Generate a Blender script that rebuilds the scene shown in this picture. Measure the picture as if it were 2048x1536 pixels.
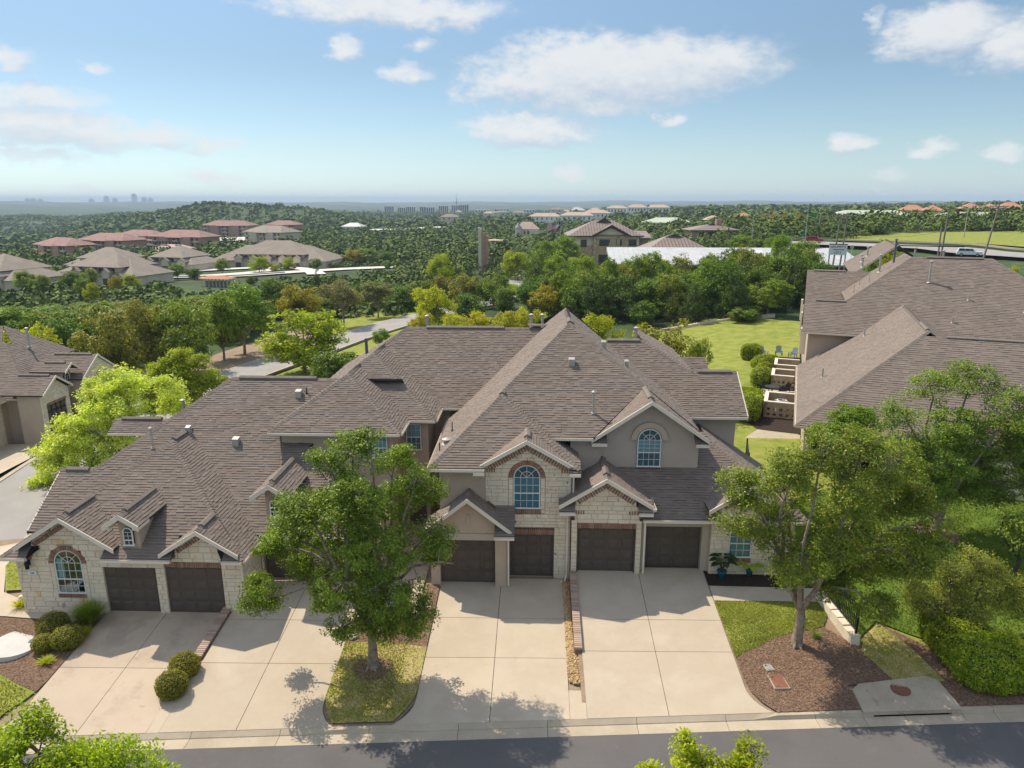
import bpy, bmesh, math, random
import numpy as np
from mathutils import Vector, Matrix
rad = math.radians
for o in list(bpy.data.objects): bpy.data.objects.remove(o)
S = bpy.context.scene
C = S.collection
# ------------------------------------------------------------------ camera
cam = bpy.data.cameras.new('camera'); camo = bpy.data.objects.new('camera', cam); C.objects.link(camo)
cam.sensor_width = 36.0; cam.lens = 25.0; cam.clip_start = 0.2; cam.clip_end = 40000
CAMZ = 16.7
camo.location = (0, 0, CAMZ); camo.rotation_euler = (rad(90 - 14.51), 0, rad(2.0))
S.camera = camo
# ------------------------------------------------------------------ sun, sky, exposure
SUN = Vector((-0.60, 0.48, 1.0)).normalized()
sl = bpy.data.lights.new('sun', 'SUN'); sl.energy = 2.35; sl.angle = rad(0.53); sl.color = (1.0, 0.91, 0.76)
so = bpy.data.objects.new('sun', sl); C.objects.link(so); so.location = (-60, 48, 100)
so.rotation_euler = SUN.to_track_quat('Z', 'Y').to_euler()
S.view_settings.view_transform = 'Standard'; S.view_settings.look = 'None'
S.view_settings.gamma = 1.0; S.view_settings.exposure = 1.08; S.view_settings.use_curve_mapping = False
S.render.engine = 'CYCLES'
cy = S.cycles
cy.use_denoising = True; cy.max_bounces = 6; cy.diffuse_bounces = 3; cy.glossy_bounces = 2; cy.transmission_bounces = 4
cy.transparent_max_bounces = 8; cy.volume_bounces = 0; cy.caustics_reflective = False; cy.caustics_refractive = False
try:
    cy.denoiser = 'OPENIMAGEDENOISE'; cy.denoising_input_passes = 'RGB_ALBEDO_NORMAL'
except Exception: pass
W = bpy.data.worlds.new('World'); S.world = W; W.use_nodes = True
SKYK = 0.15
def build_world():
    nt = W.node_tree; N = nt.nodes; L = nt.links; N.clear()
    def nd(t, **k):
        n = N.new(t)
        for a, b in k.items(): setattr(n, a, b)
        return n
    out = nd('ShaderNodeOutputWorld'); bg = nd('ShaderNodeBackground'); bg.inputs[1].default_value = SKYK
    sky = nd('ShaderNodeTexSky', sky_type='NISHITA', sun_disc=False)
    sky.sun_elevation = math.asin(SUN.z); sky.sun_rotation = math.atan2(SUN.x, SUN.y)
    sky.altitude = 300; sky.air_density = 1.0; sky.dust_density = 0.35; sky.ozone_density = 2.2
    tc = nd('ShaderNodeTexCoord'); sep = nd('ShaderNodeSeparateXYZ'); L.new(tc.outputs['Generated'], sep.inputs[0])
    def math_(op, a, b=None, clamp=False):
        n = nd('ShaderNodeMath', operation=op, use_clamp=clamp)
        for i, v in enumerate((a, b)):
            if v is None: continue
            if isinstance(v, (int, float)): n.inputs[i].default_value = v
            else: L.new(v, n.inputs[i])
        return n.outputs[0]
    def vec_(op, a, b=None, c=None):
        n = nd('ShaderNodeVectorMath', operation=op)
        for i, v in enumerate((a, b, c)):
            if v is None: continue
            if isinstance(v, (tuple, list)): n.inputs[i].default_value = v
            else: L.new(v, n.inputs[i])
        return n.outputs['Value'] if op == 'DOT_PRODUCT' else n.outputs[0]
    X, Y, Z = sep.outputs
    az = math_('ARCTAN2', X, Y)
    hyp = math_('SQRT', math_('ADD', math_('MULTIPLY', X, X), math_('MULTIPLY', Y, Y)))
    el = math_('DIVIDE', Z, math_('MAXIMUM', hyp, 0.02))
    comb = nd('ShaderNodeCombineXYZ'); L.new(az, comb.inputs[0]); L.new(el, comb.inputs[1])
    P = comb.outputs[0]
    def noise(p, sc, det, rough=0.55):
        n = nd('ShaderNodeTexNoise'); n.inputs['Scale'].default_value = sc; n.inputs['Detail'].default_value = det
        n.inputs['Roughness'].default_value = rough; L.new(p, n.inputs['Vector']); return n
    PS = vec_('MULTIPLY', P, (1.0, 1.7, 1.0))
    n1 = noise(PS, 11, 5); n2 = noise(PS, 38, 6, 0.62)
    def warp(p, a, b):
        w1 = vec_('MULTIPLY', vec_('SUBTRACT', n1.outputs['Color'], (0.5, 0.5, 0.5)), (a, a * 0.6, 0))
        w2 = vec_('MULTIPLY', vec_('SUBTRACT', n2.outputs['Color'], (0.5, 0.5, 0.5)), (b, b * 0.7, 0))
        return vec_('ADD', p, vec_('ADD', w1, w2))
    def field(p):
        cur = None
        for (u, v, a, b, k) in CLOUDS:
            q = vec_('MULTIPLY_ADD', p, (1 / a, 1 / b, 0), (-u / a, -v / b, 0))
            d = math_('SUBTRACT', k, vec_('DOT_PRODUCT', q, q))
            cur = d if cur is None else math_('MAXIMUM', cur, d)
        return cur
    PW = warp(P, 0.075, 0.034)
    f1 = field(PW)
    f2 = field(vec_('ADD', PW, (-0.010, 0.020, 0)))
    nz = math_('SUBTRACT', n2.outputs['Fac'], 0.5)
    dens0 = math_('ADD', f1, math_('MULTIPLY', nz, 1.7))
    ss = nd('ShaderNodeMapRange', interpolation_type='SMOOTHSTEP'); L.new(dens0, ss.inputs[0])
    ss.inputs[1].default_value = -0.30; ss.inputs[2].default_value = 1.0
    # light: top / sunward side thinner -> brighter
    lit = math_('ADD', math_('MULTIPLY', math_('SUBTRACT', f1, f2), 0.9), math_('MULTIPLY', nz, 1.1))
    lm = nd('ShaderNodeMapRange', interpolation_type='SMOOTHSTEP'); L.new(lit, lm.inputs[0])
    lm.inputs[1].default_value = -0.75; lm.inputs[2].default_value = 0.55
    cc = nd('ShaderNodeMix', data_type='RGBA'); L.new(lm.outputs[0], cc.inputs['Factor'])
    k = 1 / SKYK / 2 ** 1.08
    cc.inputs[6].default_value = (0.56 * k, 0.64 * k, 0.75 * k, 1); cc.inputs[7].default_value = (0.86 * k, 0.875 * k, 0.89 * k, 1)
    mix = nd('ShaderNodeMix', data_type='RGBA')
    L.new(math_('MULTIPLY', ss.outputs[0], 0.9), mix.inputs['Factor'])
    tint = nd('ShaderNodeMix', data_type='RGBA', blend_type='MULTIPLY'); tint.inputs['Factor'].default_value = 1
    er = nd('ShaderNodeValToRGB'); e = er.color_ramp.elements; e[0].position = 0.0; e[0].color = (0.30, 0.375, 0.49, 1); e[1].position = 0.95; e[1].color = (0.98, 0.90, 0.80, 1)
    y_ = e.new(0.06); y_.color = (0.34, 0.365, 0.385, 1); x = e.new(0.17); x.color = (0.345, 0.352, 0.338, 1); L.new(el, er.inputs[0]); L.new(er.outputs[0], tint.inputs[7])  # tint by height, brighter and warmer above the view to fill the shade
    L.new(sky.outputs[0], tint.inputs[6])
    L.new(tint.outputs[2], mix.inputs[6]); L.new(cc.outputs[2], mix.inputs[7])
    # added cloud overhead, out of view, to brighten and warm the shaded parts
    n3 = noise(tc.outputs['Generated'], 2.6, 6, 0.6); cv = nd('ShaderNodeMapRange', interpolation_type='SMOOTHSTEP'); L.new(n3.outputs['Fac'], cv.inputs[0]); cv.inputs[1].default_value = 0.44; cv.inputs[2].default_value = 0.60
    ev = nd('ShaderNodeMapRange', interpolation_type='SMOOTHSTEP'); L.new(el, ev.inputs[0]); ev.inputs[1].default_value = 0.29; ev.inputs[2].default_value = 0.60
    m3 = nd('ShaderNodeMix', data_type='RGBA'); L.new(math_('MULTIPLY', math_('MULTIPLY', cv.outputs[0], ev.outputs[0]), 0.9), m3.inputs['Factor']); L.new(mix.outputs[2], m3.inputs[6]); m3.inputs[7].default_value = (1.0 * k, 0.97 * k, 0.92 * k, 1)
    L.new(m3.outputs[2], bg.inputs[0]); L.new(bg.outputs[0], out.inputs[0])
CLOUDS = [(-0.202, 0.2348, 0.1645, 0.0239, 1.0), (-0.1109, 0.2316, 0.0638, 0.0219, 0.9), (0.105, 0.1625, 0.1904, 0.0426, 1.25), (0.0148, 0.1487, 0.1227, 0.0374, 1.1), (0.2171, 0.1676, 0.0775, 0.0382, 1.0), (0.0675, 0.1237, 0.1342, 0.0232, 0.8), (-0.0143, 0.0888, 0.0992, 0.025, 1.0), (-0.2516, 0.1849, 0.0261, 0.0197, 0.9), (-0.1405, 0.1965, 0.0256, 0.0129, 0.65), (-0.1722, 0.1625, 0.045, 0.0191, 0.8), (0.1763, 0.1052, 0.0264, 0.0109, 0.8), (0.0398, 0.0358, 0.0294, 0.0141, 0.65), (0.385, 0.065, 0.0297, 0.0174, 0.9), (0.4753, 0.0565, 0.035, 0.0122, 0.8), (0.5483, 0.0551, 0.0275, 0.0128, 0.7), (-0.6004, 0.1076, 0.0838, 0.0209, 0.8), (-0.6126, 0.1501, 0.0278, 0.0203, 0.8), (-0.5858, 0.0768, 0.1077, 0.0268, 0.95), (-0.4839, 0.0783, 0.0725, 0.0204, 0.75), (-0.4128, 0.0661, 0.044, 0.0118, 0.65), (-0.5325, 0.1468, 0.0255, 0.0091, 0.5), (-0.4163, 0.0303, 0.0504, 0.012, 0.6), (-0.6, 0.0439, 0.0751, 0.013, 0.5), (0.4693, 0.1803, 0.0665, 0.0322, 1.1), (0.5327, 0.1636, 0.0532, 0.0303, 1.0), (0.4009, 0.2026, 0.0157, 0.0181, 0.5), (0.437, 0.0291, 0.047, 0.0092, 0.35), (-0.555, 0.0114, 0.0312, 0.0079, 0.4), (0.4288, 0.007, 0.0321, 0.0059, 0.35), (-0.5275, 0.0866, 0.0104, 0.0089, 0.6), (0.6638, 0.0976, 0.0724, 0.0285, 0.9), (-0.7351, 0.1069, 0.0906, 0.0284, 0.9), (0.2527, 0.3231, 0.1414, 0.0368, 1.0), (-0.347, 0.3517, 0.1509, 0.0359, 1.0)]

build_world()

# ------------------------------------------------------------------ helpers
rnd = random.Random(7)
npr = np.random.RandomState(11)
def tag(o, label=None, cat=None, group=None, kind=None):
    if label: o['label'] = label
    if cat: o['category'] = cat
    if group: o['group'] = group
    if kind: o['kind'] = kind
    return o
def empty(name, loc, label=None, cat=None, group=None, rz=0.0, kind=None):
    o = bpy.data.objects.new(name, None); C.objects.link(o); o.empty_display_size = 0.3
    o.location = loc; o.rotation_euler = (0, 0, rz)
    return tag(o, label, cat, group, kind)
def link(name, me, parent=None, loc=None):
    o = bpy.data.objects.new(name, me); C.objects.link(o)
    if parent is not None:
        o.parent = parent
        o.location = off(parent) if loc is None else loc
    elif loc is not None: o.location = loc
    return o
def off(parent):
    # children hold world coordinates unless the parent carries 'frame' (its own local frame)
    if parent.get('local'): return (0, 0, 0)
    if parent.parent is not None: return (0, 0, 0)
    return tuple(-v for v in parent.location)
class MB:
    def __init__(s): s.v = []; s.f = []; s.mi = []; s.m = 0
    def add(s, vs, fs):
        b = len(s.v); s.v += [tuple(v) for v in vs]
        for f in fs: s.f.append([i + b for i in f]); s.mi.append(s.m)
        return s
    def box(s, x0, x1, y0, y1, z0, z1):
        vs = [(x, y, z) for z in (z0, z1) for y in (y0, y1) for x in (x0, x1)]
        return s.add(vs, [(0, 2, 3, 1), (4, 5, 7, 6), (0, 1, 5, 4), (2, 6, 7, 3), (0, 4, 6, 2), (1, 3, 7, 5)])
    def obox(s, o, a, b, c):
        o, a, b, c = map(Vector, (o, a, b, c))
        vs = [o, o + a, o + b, o + a + b, o + c, o + a + c, o + b + c, o + a + b + c]
        return s.add(vs, [(0, 2, 3, 1), (4, 5, 7, 6), (0, 1, 5, 4), (2, 6, 7, 3), (0, 4, 6, 2), (1, 3, 7, 5)])
    def bar(s, p0, p1, w, h=None, up=(0, 0, 1)):
        p0, p1 = Vector(p0), Vector(p1); d = p1 - p0; h = h or w
        x = d.cross(Vector(up))
        if x.length < 1e-6: x = Vector((1, 0, 0))
        x.normalize(); y = x.cross(d).normalized()
        return s.obox(p0 - x * w / 2 - y * h / 2, x * w, y * h, d)
    def cyl(s, p0, p1, r0, r1=None, n=8, cap=True):
        p0, p1 = Vector(p0), Vector(p1); r1 = r0 if r1 is None else r1
        d = (p1 - p0).normalized(); x = d.orthogonal().normalized(); y = d.cross(x)
        vs = []
        for p, r in ((p0, r0), (p1, r1)):
            for i in range(n):
                a = 2 * math.pi * i / n; vs.append(p + x * (r * math.cos(a)) + y * (r * math.sin(a)))
        fs = [(i, (i + 1) % n, n + (i + 1) % n, n + i) for i in range(n)]
        if cap: fs += [tuple(range(n - 1, -1, -1)), tuple(range(n, 2 * n))]
        return s.add(vs, fs)
    def poly(s, pts): return s.add(pts, [tuple(range(len(pts)))])
    def prism(s, pts, dv):
        n = len(pts); dv = Vector(dv); P = [Vector(p) for p in pts]
        return s.add(P + [p + dv for p in P], [tuple(range(n - 1, -1, -1)), tuple(range(n, 2 * n))] + [(i, (i + 1) % n, n + (i + 1) % n, n + i) for i in range(n)])
    def lathe(s, prof, c, n=12):
        vs = []; fs = []; m = len(prof)
        for i in range(n):
            a = 2 * math.pi * i / n
            for r, z in prof: vs.append((c[0] + r * math.cos(a), c[1] + r * math.sin(a), c[2] + z))
        for i in range(n):
            j = (i + 1) % n
            for k in range(m - 1): fs.append((i * m + k, j * m + k, j * m + k + 1, i * m + k + 1))
        return s.add(vs, fs)
    def mesh(s, name, mat, smooth=False):
        me = bpy.data.meshes.new(name); me.from_pydata(s.v, [], s.f)
        mats = mat if isinstance(mat, (list, tuple)) else [mat]
        for m in mats: me.materials.append(m)
        if len(mats) > 1: me.polygons.foreach_set('material_index', s.mi)
        if smooth: me.polygons.foreach_set('use_smooth', [True] * len(me.polygons))
        me.update(); return me
    def build(s, name, mat, parent=None, label=None, cat=None, group=None, kind=None, smooth=False, loc=None):
        o = link(name, s.mesh(name, mat, smooth), parent, loc)
        return tag(o, label, cat, group, kind)
def npmesh(name, V, F, mat, smooth=False):
    """V (n,3) array, F (m,k) array of one face size"""
    me = bpy.data.meshes.new(name); n = len(V); m, k = F.shape
    me.vertices.add(n); me.vertices.foreach_set('co', np.ascontiguousarray(V, dtype=np.float32).ravel())
    me.loops.add(m * k); me.loops.foreach_set('vertex_index', np.ascontiguousarray(F, dtype=np.int32).ravel())
    me.polygons.add(m); me.polygons.foreach_set('loop_start', np.arange(0, m * k, k, dtype=np.int32))
    try: me.polygons.foreach_set('loop_total', np.full(m, k, dtype=np.int32))
    except Exception: pass
    for mm in (mat if isinstance(mat, (list, tuple)) else [mat]): me.materials.append(mm)
    if smooth: me.polygons.foreach_set('use_smooth', np.ones(m, dtype=bool))
    me.update(calc_edges=True); return me
def copy_tree(o, loc, rz=0.0, sc=(1, 1, 1)):
    r = o.copy(); C.objects.link(r); r.location = loc; r.rotation_euler = (0, 0, rz); r.scale = sc
    for ch in list(o.children):
        c = ch.copy(); C.objects.link(c); c.parent = r
        for g in list(ch.children):
            d = g.copy(); C.objects.link(d); d.parent = c
    return r

# ------------------------------------------------------------------ materials
def M(name, cols, rough=0.85, scale=3.0, rnd=0.0, rcols=None, bump=None, metal=0.0, spec=0.3, det=5, ramp=(0.35, 0.65), fine=None, blot=None, alpha=None, coords='W', rough_var=0):
    m = bpy.data.materials.new(name); m.use_nodes = True; nt = m.node_tree; N = nt.nodes; L = nt.links
    b = N['Principled BSDF']; b.inputs['Roughness'].default_value = rough; b.inputs['Metallic'].default_value = metal
    b.inputs['Specular IOR Level'].default_value = spec
    geo = N.new('ShaderNodeNewGeometry')
    if coords == 'W': vec = geo.outputs['Position']
    else: vec = N.new('ShaderNodeTexCoord').outputs['Object']
    R = None
    if rnd or rcols:
        oi = N.new('ShaderNodeObjectInfo'); a = N.new('ShaderNodeMath'); a.operation = 'ADD'
        L.new(oi.outputs['Random'], a.inputs[0]); L.new(geo.outputs['Random Per Island'], a.inputs[1])
        f = N.new('ShaderNodeMath'); f.operation = 'FRACT'; L.new(a.outputs[0], f.inputs[0]); R = f.outputs[0]
    def noise(sc, d=5, r=0.6):
        n = N.new('ShaderNodeTexNoise'); n.inputs['Scale'].default_value = sc; n.inputs['Detail'].default_value = d
        n.inputs['Roughness'].default_value = r; L.new(vec, n.inputs['Vector']); return n.outputs['Fac']
    def ramp_(fac, cs, pos=None, interp='LINEAR'):
        r = N.new('ShaderNodeValToRGB'); e = r.color_ramp.elements; r.color_ramp.interpolation = interp
        n = len(cs); pos = pos or [i / max(1, n - 1) for i in range(n)]
        while len(e) < n: e.new(0.5)
        for i, c in enumerate(cs): e[i].position = pos[i]; e[i].color = (*c, 1)
        L.new(fac, r.inputs[0]); return r.outputs[0]
    def mix(a, bb, fac, mode='MIX'):
        x = N.new('ShaderNodeMix'); x.data_type = 'RGBA'; x.blend_type = mode
        if isinstance(fac, float): x.inputs['Factor'].default_value = fac
        else: L.new(fac, x.inputs['Factor'])
        for i, v in ((6, a), (7, bb)):
            if isinstance(v, tuple): x.inputs[i].default_value = (*v, 1)
            else: L.new(v, x.inputs[i])
        return x.outputs[2]
    if rcols: col = ramp_(R, rcols)
    elif len(cols) == 1: col = None
    else: col = ramp_(noise(scale, det), cols, [ramp[0] + (ramp[1] - ramp[0]) * i / (len(cols) - 1) for i in range(len(cols))])
    if rcols and len(cols) > 1:
        col = mix(col, ramp_(noise(scale, det), cols, [ramp[0] + (ramp[1] - ramp[0]) * i / (len(cols) - 1) for i in range(len(cols))]), 0.35)
    if col is None:
        rgb = N.new('ShaderNodeRGB'); rgb.outputs[0].default_value = (*cols[0], 1); col = rgb.outputs[0]
    if rnd and not rcols:
        v = N.new('ShaderNodeMapRange'); L.new(R, v.inputs[0]); v.inputs[3].default_value = 1 - rnd; v.inputs[4].default_value = 1 + rnd
        col = mix(col, v.outputs[0], 1.0, 'MULTIPLY')
    if fine:   # (scale, amount)
        v = N.new('ShaderNodeMapRange'); L.new(noise(fine[0], 3), v.inputs[0]); v.inputs[1].default_value = 0.3; v.inputs[2].default_value = 0.7
        v.inputs[3].default_value = 1 - fine[1]; v.inputs[4].default_value = 1 + fine[1]
        col = mix(col, v.outputs[0], 1.0, 'MULTIPLY')
    for bl in (blot or []):   # (scale, lo, hi, colour, amount)
        v = N.new('ShaderNodeMapRange'); v.interpolation_type = 'SMOOTHSTEP'; L.new(noise(bl[0], 5, 0.65), v.inputs[0])
        v.inputs[1].default_value = bl[1]; v.inputs[2].default_value = bl[2]; v.inputs[4].default_value = bl[4]
        col = mix(col, bl[3], v.outputs[0])
    L.new(col, b.inputs['Base Color'])
    if bump:
        bp = N.new('ShaderNodeBump'); bp.inputs['Distance'].default_value = bump[2] if len(bump) > 2 else 0.02; bp.inputs['Strength'].default_value = bump[1]
        L.new(noise(bump[0], 4), bp.inputs['Height']); L.new(bp.outputs[0], b.inputs['Normal'])
    return m
def leafmat(name, cols, trans=0.35, rough=0.55, big=None):
    m = bpy.data.materials.new(name); m.use_nodes = True; nt = m.node_tree; N = nt.nodes; L = nt.links
    b = N['Principled BSDF']; out = N['Material Output']; b.inputs['Roughness'].default_value = rough; b.inputs['Specular IOR Level'].default_value = 0.22
    geo = N.new('ShaderNodeNewGeometry'); oi = N.new('ShaderNodeObjectInfo')
    r = N.new('ShaderNodeValToRGB'); e = r.color_ramp.elements
    while len(e) < len(cols): e.new(0.5)
    for i, c in enumerate(cols): e[i].position = i / (len(cols) - 1); e[i].color = (*c, 1)
    L.new(geo.outputs['Random Per Island'], r.inputs[0])
    # slow patches of lighter / yellower growth
    n = N.new('ShaderNodeTexNoise'); n.inputs['Scale'].default_value = big or 0.55; n.inputs['Detail'].default_value = 3; L.new(geo.outputs['Position'], n.inputs['Vector'])
    mr = N.new('ShaderNodeMapRange'); L.new(n.outputs['Fac'], mr.inputs[0]); mr.inputs[1].default_value = 0.3; mr.inputs[2].default_value = 0.7
    mr.inputs[3].default_value = 0.70; mr.inputs[4].default_value = 1.30
    h = N.new('ShaderNodeHueSaturation'); L.new(r.outputs[0], h.inputs['Color']); L.new(mr.outputs[0], h.inputs['Value'])
    hr = N.new('ShaderNodeMapRange'); L.new(oi.outputs['Random'], hr.inputs[0]); hr.inputs[3].default_value = 0.485; hr.inputs[4].default_value = 0.515; L.new(hr.outputs[0], h.inputs['Hue'])
    L.new(h.outputs[0], b.inputs['Base Color'])
    t = N.new('ShaderNodeBsdfTranslucent'); ml = N.new('ShaderNodeMix'); ml.data_type = 'RGBA'; ml.blend_type = 'MULTIPLY'; ml.inputs['Factor'].default_value = 1
    ml.inputs[7].default_value = (1.25, 1.25, 0.45, 1); L.new(h.outputs[0], ml.inputs[6]); L.new(ml.outputs[2], t.inputs[0])
    mx = N.new('ShaderNodeMixShader'); mx.inputs[0].default_value = trans; L.new(b.outputs[0], mx.inputs[1]); L.new(t.outputs[0], mx.inputs[2]); L.new(mx.outputs[0], out.inputs[0])
    return m
def glassmat(name, tint, refl=0.12):
    m = bpy.data.materials.new(name); m.use_nodes = True; nt = m.node_tree; N = nt.nodes; L = nt.links; N.clear()
    out = N.new('ShaderNodeOutputMaterial'); g = N.new('ShaderNodeBsdfGlossy'); g.inputs['Roughness'].default_value = 0.03
    t = N.new('ShaderNodeBsdfTransparent'); t.inputs[0].default_value = (*tint, 1)
    f = N.new('ShaderNodeLayerWeight'); f.inputs[0].default_value = 0.22
    mr = N.new('ShaderNodeMapRange'); L.new(f.outputs['Facing'], mr.inputs[0]); mr.inputs[3].default_value = refl; mr.inputs[4].default_value = 0.55
    mx = N.new('ShaderNodeMixShader'); L.new(mr.outputs[0], mx.inputs[0]); L.new(t.outputs[0], mx.inputs[1]); L.new(g.outputs[0], mx.inputs[2]); L.new(mx.outputs[0], out.inputs[0])
    return m
m_shingle = M('shingle', [(0.175, 0.139, 0.114), (0.238, 0.190, 0.157)], 0.92, 0.6, rcols=[(0.169, 0.135, 0.110), (0.206, 0.164, 0.133), (0.227, 0.182, 0.150), (0.192, 0.152, 0.125), (0.252, 0.203, 0.170)], fine=(60, .15))
m_cap = M('ridge_shingle', [(0.186, 0.152, 0.124), (0.236, 0.195, 0.161)], 0.92, 3, rnd=.12)
m_deck = M('roof_felt', [(.06, .052, .047)], 0.95)
m_stone = M('limestone', [(0.772, 0.665, 0.512), (0.665, 0.558, 0.412), (0.824, 0.725, 0.572)], 0.9, 2.2, rcols=[(0.824, 0.718, 0.558), (0.731, 0.625, 0.473), (0.877, 0.772, 0.618), (0.757, 0.632, 0.458), (0.797, 0.698, 0.545)], fine=(24, .10), bump=(60, .45, .012), blot=[(0.9, .60, .70, (0.665, 0.439, 0.186), .7), (3.1, .655, .69, (0.174, 0.133, 0.100), .85)])
m_mortar = M('mortar', [(.40, .34, .265)], 0.95)
m_stucco = M('stucco', [(0.541, 0.426, 0.324), (0.490, 0.383, 0.290)], 0.93, 1.2, fine=(40, .06), bump=(70, .5, .01))
m_stucco2 = M('stucco_grey', [(0.523, 0.438, 0.369), (0.479, 0.397, 0.336)], 0.93, 1.2, fine=(40, .06), bump=(70, .5, .01))
m_trim = M('cream_trim', [(0.797, 0.704, 0.586), (0.749, 0.657, 0.540)], 0.6, 1.5)
m_trimtan = M('tan_trim', [(.50, .43, .345)], 0.7)
m_brick = M('brick', [(0.345, 0.196, 0.138), (0.230, 0.138, 0.103)], 0.9, 9, rcols=[(0.241, 0.121, 0.081), (0.368, 0.207, 0.132), (0.196, 0.109, 0.081), (0.460, 0.287, 0.196), (0.299, 0.155, 0.103)], fine=(50, .12))
m_door = M('garage_brown', [(0.112, 0.086, 0.068), (0.095, 0.074, 0.059)], 0.5, 1.5, fine=(35, .05))
m_white = M('white_paint', [(.78, .77, .73)], 0.5)
m_blind = M('blind', [(.72, .84, .86)], 0.7)
m_blindteal = M('teal_blind', [(.28, .50, .56)], 0.7)
m_blinddark = M('shade_cloth', [(.14, .27, .31)], 0.8)
m_dark = M('dark_void', [(.012, .012, .013)], 0.9)
m_glass = glassmat('glass', (.72, .84, .87), .03)
m_pipe = M('galvanised', [(.50, .47, .42), (.40, .37, .33)], 0.55, 8, metal=.3)
m_pipeblue = M('blue_pipe', [(.10, .10, .16)], 0.5)
m_black = M('black_iron', [(.012, .012, .014)], 0.45)
m_copper = M('brown_flashing', [(.17, .09, .06)], 0.6)
m_conc = M('driveway_concrete', [(0.524, 0.435, 0.325), (0.490, 0.400, 0.295), (0.544, 0.455, 0.345)], 0.9, 0.45, fine=(45, .06), rnd=.03, bump=(80, .25, .006), blot=[(1.1, .58, .78, (0.392, 0.320, 0.240), .35), (0.33, .56, .74, (0.372, 0.300, 0.225), .30), (3.3, .69, .76, (0.274, 0.220, 0.170), .35)])
m_conc_dirty = M('stained_concrete', [(.52, .42, .31), (.48, .38, .28)], 0.9, 0.5, fine=(45, .06), rnd=.03, bump=(80, .25, .006), blot=[(0.6, .48, .68, (.30, .235, .18), .55), (2.5, .63, .73, (.24, .19, .145), .45)])
m_joint = M('joint_filler', [(.10, .085, .07)], 0.95)
m_curb = M('curb_concrete', [(0.491, 0.409, 0.299), (0.418, 0.346, 0.251)], 0.92, 1.2, fine=(30, .08), rnd=.05)
m_oldconc = M('weathered_concrete', [(.48, .40, .30), (.40, .33, .24)], 0.95, 1.0, fine=(25, .14), blot=[(2.5, .55, .7, (.28, .23, .17), .6)])
m_asph = M('asphalt', [(.118, .110, .105), (.142, .133, .126)], 0.93, 0.5, fine=(70, .20), bump=(120, .4, .008), blot=[(1.3, .60, .74, (.19, .18, .17), .35), (.25, .5, .7, (.095, .09, .088), .4)])
m_asph2 = M('old_asphalt', [(.30, .28, .255), (.36, .335, .305)], 0.93, 0.3, fine=(20, .10))
m_lawn = M('lawn', [(0.176, 0.212, 0.025), (0.236, 0.263, 0.039), (0.297, 0.294, 0.068)], 0.95, 0.9, fine=(20, .25), bump=(30, .6, .03))
m_lawn_dry = M('dry_lawn', [(0.273, 0.273, 0.052), (0.382, 0.338, 0.104), (0.464, 0.364, 0.182)], 0.95, 1.1, fine=(22, .25), bump=(30, .6, .03))
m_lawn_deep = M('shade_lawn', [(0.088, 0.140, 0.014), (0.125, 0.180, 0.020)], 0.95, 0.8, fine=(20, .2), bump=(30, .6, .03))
m_blade = leafmat('grass_blade', [(.26, .30, .05), (.36, .38, .09), (.44, .42, .15)], .35)
m_bladedry = leafmat('dry_grass_blade', [(.30, .29, .07), (.42, .37, .14), (.34, .36, .07), (.48, .42, .22)], .35)
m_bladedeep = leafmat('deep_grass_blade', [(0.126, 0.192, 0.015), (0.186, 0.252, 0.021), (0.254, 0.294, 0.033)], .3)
m_mulch = M('mulch', [(0.137, 0.084, 0.055), (0.246, 0.151, 0.096), (0.347, 0.229, 0.157)], 0.95, 12, fine=(60, .4), bump=(50, .9, .05))
m_chip = M('bark_chip', [(0.188, 0.109, 0.070), (0.375, 0.236, 0.158)], 0.95, 5, rcols=[(0.112, 0.069, 0.045), (0.225, 0.136, 0.084), (0.356, 0.226, 0.149), (0.169, 0.100, 0.065), (0.450, 0.307, 0.210)])
m_dirt = M('dry_earth', [(.26, .185, .12), (.33, .245, .165)], 0.95, 1.2, fine=(20, .2))
m_pebble = M('river_pebble', [(.42, .28, .13), (.5, .36, .18)], 0.8, 4, rcols=[(.38, .23, .09), (.52, .36, .16), (.24, .13, .055), (.58, .47, .30), (.44, .26, .10)])
m_teal = M('teal_glaze', [(.015, .17, .20)], 0.25, spec=.5)
m_rust = M('rusty_iron', [(.20, .085, .05), (.27, .12, .075)], 0.8, 9, fine=(40, .15))
m_tank = M('tank_lid', [(.60, .58, .53), (.54, .51, .46)], 0.8, 2)
m_bark = M('bark', [(.20, .145, .105), (.30, .23, .175), (.36, .30, .24)], 0.95, 5, fine=(18, .25), bump=(14, .8, .03), coords='O')
m_barkdark = M('dark_bark', [(.07, .055, .042), (.11, .085, .065)], 0.95, 3, coords='O')
L_oak = leafmat('leaf_oak', [(0.095, 0.174, 0.018), (0.156, 0.259, 0.026), (0.214, 0.322, 0.036), (0.290, 0.377, 0.047)], .28, .42)
L_oak2 = leafmat('leaf_oak_bronze', [(0.112, 0.193, 0.020), (0.175, 0.282, 0.031), (0.246, 0.338, 0.042), (0.350, 0.322, 0.046)], .28, .42)
L_lime = leafmat('leaf_lime', [(0.262, 0.336, 0.011), (0.366, 0.443, 0.014), (0.487, 0.503, 0.023), (0.192, 0.275, 0.011)], .40, .5)
L_pale = leafmat('leaf_pale', [(0.531, 0.593, 0.074), (0.709, 0.726, 0.128), (0.885, 0.858, 0.213), (0.425, 0.511, 0.053)], .38, .45)
L_gold = leafmat('leaf_gold', [(0.452, 0.458, 0.018), (0.603, 0.565, 0.027), (0.335, 0.367, 0.018)], .40, .5)
L_olive = leafmat('leaf_olive', [(0.190, 0.219, 0.027), (0.289, 0.304, 0.037), (0.401, 0.381, 0.053), (0.144, 0.171, 0.021)], .22, .55)
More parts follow.
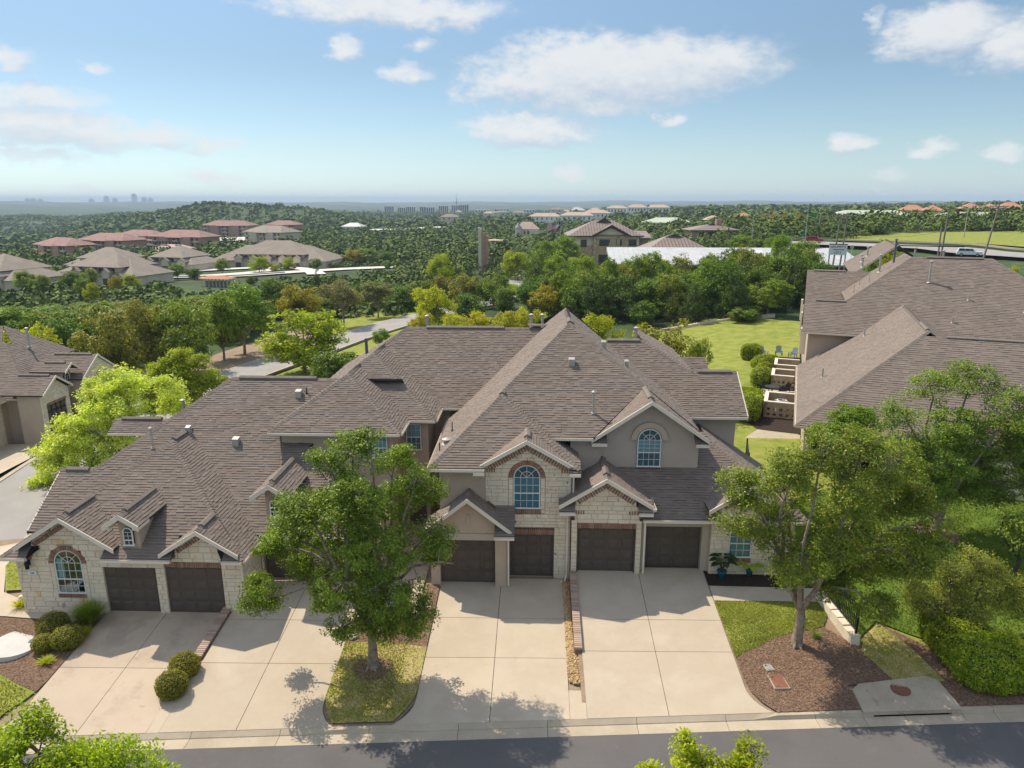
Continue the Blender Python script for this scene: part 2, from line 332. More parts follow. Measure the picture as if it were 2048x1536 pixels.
L_autumn = leafmat('leaf_rusty', [(0.216, 0.240, 0.017), (0.378, 0.335, 0.018), (0.523, 0.396, 0.023), (0.163, 0.191, 0.014)], .3, .5)
L_dark = leafmat('leaf_dark', [(0.071, 0.130, 0.013), (0.109, 0.190, 0.018), (0.158, 0.247, 0.021), (0.225, 0.306, 0.030)], .22, .55)
L_juniper = leafmat('leaf_juniper', [(0.057, 0.100, 0.014), (0.090, 0.139, 0.021), (0.133, 0.181, 0.028)], .14, .6)
L_mid = leafmat('leaf_mid', [(0.142, 0.228, 0.015), (0.213, 0.320, 0.021), (0.296, 0.385, 0.029), (0.106, 0.182, 0.014)], .3, .5)
L_pot = leafmat('leaf_potted', [(.02, .045, .012), (.03, .07, .02)], .15, .4)
L_grey = leafmat('leaf_grey_green', [(0.211, 0.210, 0.076), (0.276, 0.270, 0.101), (0.341, 0.323, 0.127), (0.163, 0.173, 0.057)], .2, .6)
L_wisp = leafmat('leaf_wispy', [(0.170, 0.234, 0.032), (0.247, 0.306, 0.046), (0.340, 0.381, 0.074), (0.433, 0.394, 0.065)], .35, .5)
L_box = leafmat('leaf_boxwood', [(0.128, 0.154, 0.014), (0.203, 0.226, 0.021), (0.319, 0.296, 0.028), (0.446, 0.360, 0.041)], .2, .45)
L_hedge = leafmat('leaf_hedge', [(0.135, 0.208, 0.012), (0.222, 0.298, 0.017), (0.329, 0.388, 0.022), (0.521, 0.479, 0.026)], .3, .45)
L_far = leafmat('leaf_far', [(.030, .055, .018), (.050, .085, .026), (.075, .115, .036), (.11, .145, .05)], .12, .6, big=.02)

# ------------------------------------------------------------------ terrain
T_AZ = [-75, -50, -37, -28, -24, -18, -11, -2, 9, 19, 33, 50, 75]
T_R = [0, 30, 60, 100, 160, 230, 300, 420, 560, 800, 1150, 1800, 3000, 5000, 8000, 13000]
T_Z = np.array([
 [-1.6, -1.5, -1.5, -1.4, -1.4, -1.4, -1.4, -1.4, -1.0, -.7, -.5, -.5, -.5],
 [-2.2, -2.0, -1.9, -1.6, -1.4, -1.3, -1.2, -1.2, -.7, -.3, -.1, 0, 0],
 [-3.2, -3.0, -2.7, -2.4, -2.3, -2.0, -1.5, -1.0, -.2, .25, .5, .7, .8],
 [-4.8, -4.6, -4.3, -4.1, -3.9, -3.7, -3.2, -2.4, -1.0, .4, 1.9, 2.2, 2.3],
 [-6.5, -6.0, -5.4, -5.2, -5.2, -5.2, -5.0, -4.4, -1.8, 2.0, 4.2, 4.6, 4.6],
 [-8, -7, -6.5, -6.5, -7.0, -7.0, -7.4, -6.2, -2.8, 4.6, 6.3, 6.5, 6.5],
 [-10, -9, -8, -8.4, -8.4, -8.8, -9, -7.6, -2.0, 5.4, 6.9, 7, 7],
 [-15, -14, -13.2, -12.3, -10.6, -10.6, -11, -8.8, -2.0, 4.6, 7.2, 7.5, 7.5],
 [-20, -19, -17, -14.5, -13, -12.2, -11.5, -8.0, -2.5, 3.6, 7.0, 7.5, 7.5],
 [-26, -25, -23, -13, -7, -11, -13.5, -7.5, -1.5, 3, 6.5, 7, 7],
 [-32, -31, -30, -6, 9.8, 0, -18, -12, -2, 3, 6, 6, 6],
 [-30, -28, -24, -19, -6, -13, -23, -20, -8, -2, 4, 4, 4],
 [-25, -25, -26, -30, -30, -25, -26, -25, -16, -6, 0, 2, 2],
 [-20, -16, -14, -20, -20, -22, -26, -22, -16, -10, -3, -3, -3],
 [-6, 0, 4, 1, -4, -8, -6, -2, 8, 6, 3, 2, 2],
 [-30, -30, -30, -30, -30, -30, -30, -30, -30, -30, -30, -30, -30]], dtype=float)
def _bas(t):
    return t * t * (3 - 2 * t) * 0.5 + t * 0.5
def terrain_z(x, y):
    x = np.asarray(x, dtype=float); y = np.asarray(y, dtype=float)
    r = np.hypot(x, y); az = np.degrees(np.arctan2(x, np.maximum(y, -1e9)))
    az = np.clip(az, T_AZ[0], T_AZ[-1]); rr = np.clip(r, 0, T_R[-1] - 1)
    A = np.array(T_AZ, float); R = np.array(T_R, float)
    ia = np.clip(np.searchsorted(A, az, side='right') - 1, 0, len(A) - 2); ir = np.clip(np.searchsorted(R, rr, side='right') - 1, 0, len(R) - 2)
    ta = _bas((az - A[ia]) / (A[ia + 1] - A[ia])); tr = _bas((rr - R[ir]) / (R[ir + 1] - R[ir]))
    z = (T_Z[ir, ia] * (1 - ta) + T_Z[ir, ia + 1] * ta) * (1 - tr) + (T_Z[ir + 1, ia] * (1 - ta) + T_Z[ir + 1, ia + 1] * ta) * tr
    k = np.clip((r - 350) / 900, 0, 1)
    z = z + k * (3.2 * np.sin(x / 97 + 1.3 * np.sin(y / 171)) * np.sin(y / 143 + 0.7) + 2.0 * np.sin(x / 41 + y / 67)) * np.clip(1 - (r - 9000) / 3000, 0, 1)
    k2 = np.clip((r - 2500) / 2500, 0, 1)
    z = z + k2 * (9 * np.sin(az * 0.9 + r / 900) * np.sin(az * 0.31 + 1.0 + r / 1700) - 3) * np.clip(1 - (r - 10000) / 2000, 0, 1)
    return z
def tz(x, y): return float(terrain_z(x, y))

def smooth01(t): t = np.clip(t, 0, 1); return t * t * (3 - 2 * t)
def build_ground():
    naz, nr = 281, 230
    az = np.radians(np.linspace(-84, 84, naz)); r = np.concatenate([[0.5], np.geomspace(8, 12500, nr - 1)])
    A, R = np.meshgrid(az, r); X = R * np.sin(A); Y = R * np.cos(A)
    Z = terrain_z(X, Y) - 1.1 * (1 - smooth01((R - 36) / 16)) - 0.02
    V = np.stack([X, Y, Z], -1).reshape(-1, 3)
    i = np.arange(nr - 1)[:, None] * naz + np.arange(naz - 1)[None, :]; i = i.ravel()
    F = np.stack([i, i + 1, i + naz + 1, i + naz], -1)
    me = npmesh('ground', V, F, m_terrain, smooth=True)
    o = link('ground', me); tag(o, 'rolling ground falling away to wooded hills', 'ground', kind='structure')
m_terrain = M('terrain', [(0.034, 0.058, 0.014), (0.050, 0.082, 0.022), (0.072, 0.102, 0.031)], 0.95, .02, fine=(.09, .35), ramp=(.3, .7), blot=[(.012, .60, .70, (0.204, 0.192, 0.102), .6), (.35, .45, .6, (0.036, 0.060, 0.022), .6)])
def drape(name, pts, mat, lift=0.0, zf=None, nsub=0, label=None, cat=None, kind='structure', parent=None, thick=None):
    """polygon in plan (list of xy) draped over zf, optionally refined"""
    zf = zf or tz
    bm = bmesh.new(); vs = [bm.verts.new((x, y, 0)) for x, y in pts]; bm.faces.new(vs)
    if nsub:
        xs = [p[0] for p in pts]; ys = [p[1] for p in pts]
        for k in range(int((max(xs) - min(xs)) / nsub)):
            bmesh.ops.bisect_plane(bm, geom=bm.verts[:] + bm.edges[:] + bm.faces[:], plane_co=(min(xs) + (k + 1) * nsub, 0, 0), plane_no=(1, 0, 0))
        for k in range(int((max(ys) - min(ys)) / nsub)):
            bmesh.ops.bisect_plane(bm, geom=bm.verts[:] + bm.edges[:] + bm.faces[:], plane_co=(0, min(ys) + (k + 1) * nsub, 0), plane_no=(0, 1, 0))
    bmesh.ops.triangulate(bm, faces=bm.faces[:])
    for v in bm.verts: v.co.z = zf(v.co.x, v.co.y) + lift
    bmesh.ops.recalc_face_normals(bm, faces=bm.faces[:])
    for f in bm.faces:
        if f.normal.z < 0: f.normal_flip()
    if thick:
        ret = bmesh.ops.extrude_face_region(bm, geom=bm.faces[:]); 
        for v in [g for g in ret['geom'] if isinstance(g, bmesh.types.BMVert)]: pass
        top = [g for g in ret['geom'] if isinstance(g, bmesh.types.BMVert)]
        for v in top: v.co.z += thick
        bmesh.ops.recalc_face_normals(bm, faces=bm.faces[:])
    me = bpy.data.meshes.new(name); bm.to_mesh(me); bm.free(); me.materials.append(mat)
    return tag(link(name, me, parent), label, cat, kind=kind)
def ribbon(name, line, w, mat, lift, zf=None, label=None, cat=None, side=0.0, step=2.0, h=0.0, kind='structure'):
    """a strip of width w along a plan polyline, shifted sideways by side"""
    zf = zf or tz; P = [Vector((x, y)) for x, y in line]; Q = []
    n = len(P)
    def cr(p0, p1, p2, p3, t): return 0.5 * ((2 * p1) + (p2 - p0) * t + (2 * p0 - 5 * p1 + 4 * p2 - p3) * t * t + (3 * p1 - p0 - 3 * p2 + p3) * t ** 3)
    for i in range(n - 1):
        p0 = P[max(0, i - 1)]; p3 = P[min(n - 1, i + 2)]; m = max(1, int((P[i + 1] - P[i]).length / step))
        for k in range(m): Q.append(cr(p0, P[i], P[i + 1], p3, k / m))
    Q.append(P[-1]); b = MB(); vs = []
    for i, q in enumerate(Q):
        t = (Q[min(i + 1, len(Q) - 1)] - Q[max(i - 1, 0)]).normalized(); nn = Vector((t.y, -t.x))
        for s in (-1, 1):
            p = q + nn * (side + s * w / 2); vs.append((p.x, p.y, zf(q.x + nn.x * side, q.y + nn.y * side) + lift))
    m = len(Q); fs = [(2 * i, 2 * i + 1, 2 * i + 3, 2 * i + 2) for i in range(m - 1)]
    if h:
        vs2 = [(x, y, z - h) for x, y, z in vs]; k = len(vs)
        fs += [(2 * i, 2 * i + 2, k + 2 * i + 2, k + 2 * i) for i in range(m - 1)] + [(2 * i + 1, k + 2 * i + 1, k + 2 * i + 3, 2 * i + 3) for i in range(m - 1)] + [(0, k, k + 1, 1), (2 * m - 2, 2 * m - 1, k + 2 * m - 1, k + 2 * m - 2)]
        vs += vs2
    b.add(vs, fs)
    return b.build(name, mat, label=label, cat=cat, kind=kind)
build_ground()
def inpoly(x, y, poly):
    x = np.asarray(x); y = np.asarray(y); c = np.zeros(x.shape, bool); n = len(poly); j = n - 1
    for i in range(n):
        xi, yi = poly[i]; xj, yj = poly[j]
        with np.errstate(divide='ignore', invalid='ignore'):
            t = ((yi > y) != (yj > y)) & (x < (xj - xi) * (y - yi) / (yj - yi + 1e-12) + xi)
        c ^= t; j = i
    return c
# haze: one closed box of even thin air
def build_haze():
    m = bpy.data.materials.new('haze'); m.use_nodes = True; N = m.node_tree.nodes; L = m.node_tree.links; N.clear()
    o = N.new('ShaderNodeOutputMaterial'); v = N.new('ShaderNodeVolumePrincipled')
    v.inputs['Color'].default_value = (.66, .82, 1.0, 1); v.inputs['Density'].default_value = HAZE; v.inputs['Anisotropy'].default_value = 0.0
    L.new(v.outputs[0], o.inputs['Volume'])
    b = MB(); b.box(-13500, 13500, -60, 13500, -75, 62)
    b.build('haze', m, label='thin blue haze lying over the whole view', cat='haze', kind='stuff')
HAZE = 1.45e-4
build_haze()

# ------------------------------------------------------------------ the front yard and street
def zcurb(x): return -0.62 + .03 * x
def ycurb(x): return 20.75 + .045 * x
def strip(zs, yf):
    def g(x, y):
        t = min(1.4, max(-3, (yf - y) / (yf - ycurb(x))))
        if t < 0: return zs
        return zs * (1 - t) + zcurb(x) * t
    return g
GA, GB, GC, GD = strip(-.4, 26.6), strip(0, 28.7), strip(0, 29.2), strip(.5, 29.3)
def GR(x, y):
    z = GD(x, min(y, 29.3)) - .18 * min(1, max(0, (x - 11.9) / 3)) * min(1, max(0, (y - 22) / 4)); return z + (.012 * (y - 29.3) if y > 29.3 else 0)
def GL(x, y):
    z = GA(x, y); d = max(0, -18.3 - x); return z - min(.12, d * .03) - max(0, -24 - x) * .10
def yard(x, y):
    if x < -18.3: return GL(x, y)
    if x < -13.05: return GA(x, y)
    if x < -5.0: return GB(x, y)
    if x < 1.72: return GC(x, y)
    if x < 12.3: return GD(x, y)
    return GR(x, y)
def zstreet(x, y):
    return zcurb(x) - .14 - .018 * abs(ycurb(x) - .5 - y)
# earth under everything in front
for (a, b, f, y1) in ((-31, -18.3, GL, 34), (-18.3, -13.05, GA, 27.5), (-13.05, -5.0, GB, 37), (-5.0, 1.72, GC, 37.5), (1.72, 12.3, GD, 37), (12.3, 34, GR, 48)):
    ya = max(ycurb(a), ycurb(b)) + .02
    drape('yard_earth' if a < 12 else 'yard_grass', [(a, ycurb(a) + .02), (b, ycurb(b) + .02), (b, y1), (a, y1)], m_dirt if a < 12 else m_lawn, -.05, f, 1.6)
# street, gutter pan and kerb
drape('street', [(-34, 8), (30, 8), (30, ycurb(30) - .62), (-34, ycurb(-34) - .62)], m_asph, 0, zstreet, 4)
def kerb_run():
    """gutter pan pieces and kerb pieces, each between two joints"""
    xs = sorted([-30 + 3.05 * i for i in range(20)] + [11.28, 14.66])
    gp = empty('gutter', (0, 21, -.7), 'concrete gutter strip between the asphalt street and the driveways', 'gutter', kind='structure')
    kb = empty('kerb', (0, 21, -.6), 'concrete kerb along the front street, dropped at the driveways', 'kerb', kind='structure')
    drops = [(-18.9, -6.9), (-4.95, 8.35)]
    def kh(x):
        for a, b in drops:
            if a <= x <= b: return min(.13, .02 + .11 * max(0, 1 - min(x - a, b - x) / .7))
        return .13
    for i in range(len(xs) - 1):
        a, b = xs[i] + .008, xs[i + 1] - .008
        m = MB(); vs = []
        for x in (a, b):
            yc = ycurb(x); z = zcurb(x) - .14
            vs += [(x, yc - .62, z + .004), (x, yc - .16, z - .004), (x, yc - .62, z - .15), (x, yc - .16, z - .15)]
        m.add(vs, [(0, 4, 5, 1), (0, 2, 6, 4), (1, 5, 7, 3), (0, 1, 3, 2), (4, 6, 7, 5)]); m.build('gutter_pan', m_curb, gp)
        m = MB(); n = 7; 
        st = [a + (b - a) * k / n for k in range(n + 1)]
        vs = []; fs = []
        for x in st:
            yc = ycurb(x); z = zcurb(x) - .14; h = kh(x)
            vs += [(x, yc - .16, z - .15), (x, yc - .155, z), (x, yc - .10 - (.13 - h) * .4, z + h), (x, yc + .035, z + .136), (x, yc + .05, z - .15)]
        for k in range(n):
            for q in range(4): fs.append((5 * k + q, 5 * k + 5 + q, 5 * k + 6 + q, 5 * k + 1 + q))
        fs += [(4, 3, 2, 1, 0), tuple(5 * n + q for q in range(5))]
        if not (11.25 < (a + b) / 2 < 14.7): m.add(vs, fs); m.build('kerb_stone', m_curb, kb)
kerb_run()
def driveway(xl, xr, xm, ys, yt, f, mat, label, fl=.0, fr=.0, cut=None):
    """two columns of cast slabs with joints; fl / fr = flare at the kerb"""
    root = empty('driveway', ((xl + xr) / 2, (yt + 21) / 2, f(xl, 24)), label, 'driveway', kind='structure')
    yb0 = ycurb((xl + xr) / 2)
    base = [(xl + .02, yt), (xr - .02, yt), (xr - .02, yb0 + 1), (xr + fr - .05, ycurb(xr) + .03), (xl - fl + .05, ycurb(xl) + .03), (xl + .02, yb0 + 1)]
    drape('joint_bed', base, m_joint, -.03, f, 1.5, parent=root, kind=None)
    ylist = [yt] + ys + [None]
    g = .011
    for c, (a, b) in enumerate(((xl, xm), (xm, xr))):
        for i in range(len(ylist) - 1):
            y1 = ylist[i] - (g if i else 0); y0 = ylist[i + 1]
            a2, b2 = a + (g if c else 0), b - (0 if c else g)
            if y0 is not None:
                pts = [(a2, y0 + g), (b2, y0 + g), (b2, y1), (a2, y1)]
            else:
                pts = [(a2, y1)]
                if c == 0 and fl:
                    for k in range(7):
                        t = k / 6; yy = ycurb(a) + 1.25 * (1 - t); pts.append((a - fl * (1 - math.cos(t * math.pi / 2)) ** 1.3, yy if k < 6 else ycurb(a - fl) + .03))
                else: pts.append((a2, ycurb(a2) + .03))
                q = []
                if c == 1 and fr:
                    for k in range(7):
                        t = k / 6; yy = ycurb(b) + 1.25 * (1 - t); q.append((b + fr * (1 - math.cos(t * math.pi / 2)) ** 1.3, yy if k < 6 else ycurb(b + fr) + .03))
                    q = q[::-1]
                else: q.append((b2, ycurb(b2) + .03))
                pts += q + [(b2, y1)]
            drape('slab', pts, mat, -.1, f, 0, parent=root, kind=None, thick=.1)
    return root
driveway(-18.3, -13.3, -15.72, [23.25], 26.75, GA, m_conc_dirty, 'leftmost driveway, stained, in front of the stone house with the arched window', fl=.62)
driveway(-12.85, -7.5, -10.2, [25.98, 23.48], 28.6, GB, m_conc, 'pale driveway between the brick capped low wall and the tree island', fr=.62)
driveway(-4.2, 1.27, -1.5, [26.3, 23.9], 29.15, GC, m_conc, 'driveway in the dappled tree shade, left of the river pebble strip', fl=.62)
driveway(1.87, 7.6, 4.68, [25.9, 24.08], 29.45, GD, m_conc, 'rightmost driveway between the pebble strip and the mulch bed', fr=.68)
# strips of driveway that meet under the low walls
drape('apron', [(-13.29, 23.55), (-12.86, 23.55), (-12.86, ycurb(-12.9) + .03), (-13.29, ycurb(-13.3) + .03)], m_conc, -.005, GB, 0)
drape('apron', [(1.28, 22.2), (1.86, 22.2), (1.86, ycurb(1.9) + .03), (1.28, ycurb(1.3) + .03)], m_conc, -.005, GC, 0)
# the brick capped retaining walls
def low_wall(x0, x1, y0, y1, f, zb, label):
    root = empty('retaining_wall', ((x0 + x1) / 2, y0, zb(x0, y0)), label, 'retaining wall', 'low walls between the driveways')
    m = MB(); n = 8
    for i in range(n):
        a, b = y0 + (y1 - y0) * i / n, y0 + (y1 - y0) * (i + 1) / n
        z0, z1 = f(x1, a) - .02, f(x1, b) - .02
        m.prism([(x0 + .03, a, -1.2), (x0 + .03, b, -1.2), (x0 + .03, b, z1), (x0 + .03, a, z0)], (x1 - x0 - .06, 0, 0))
    m.build('wall_core', m_mortar, root)
    L = y1 - y0; k = int(L / .105); w = L / k
    bm = None
    for i in range(k):
        ya = y0 + i * w + .006; yb = ya + w - .012; z = f(x1, ya) + .0; t = rnd.uniform(-.004, .004)
        b = MB(); b.prism([(x0 - .01, ya, z - .015 + t), (x0 - .01, yb, z - .015 + t), (x0 - .01, yb, z + .07 + t), (x0 - .01, ya, z + .07 + t)], (x1 - x0 + .02, 0, 0))
        b.build('brick', m_capbrick, root)
    # brick face toward the lower side and the end
    for r_ in range(6):
        for i in range(int(L / .23)):
            ya = y0 + .01 + i * .23 + (.11 if r_ % 2 else 0); z = f(x1, ya) - .02 - (r_ + 1) * .075
            if z < zb(x0, ya) - .08 or ya + .21 > y1: continue
            b = MB(); b.box(x0 + .012, x0 + .05, ya, ya + .218, z, z + .066); b.build('brick', m_brick, root)
    for r_ in range(5):
        z = f(x1, y0) - .02 - (r_ + 1) * .075
        b = MB(); b.box(x0 + .015, x1 - .015, y0 - .012, y0 + .02, z, z + .066); b.build('brick', m_brick, root)
m_capbrick = M('pale_brick', [(.4, .3, .24)], .9, 6, rcols=[(.43, .30, .23), (.50, .38, .30), (.36, .24, .18), (.47, .36, .29)], fine=(50, .1))
low_wall(-13.24, -12.92, 23.66, 27.6, lambda x, y: GB(x, y) + .07, lambda x, y: GA(x, y), 'low brick capped wall between the stained driveway and the next one')
low_wall(1.58, 1.86, 24.05, 28.85, lambda x, y: GD(x, y) + .10, lambda x, y: GC(x, y), 'low brick capped wall along the river pebble strip')
# river pebble strip
def pebbles():
    base = bmesh.new(); bmesh.ops.create_icosphere(base, subdivisions=1, radius=1); V0 = np.array([v.co[:] for v in base.verts]); F0 = np.array([[v.index for v in f.verts] for f in base.faces]); base.free()
    Vs, Fs = [], []; k = 0
    for i in range(2600):
        y = rnd.uniform(22.35, 29.0); xr = 1.56 if y > 24.05 else 1.86; x = rnd.uniform(1.30, xr)
        if y < 22.9:
            if (x - 1.58) ** 2 + (y - 22.8) ** 2 > .30 ** 2: continue
        s = rnd.uniform(.025, .062); a = rnd.uniform(0, 6.28)
        v = V0 * (npr.uniform(.85, 1.15, V0.shape)) * np.array([s * 1.25, s, s * .7]); R = np.array([[math.cos(a), -math.sin(a), 0], [math.sin(a), math.cos(a), 0], [0, 0, 1]])
        v = v @ R.T + np.array([x, y, GC(x, y) + .012 + rnd.uniform(-.01, .03)])
        Vs.append(v); Fs.append(F0 + k); k += len(V0)
    me = npmesh('gravel', np.concatenate(Vs), np.concatenate(Fs), m_pebble, True)
    tag(link('gravel', me), 'golden river pebbles filling the narrow strip beside the low wall', 'gravel', kind='stuff')
pebbles()
# beds and lawns
def arc(cx, cy, r, a0, a1, n=8): return [(cx + r * math.cos(rad(a0 + (a1 - a0) * i / n)), cy + r * math.sin(rad(a0 + (a1 - a0) * i / n))) for i in range(n + 1)]
ISL = [(-7.52, 24.6), (-7.52, 22.1), (-7.48, 21.7), (-7.30, 21.2), (-6.95, 20.62), (-4.85, 20.70), (-4.52, 21.2), (-4.30, 21.7), (-4.22, 22.2), (-4.22, 24.45), (-5.2, 24.6), (-6.4, 24.75)]
ISL = [(x, max(y, ycurb(x) + .03)) for x, y in ISL]
ISM = [(-7.52, 24.6), (-6.4, 24.75), (-5.2, 24.6), (-4.22, 24.45), (-4.22, 26.6), (-4.6, 26.6), (-5.3, 26.3), (-6.2, 26.4), (-7.0, 26.6), (-7.52, 26.0)]
drape('lawn', ISL, m_lawn_dry, .02, GB, .8, 'patchy dry lawn on the island around the tree trunk', 'lawn')
drape('mulch_bed', ISM, m_mulch, .03, GB, .8, 'brown mulch bed behind the lawn island', 'mulch bed')
ring = [(-6.13 + .75 * math.cos(a) * (1 + .15 * math.sin(3 * a)), 23.2 + .6 * math.sin(a)) for a in [i * .3927 for i in range(16)]]
drape('mulch_ring', ring, m_mulch, .045, GB, 0, 'mulch ring around the island tree trunk', 'mulch bed')
# the walk behind the island to the entry between the houses
drape('path', [(-7.5, 26.1), (-7.0, 26.62), (-6.2, 26.42), (-5.3, 26.32), (-4.75, 26.7), (-4.75, 27.4), (-4.95, 28.0), (-4.9, 36), (-6.9, 36), (-6.9, 29.2), (-7.48, 28.5)], m_conc, .01, GB, 1.2, 'concrete walk leading into the recess between the two house fronts', 'path')
drape('mulch_bed', [(-4.72, 26.75), (-4.22, 26.7), (-4.22, 28.9), (-4.5, 28.9), (-4.8, 28.3), (-4.85, 27.4)], m_mulch, .03, GB, 0, 'small mulch pocket with pale stones beside the garage column', 'mulch bed')
LAWN_D = [(7.62, 27.1), (7.64, 23.75), (8.2, 24.15), (8.8, 24.45), (9.4, 24.85), (10.1, 25.15), (11.0, 25.35), (11.6, 25.6), (12.0, 26.3), (12.1, 27.1)]
MULCH_D = [(7.64, 23.72), (7.66, 22.6), (7.75, 22.1), (8.0, 21.6), (8.4, ycurb(8.4) + .03), (11.25, ycurb(11.25) + .03), (11.25, 22.4), (14.65, 22.5), (14.65, ycurb(14.7) + .03), (19, ycurb(19) + .03), (20, 23.2), (17, 23.8), (15.6, 24.2), (14.7, 25.2), (13.9, 26.0), (13.0, 25.0), (12.5, 24.35), (12.2, 24.8), (11.6, 25.55), (11.0, 25.33), (10.1, 25.13), (9.4, 24.83), (8.8, 24.43), (8.2, 24.13)]
drape('lawn', LAWN_D, m_lawn, .02, GD, .9, 'small sunny lawn beside the rightmost driveway', 'lawn')
drape('mulch_bed', MULCH_D, m_mulch, .015, GR, .9, 'wide mulch bed around the right hand tree, down to the kerb', 'mulch bed')
drape('path', [(7.62, 27.12), (12.1, 27.12), (12.1, 28.05), (7.62, 28.12)], m_conc, .03, GD, 0, 'short concrete walk in front of the dark planter bed', 'path')
m_mulchdark = M('dark_mulch', [(.035, .024, .018), (.06, .04, .028)], .95, 12, fine=(60, .4), bump=(50, .9, .05))  # darker brown mulch colour for some of the beds
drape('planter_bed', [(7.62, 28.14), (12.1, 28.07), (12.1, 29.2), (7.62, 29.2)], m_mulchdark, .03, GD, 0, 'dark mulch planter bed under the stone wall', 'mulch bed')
# right hand lawns
LAWN_R = [(12.7, 24.9), (13.1, 25.3), (13.9, 26.1), (14.8, 25.4), (16, 24.6), (20, 23.4), (32, 25), (32, 37.2), (24.2, 38.1), (20, 38.8), (16.0, 38.6), (13.4, 36), (12.9, 32)]
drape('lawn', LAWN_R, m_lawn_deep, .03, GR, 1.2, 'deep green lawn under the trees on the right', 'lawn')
drape('lawn', [(12.5, 24.2), (13.0, 22.62), (14.8, 22.62), (14.5, 24.6), (13.9, 25.9), (13.0, 25.1)], m_lawn_dry, .035, GR, .8, 'thin dry lawn patch in front of the iron fence', 'lawn')
ring2 = [(20.1 + 1.15 * math.cos(a), 33.4 + 1.0 * math.sin(a)) for a in [i * .3927 for i in range(16)]]
drape('mulch_ring', ring2, m_mulch, .06, GR, 0, 'mulch ring around the trunk of the farther right tree', 'mulch bed')
# left yard
LMUL = [(-18.32, 26.2), (-18.32, 22.6), (-18.4, 22.0), (-19.3, 22.35), (-20.4, 22.9), (-24.5, 23.2), (-25, 26.2), (-22.6, 26.15), (-20.3, 25.9), (-19.4, 25.7), (-19, 26.1)]
drape('mulch_bed', LMUL, m_mulch, .02, GL, .9, 'mulch bed with clipped bushes left of the stained driveway', 'mulch bed')
drape('lawn', [(-18.42, 21.98), (-18.6, 21.5), (-18.85, 21.1), (-19.2, ycurb(-19.2) + .03), (-26, ycurb(-26) + .03), (-26, 23.2), (-24.5, 23.18), (-20.4, 22.88), (-19.3, 22.33)], m_lawn, .03, GL, .8, 'corner of lawn at the lower left beside the driveway', 'lawn')
drape('path', [(-18.4, 26.75), (-18.4, 26.3), (-19.0, 26.15), (-19.45, 25.75), (-20.3, 25.95), (-22.6, 26.2), (-25.5, 26.25), (-27.2, 29.5), (-28.2, 33), (-26.8, 33.4), (-25.8, 30.5), (-24.0, 28.0), (-22.6, 27.35), (-20.5, 26.9)], m_conc, .03, GL, 1.0, 'curving concrete walk past the corner of the stone house', 'path')
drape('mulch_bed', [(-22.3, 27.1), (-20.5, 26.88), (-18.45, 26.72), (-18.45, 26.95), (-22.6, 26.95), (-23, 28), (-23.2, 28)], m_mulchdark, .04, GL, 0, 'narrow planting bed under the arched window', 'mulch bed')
drape('lawn', [(-26.7, 33.2), (-25.9, 30.6), (-24.0, 28.1), (-23.2, 28.2), (-23.1, 44), (-27.6, 44), (-28.6, 38)], m_lawn, .05, GL, 1.5, 'lawn along the left side of the stone house', 'lawn')
drape('lawn', [(-28.1, 33), (-27.3, 29.6), (-25.6, 26.3), (-27, 24), (-30.2, 30), (-30.3, 36)], m_lawn, .05, GL, 1.5, 'grass strip between the left walk and the side street', 'lawn')
# loose bark chips on the beds
def chips(name, polys, n, f, mat, s0, s1, label, lift=.03, flat=.5):
    V = []; k = 0
    areas = []
    for p in polys:
        xs = [q[0] for q in p]; ys = [q[1] for q in p]; areas.append(abs(sum(p[i - 1][0] * p[i][1] - p[i][0] * p[i - 1][1] for i in range(len(p)))) / 2)
    for p, ar in zip(polys, areas):
        m = int(n * ar / sum(areas)); xs = [q[0] for q in p]; ys = [q[1] for q in p]
        X = npr.uniform(min(xs), max(xs), m * 4); Y = npr.uniform(min(ys), max(ys), m * 4); ok = inpoly(X, Y, p); X = X[ok][:m]; Y = Y[ok][:m]
        Zv = np.array([f(a, b) for a, b in zip(X, Y)]) + lift
        L = npr.uniform(s0, s1, len(X)); a = npr.uniform(0, 6.28, len(X)); t = npr.uniform(-flat, flat, len(X)); t2 = npr.uniform(-flat, flat, len(X))
        d = np.stack([np.cos(a) * np.cos(t), np.sin(a) * np.cos(t), np.sin(t)], -1) * L[:, None]
        w = np.stack([-np.sin(a), np.cos(a), np.sin(t2)], -1) * (L * npr.uniform(.25, .5, len(X)))[:, None]
        c = np.stack([X, Y, Zv], -1)
        V.append(np.stack([c - d - w, c + d - w, c + d + w, c - d + w], 1).reshape(-1, 3))
    V = np.concatenate(V); F = np.arange(len(V)).reshape(-1, 4)
    o = link(name, npmesh(name, V, F, mat)); return tag(o, label, name.replace('_', ' '), kind='stuff')
chips('bark_chips', [ISM, MULCH_D, LMUL, ring, ring2], 30000, yard, m_chip, .012, .034, 'loose bark chips spread over the mulch beds')
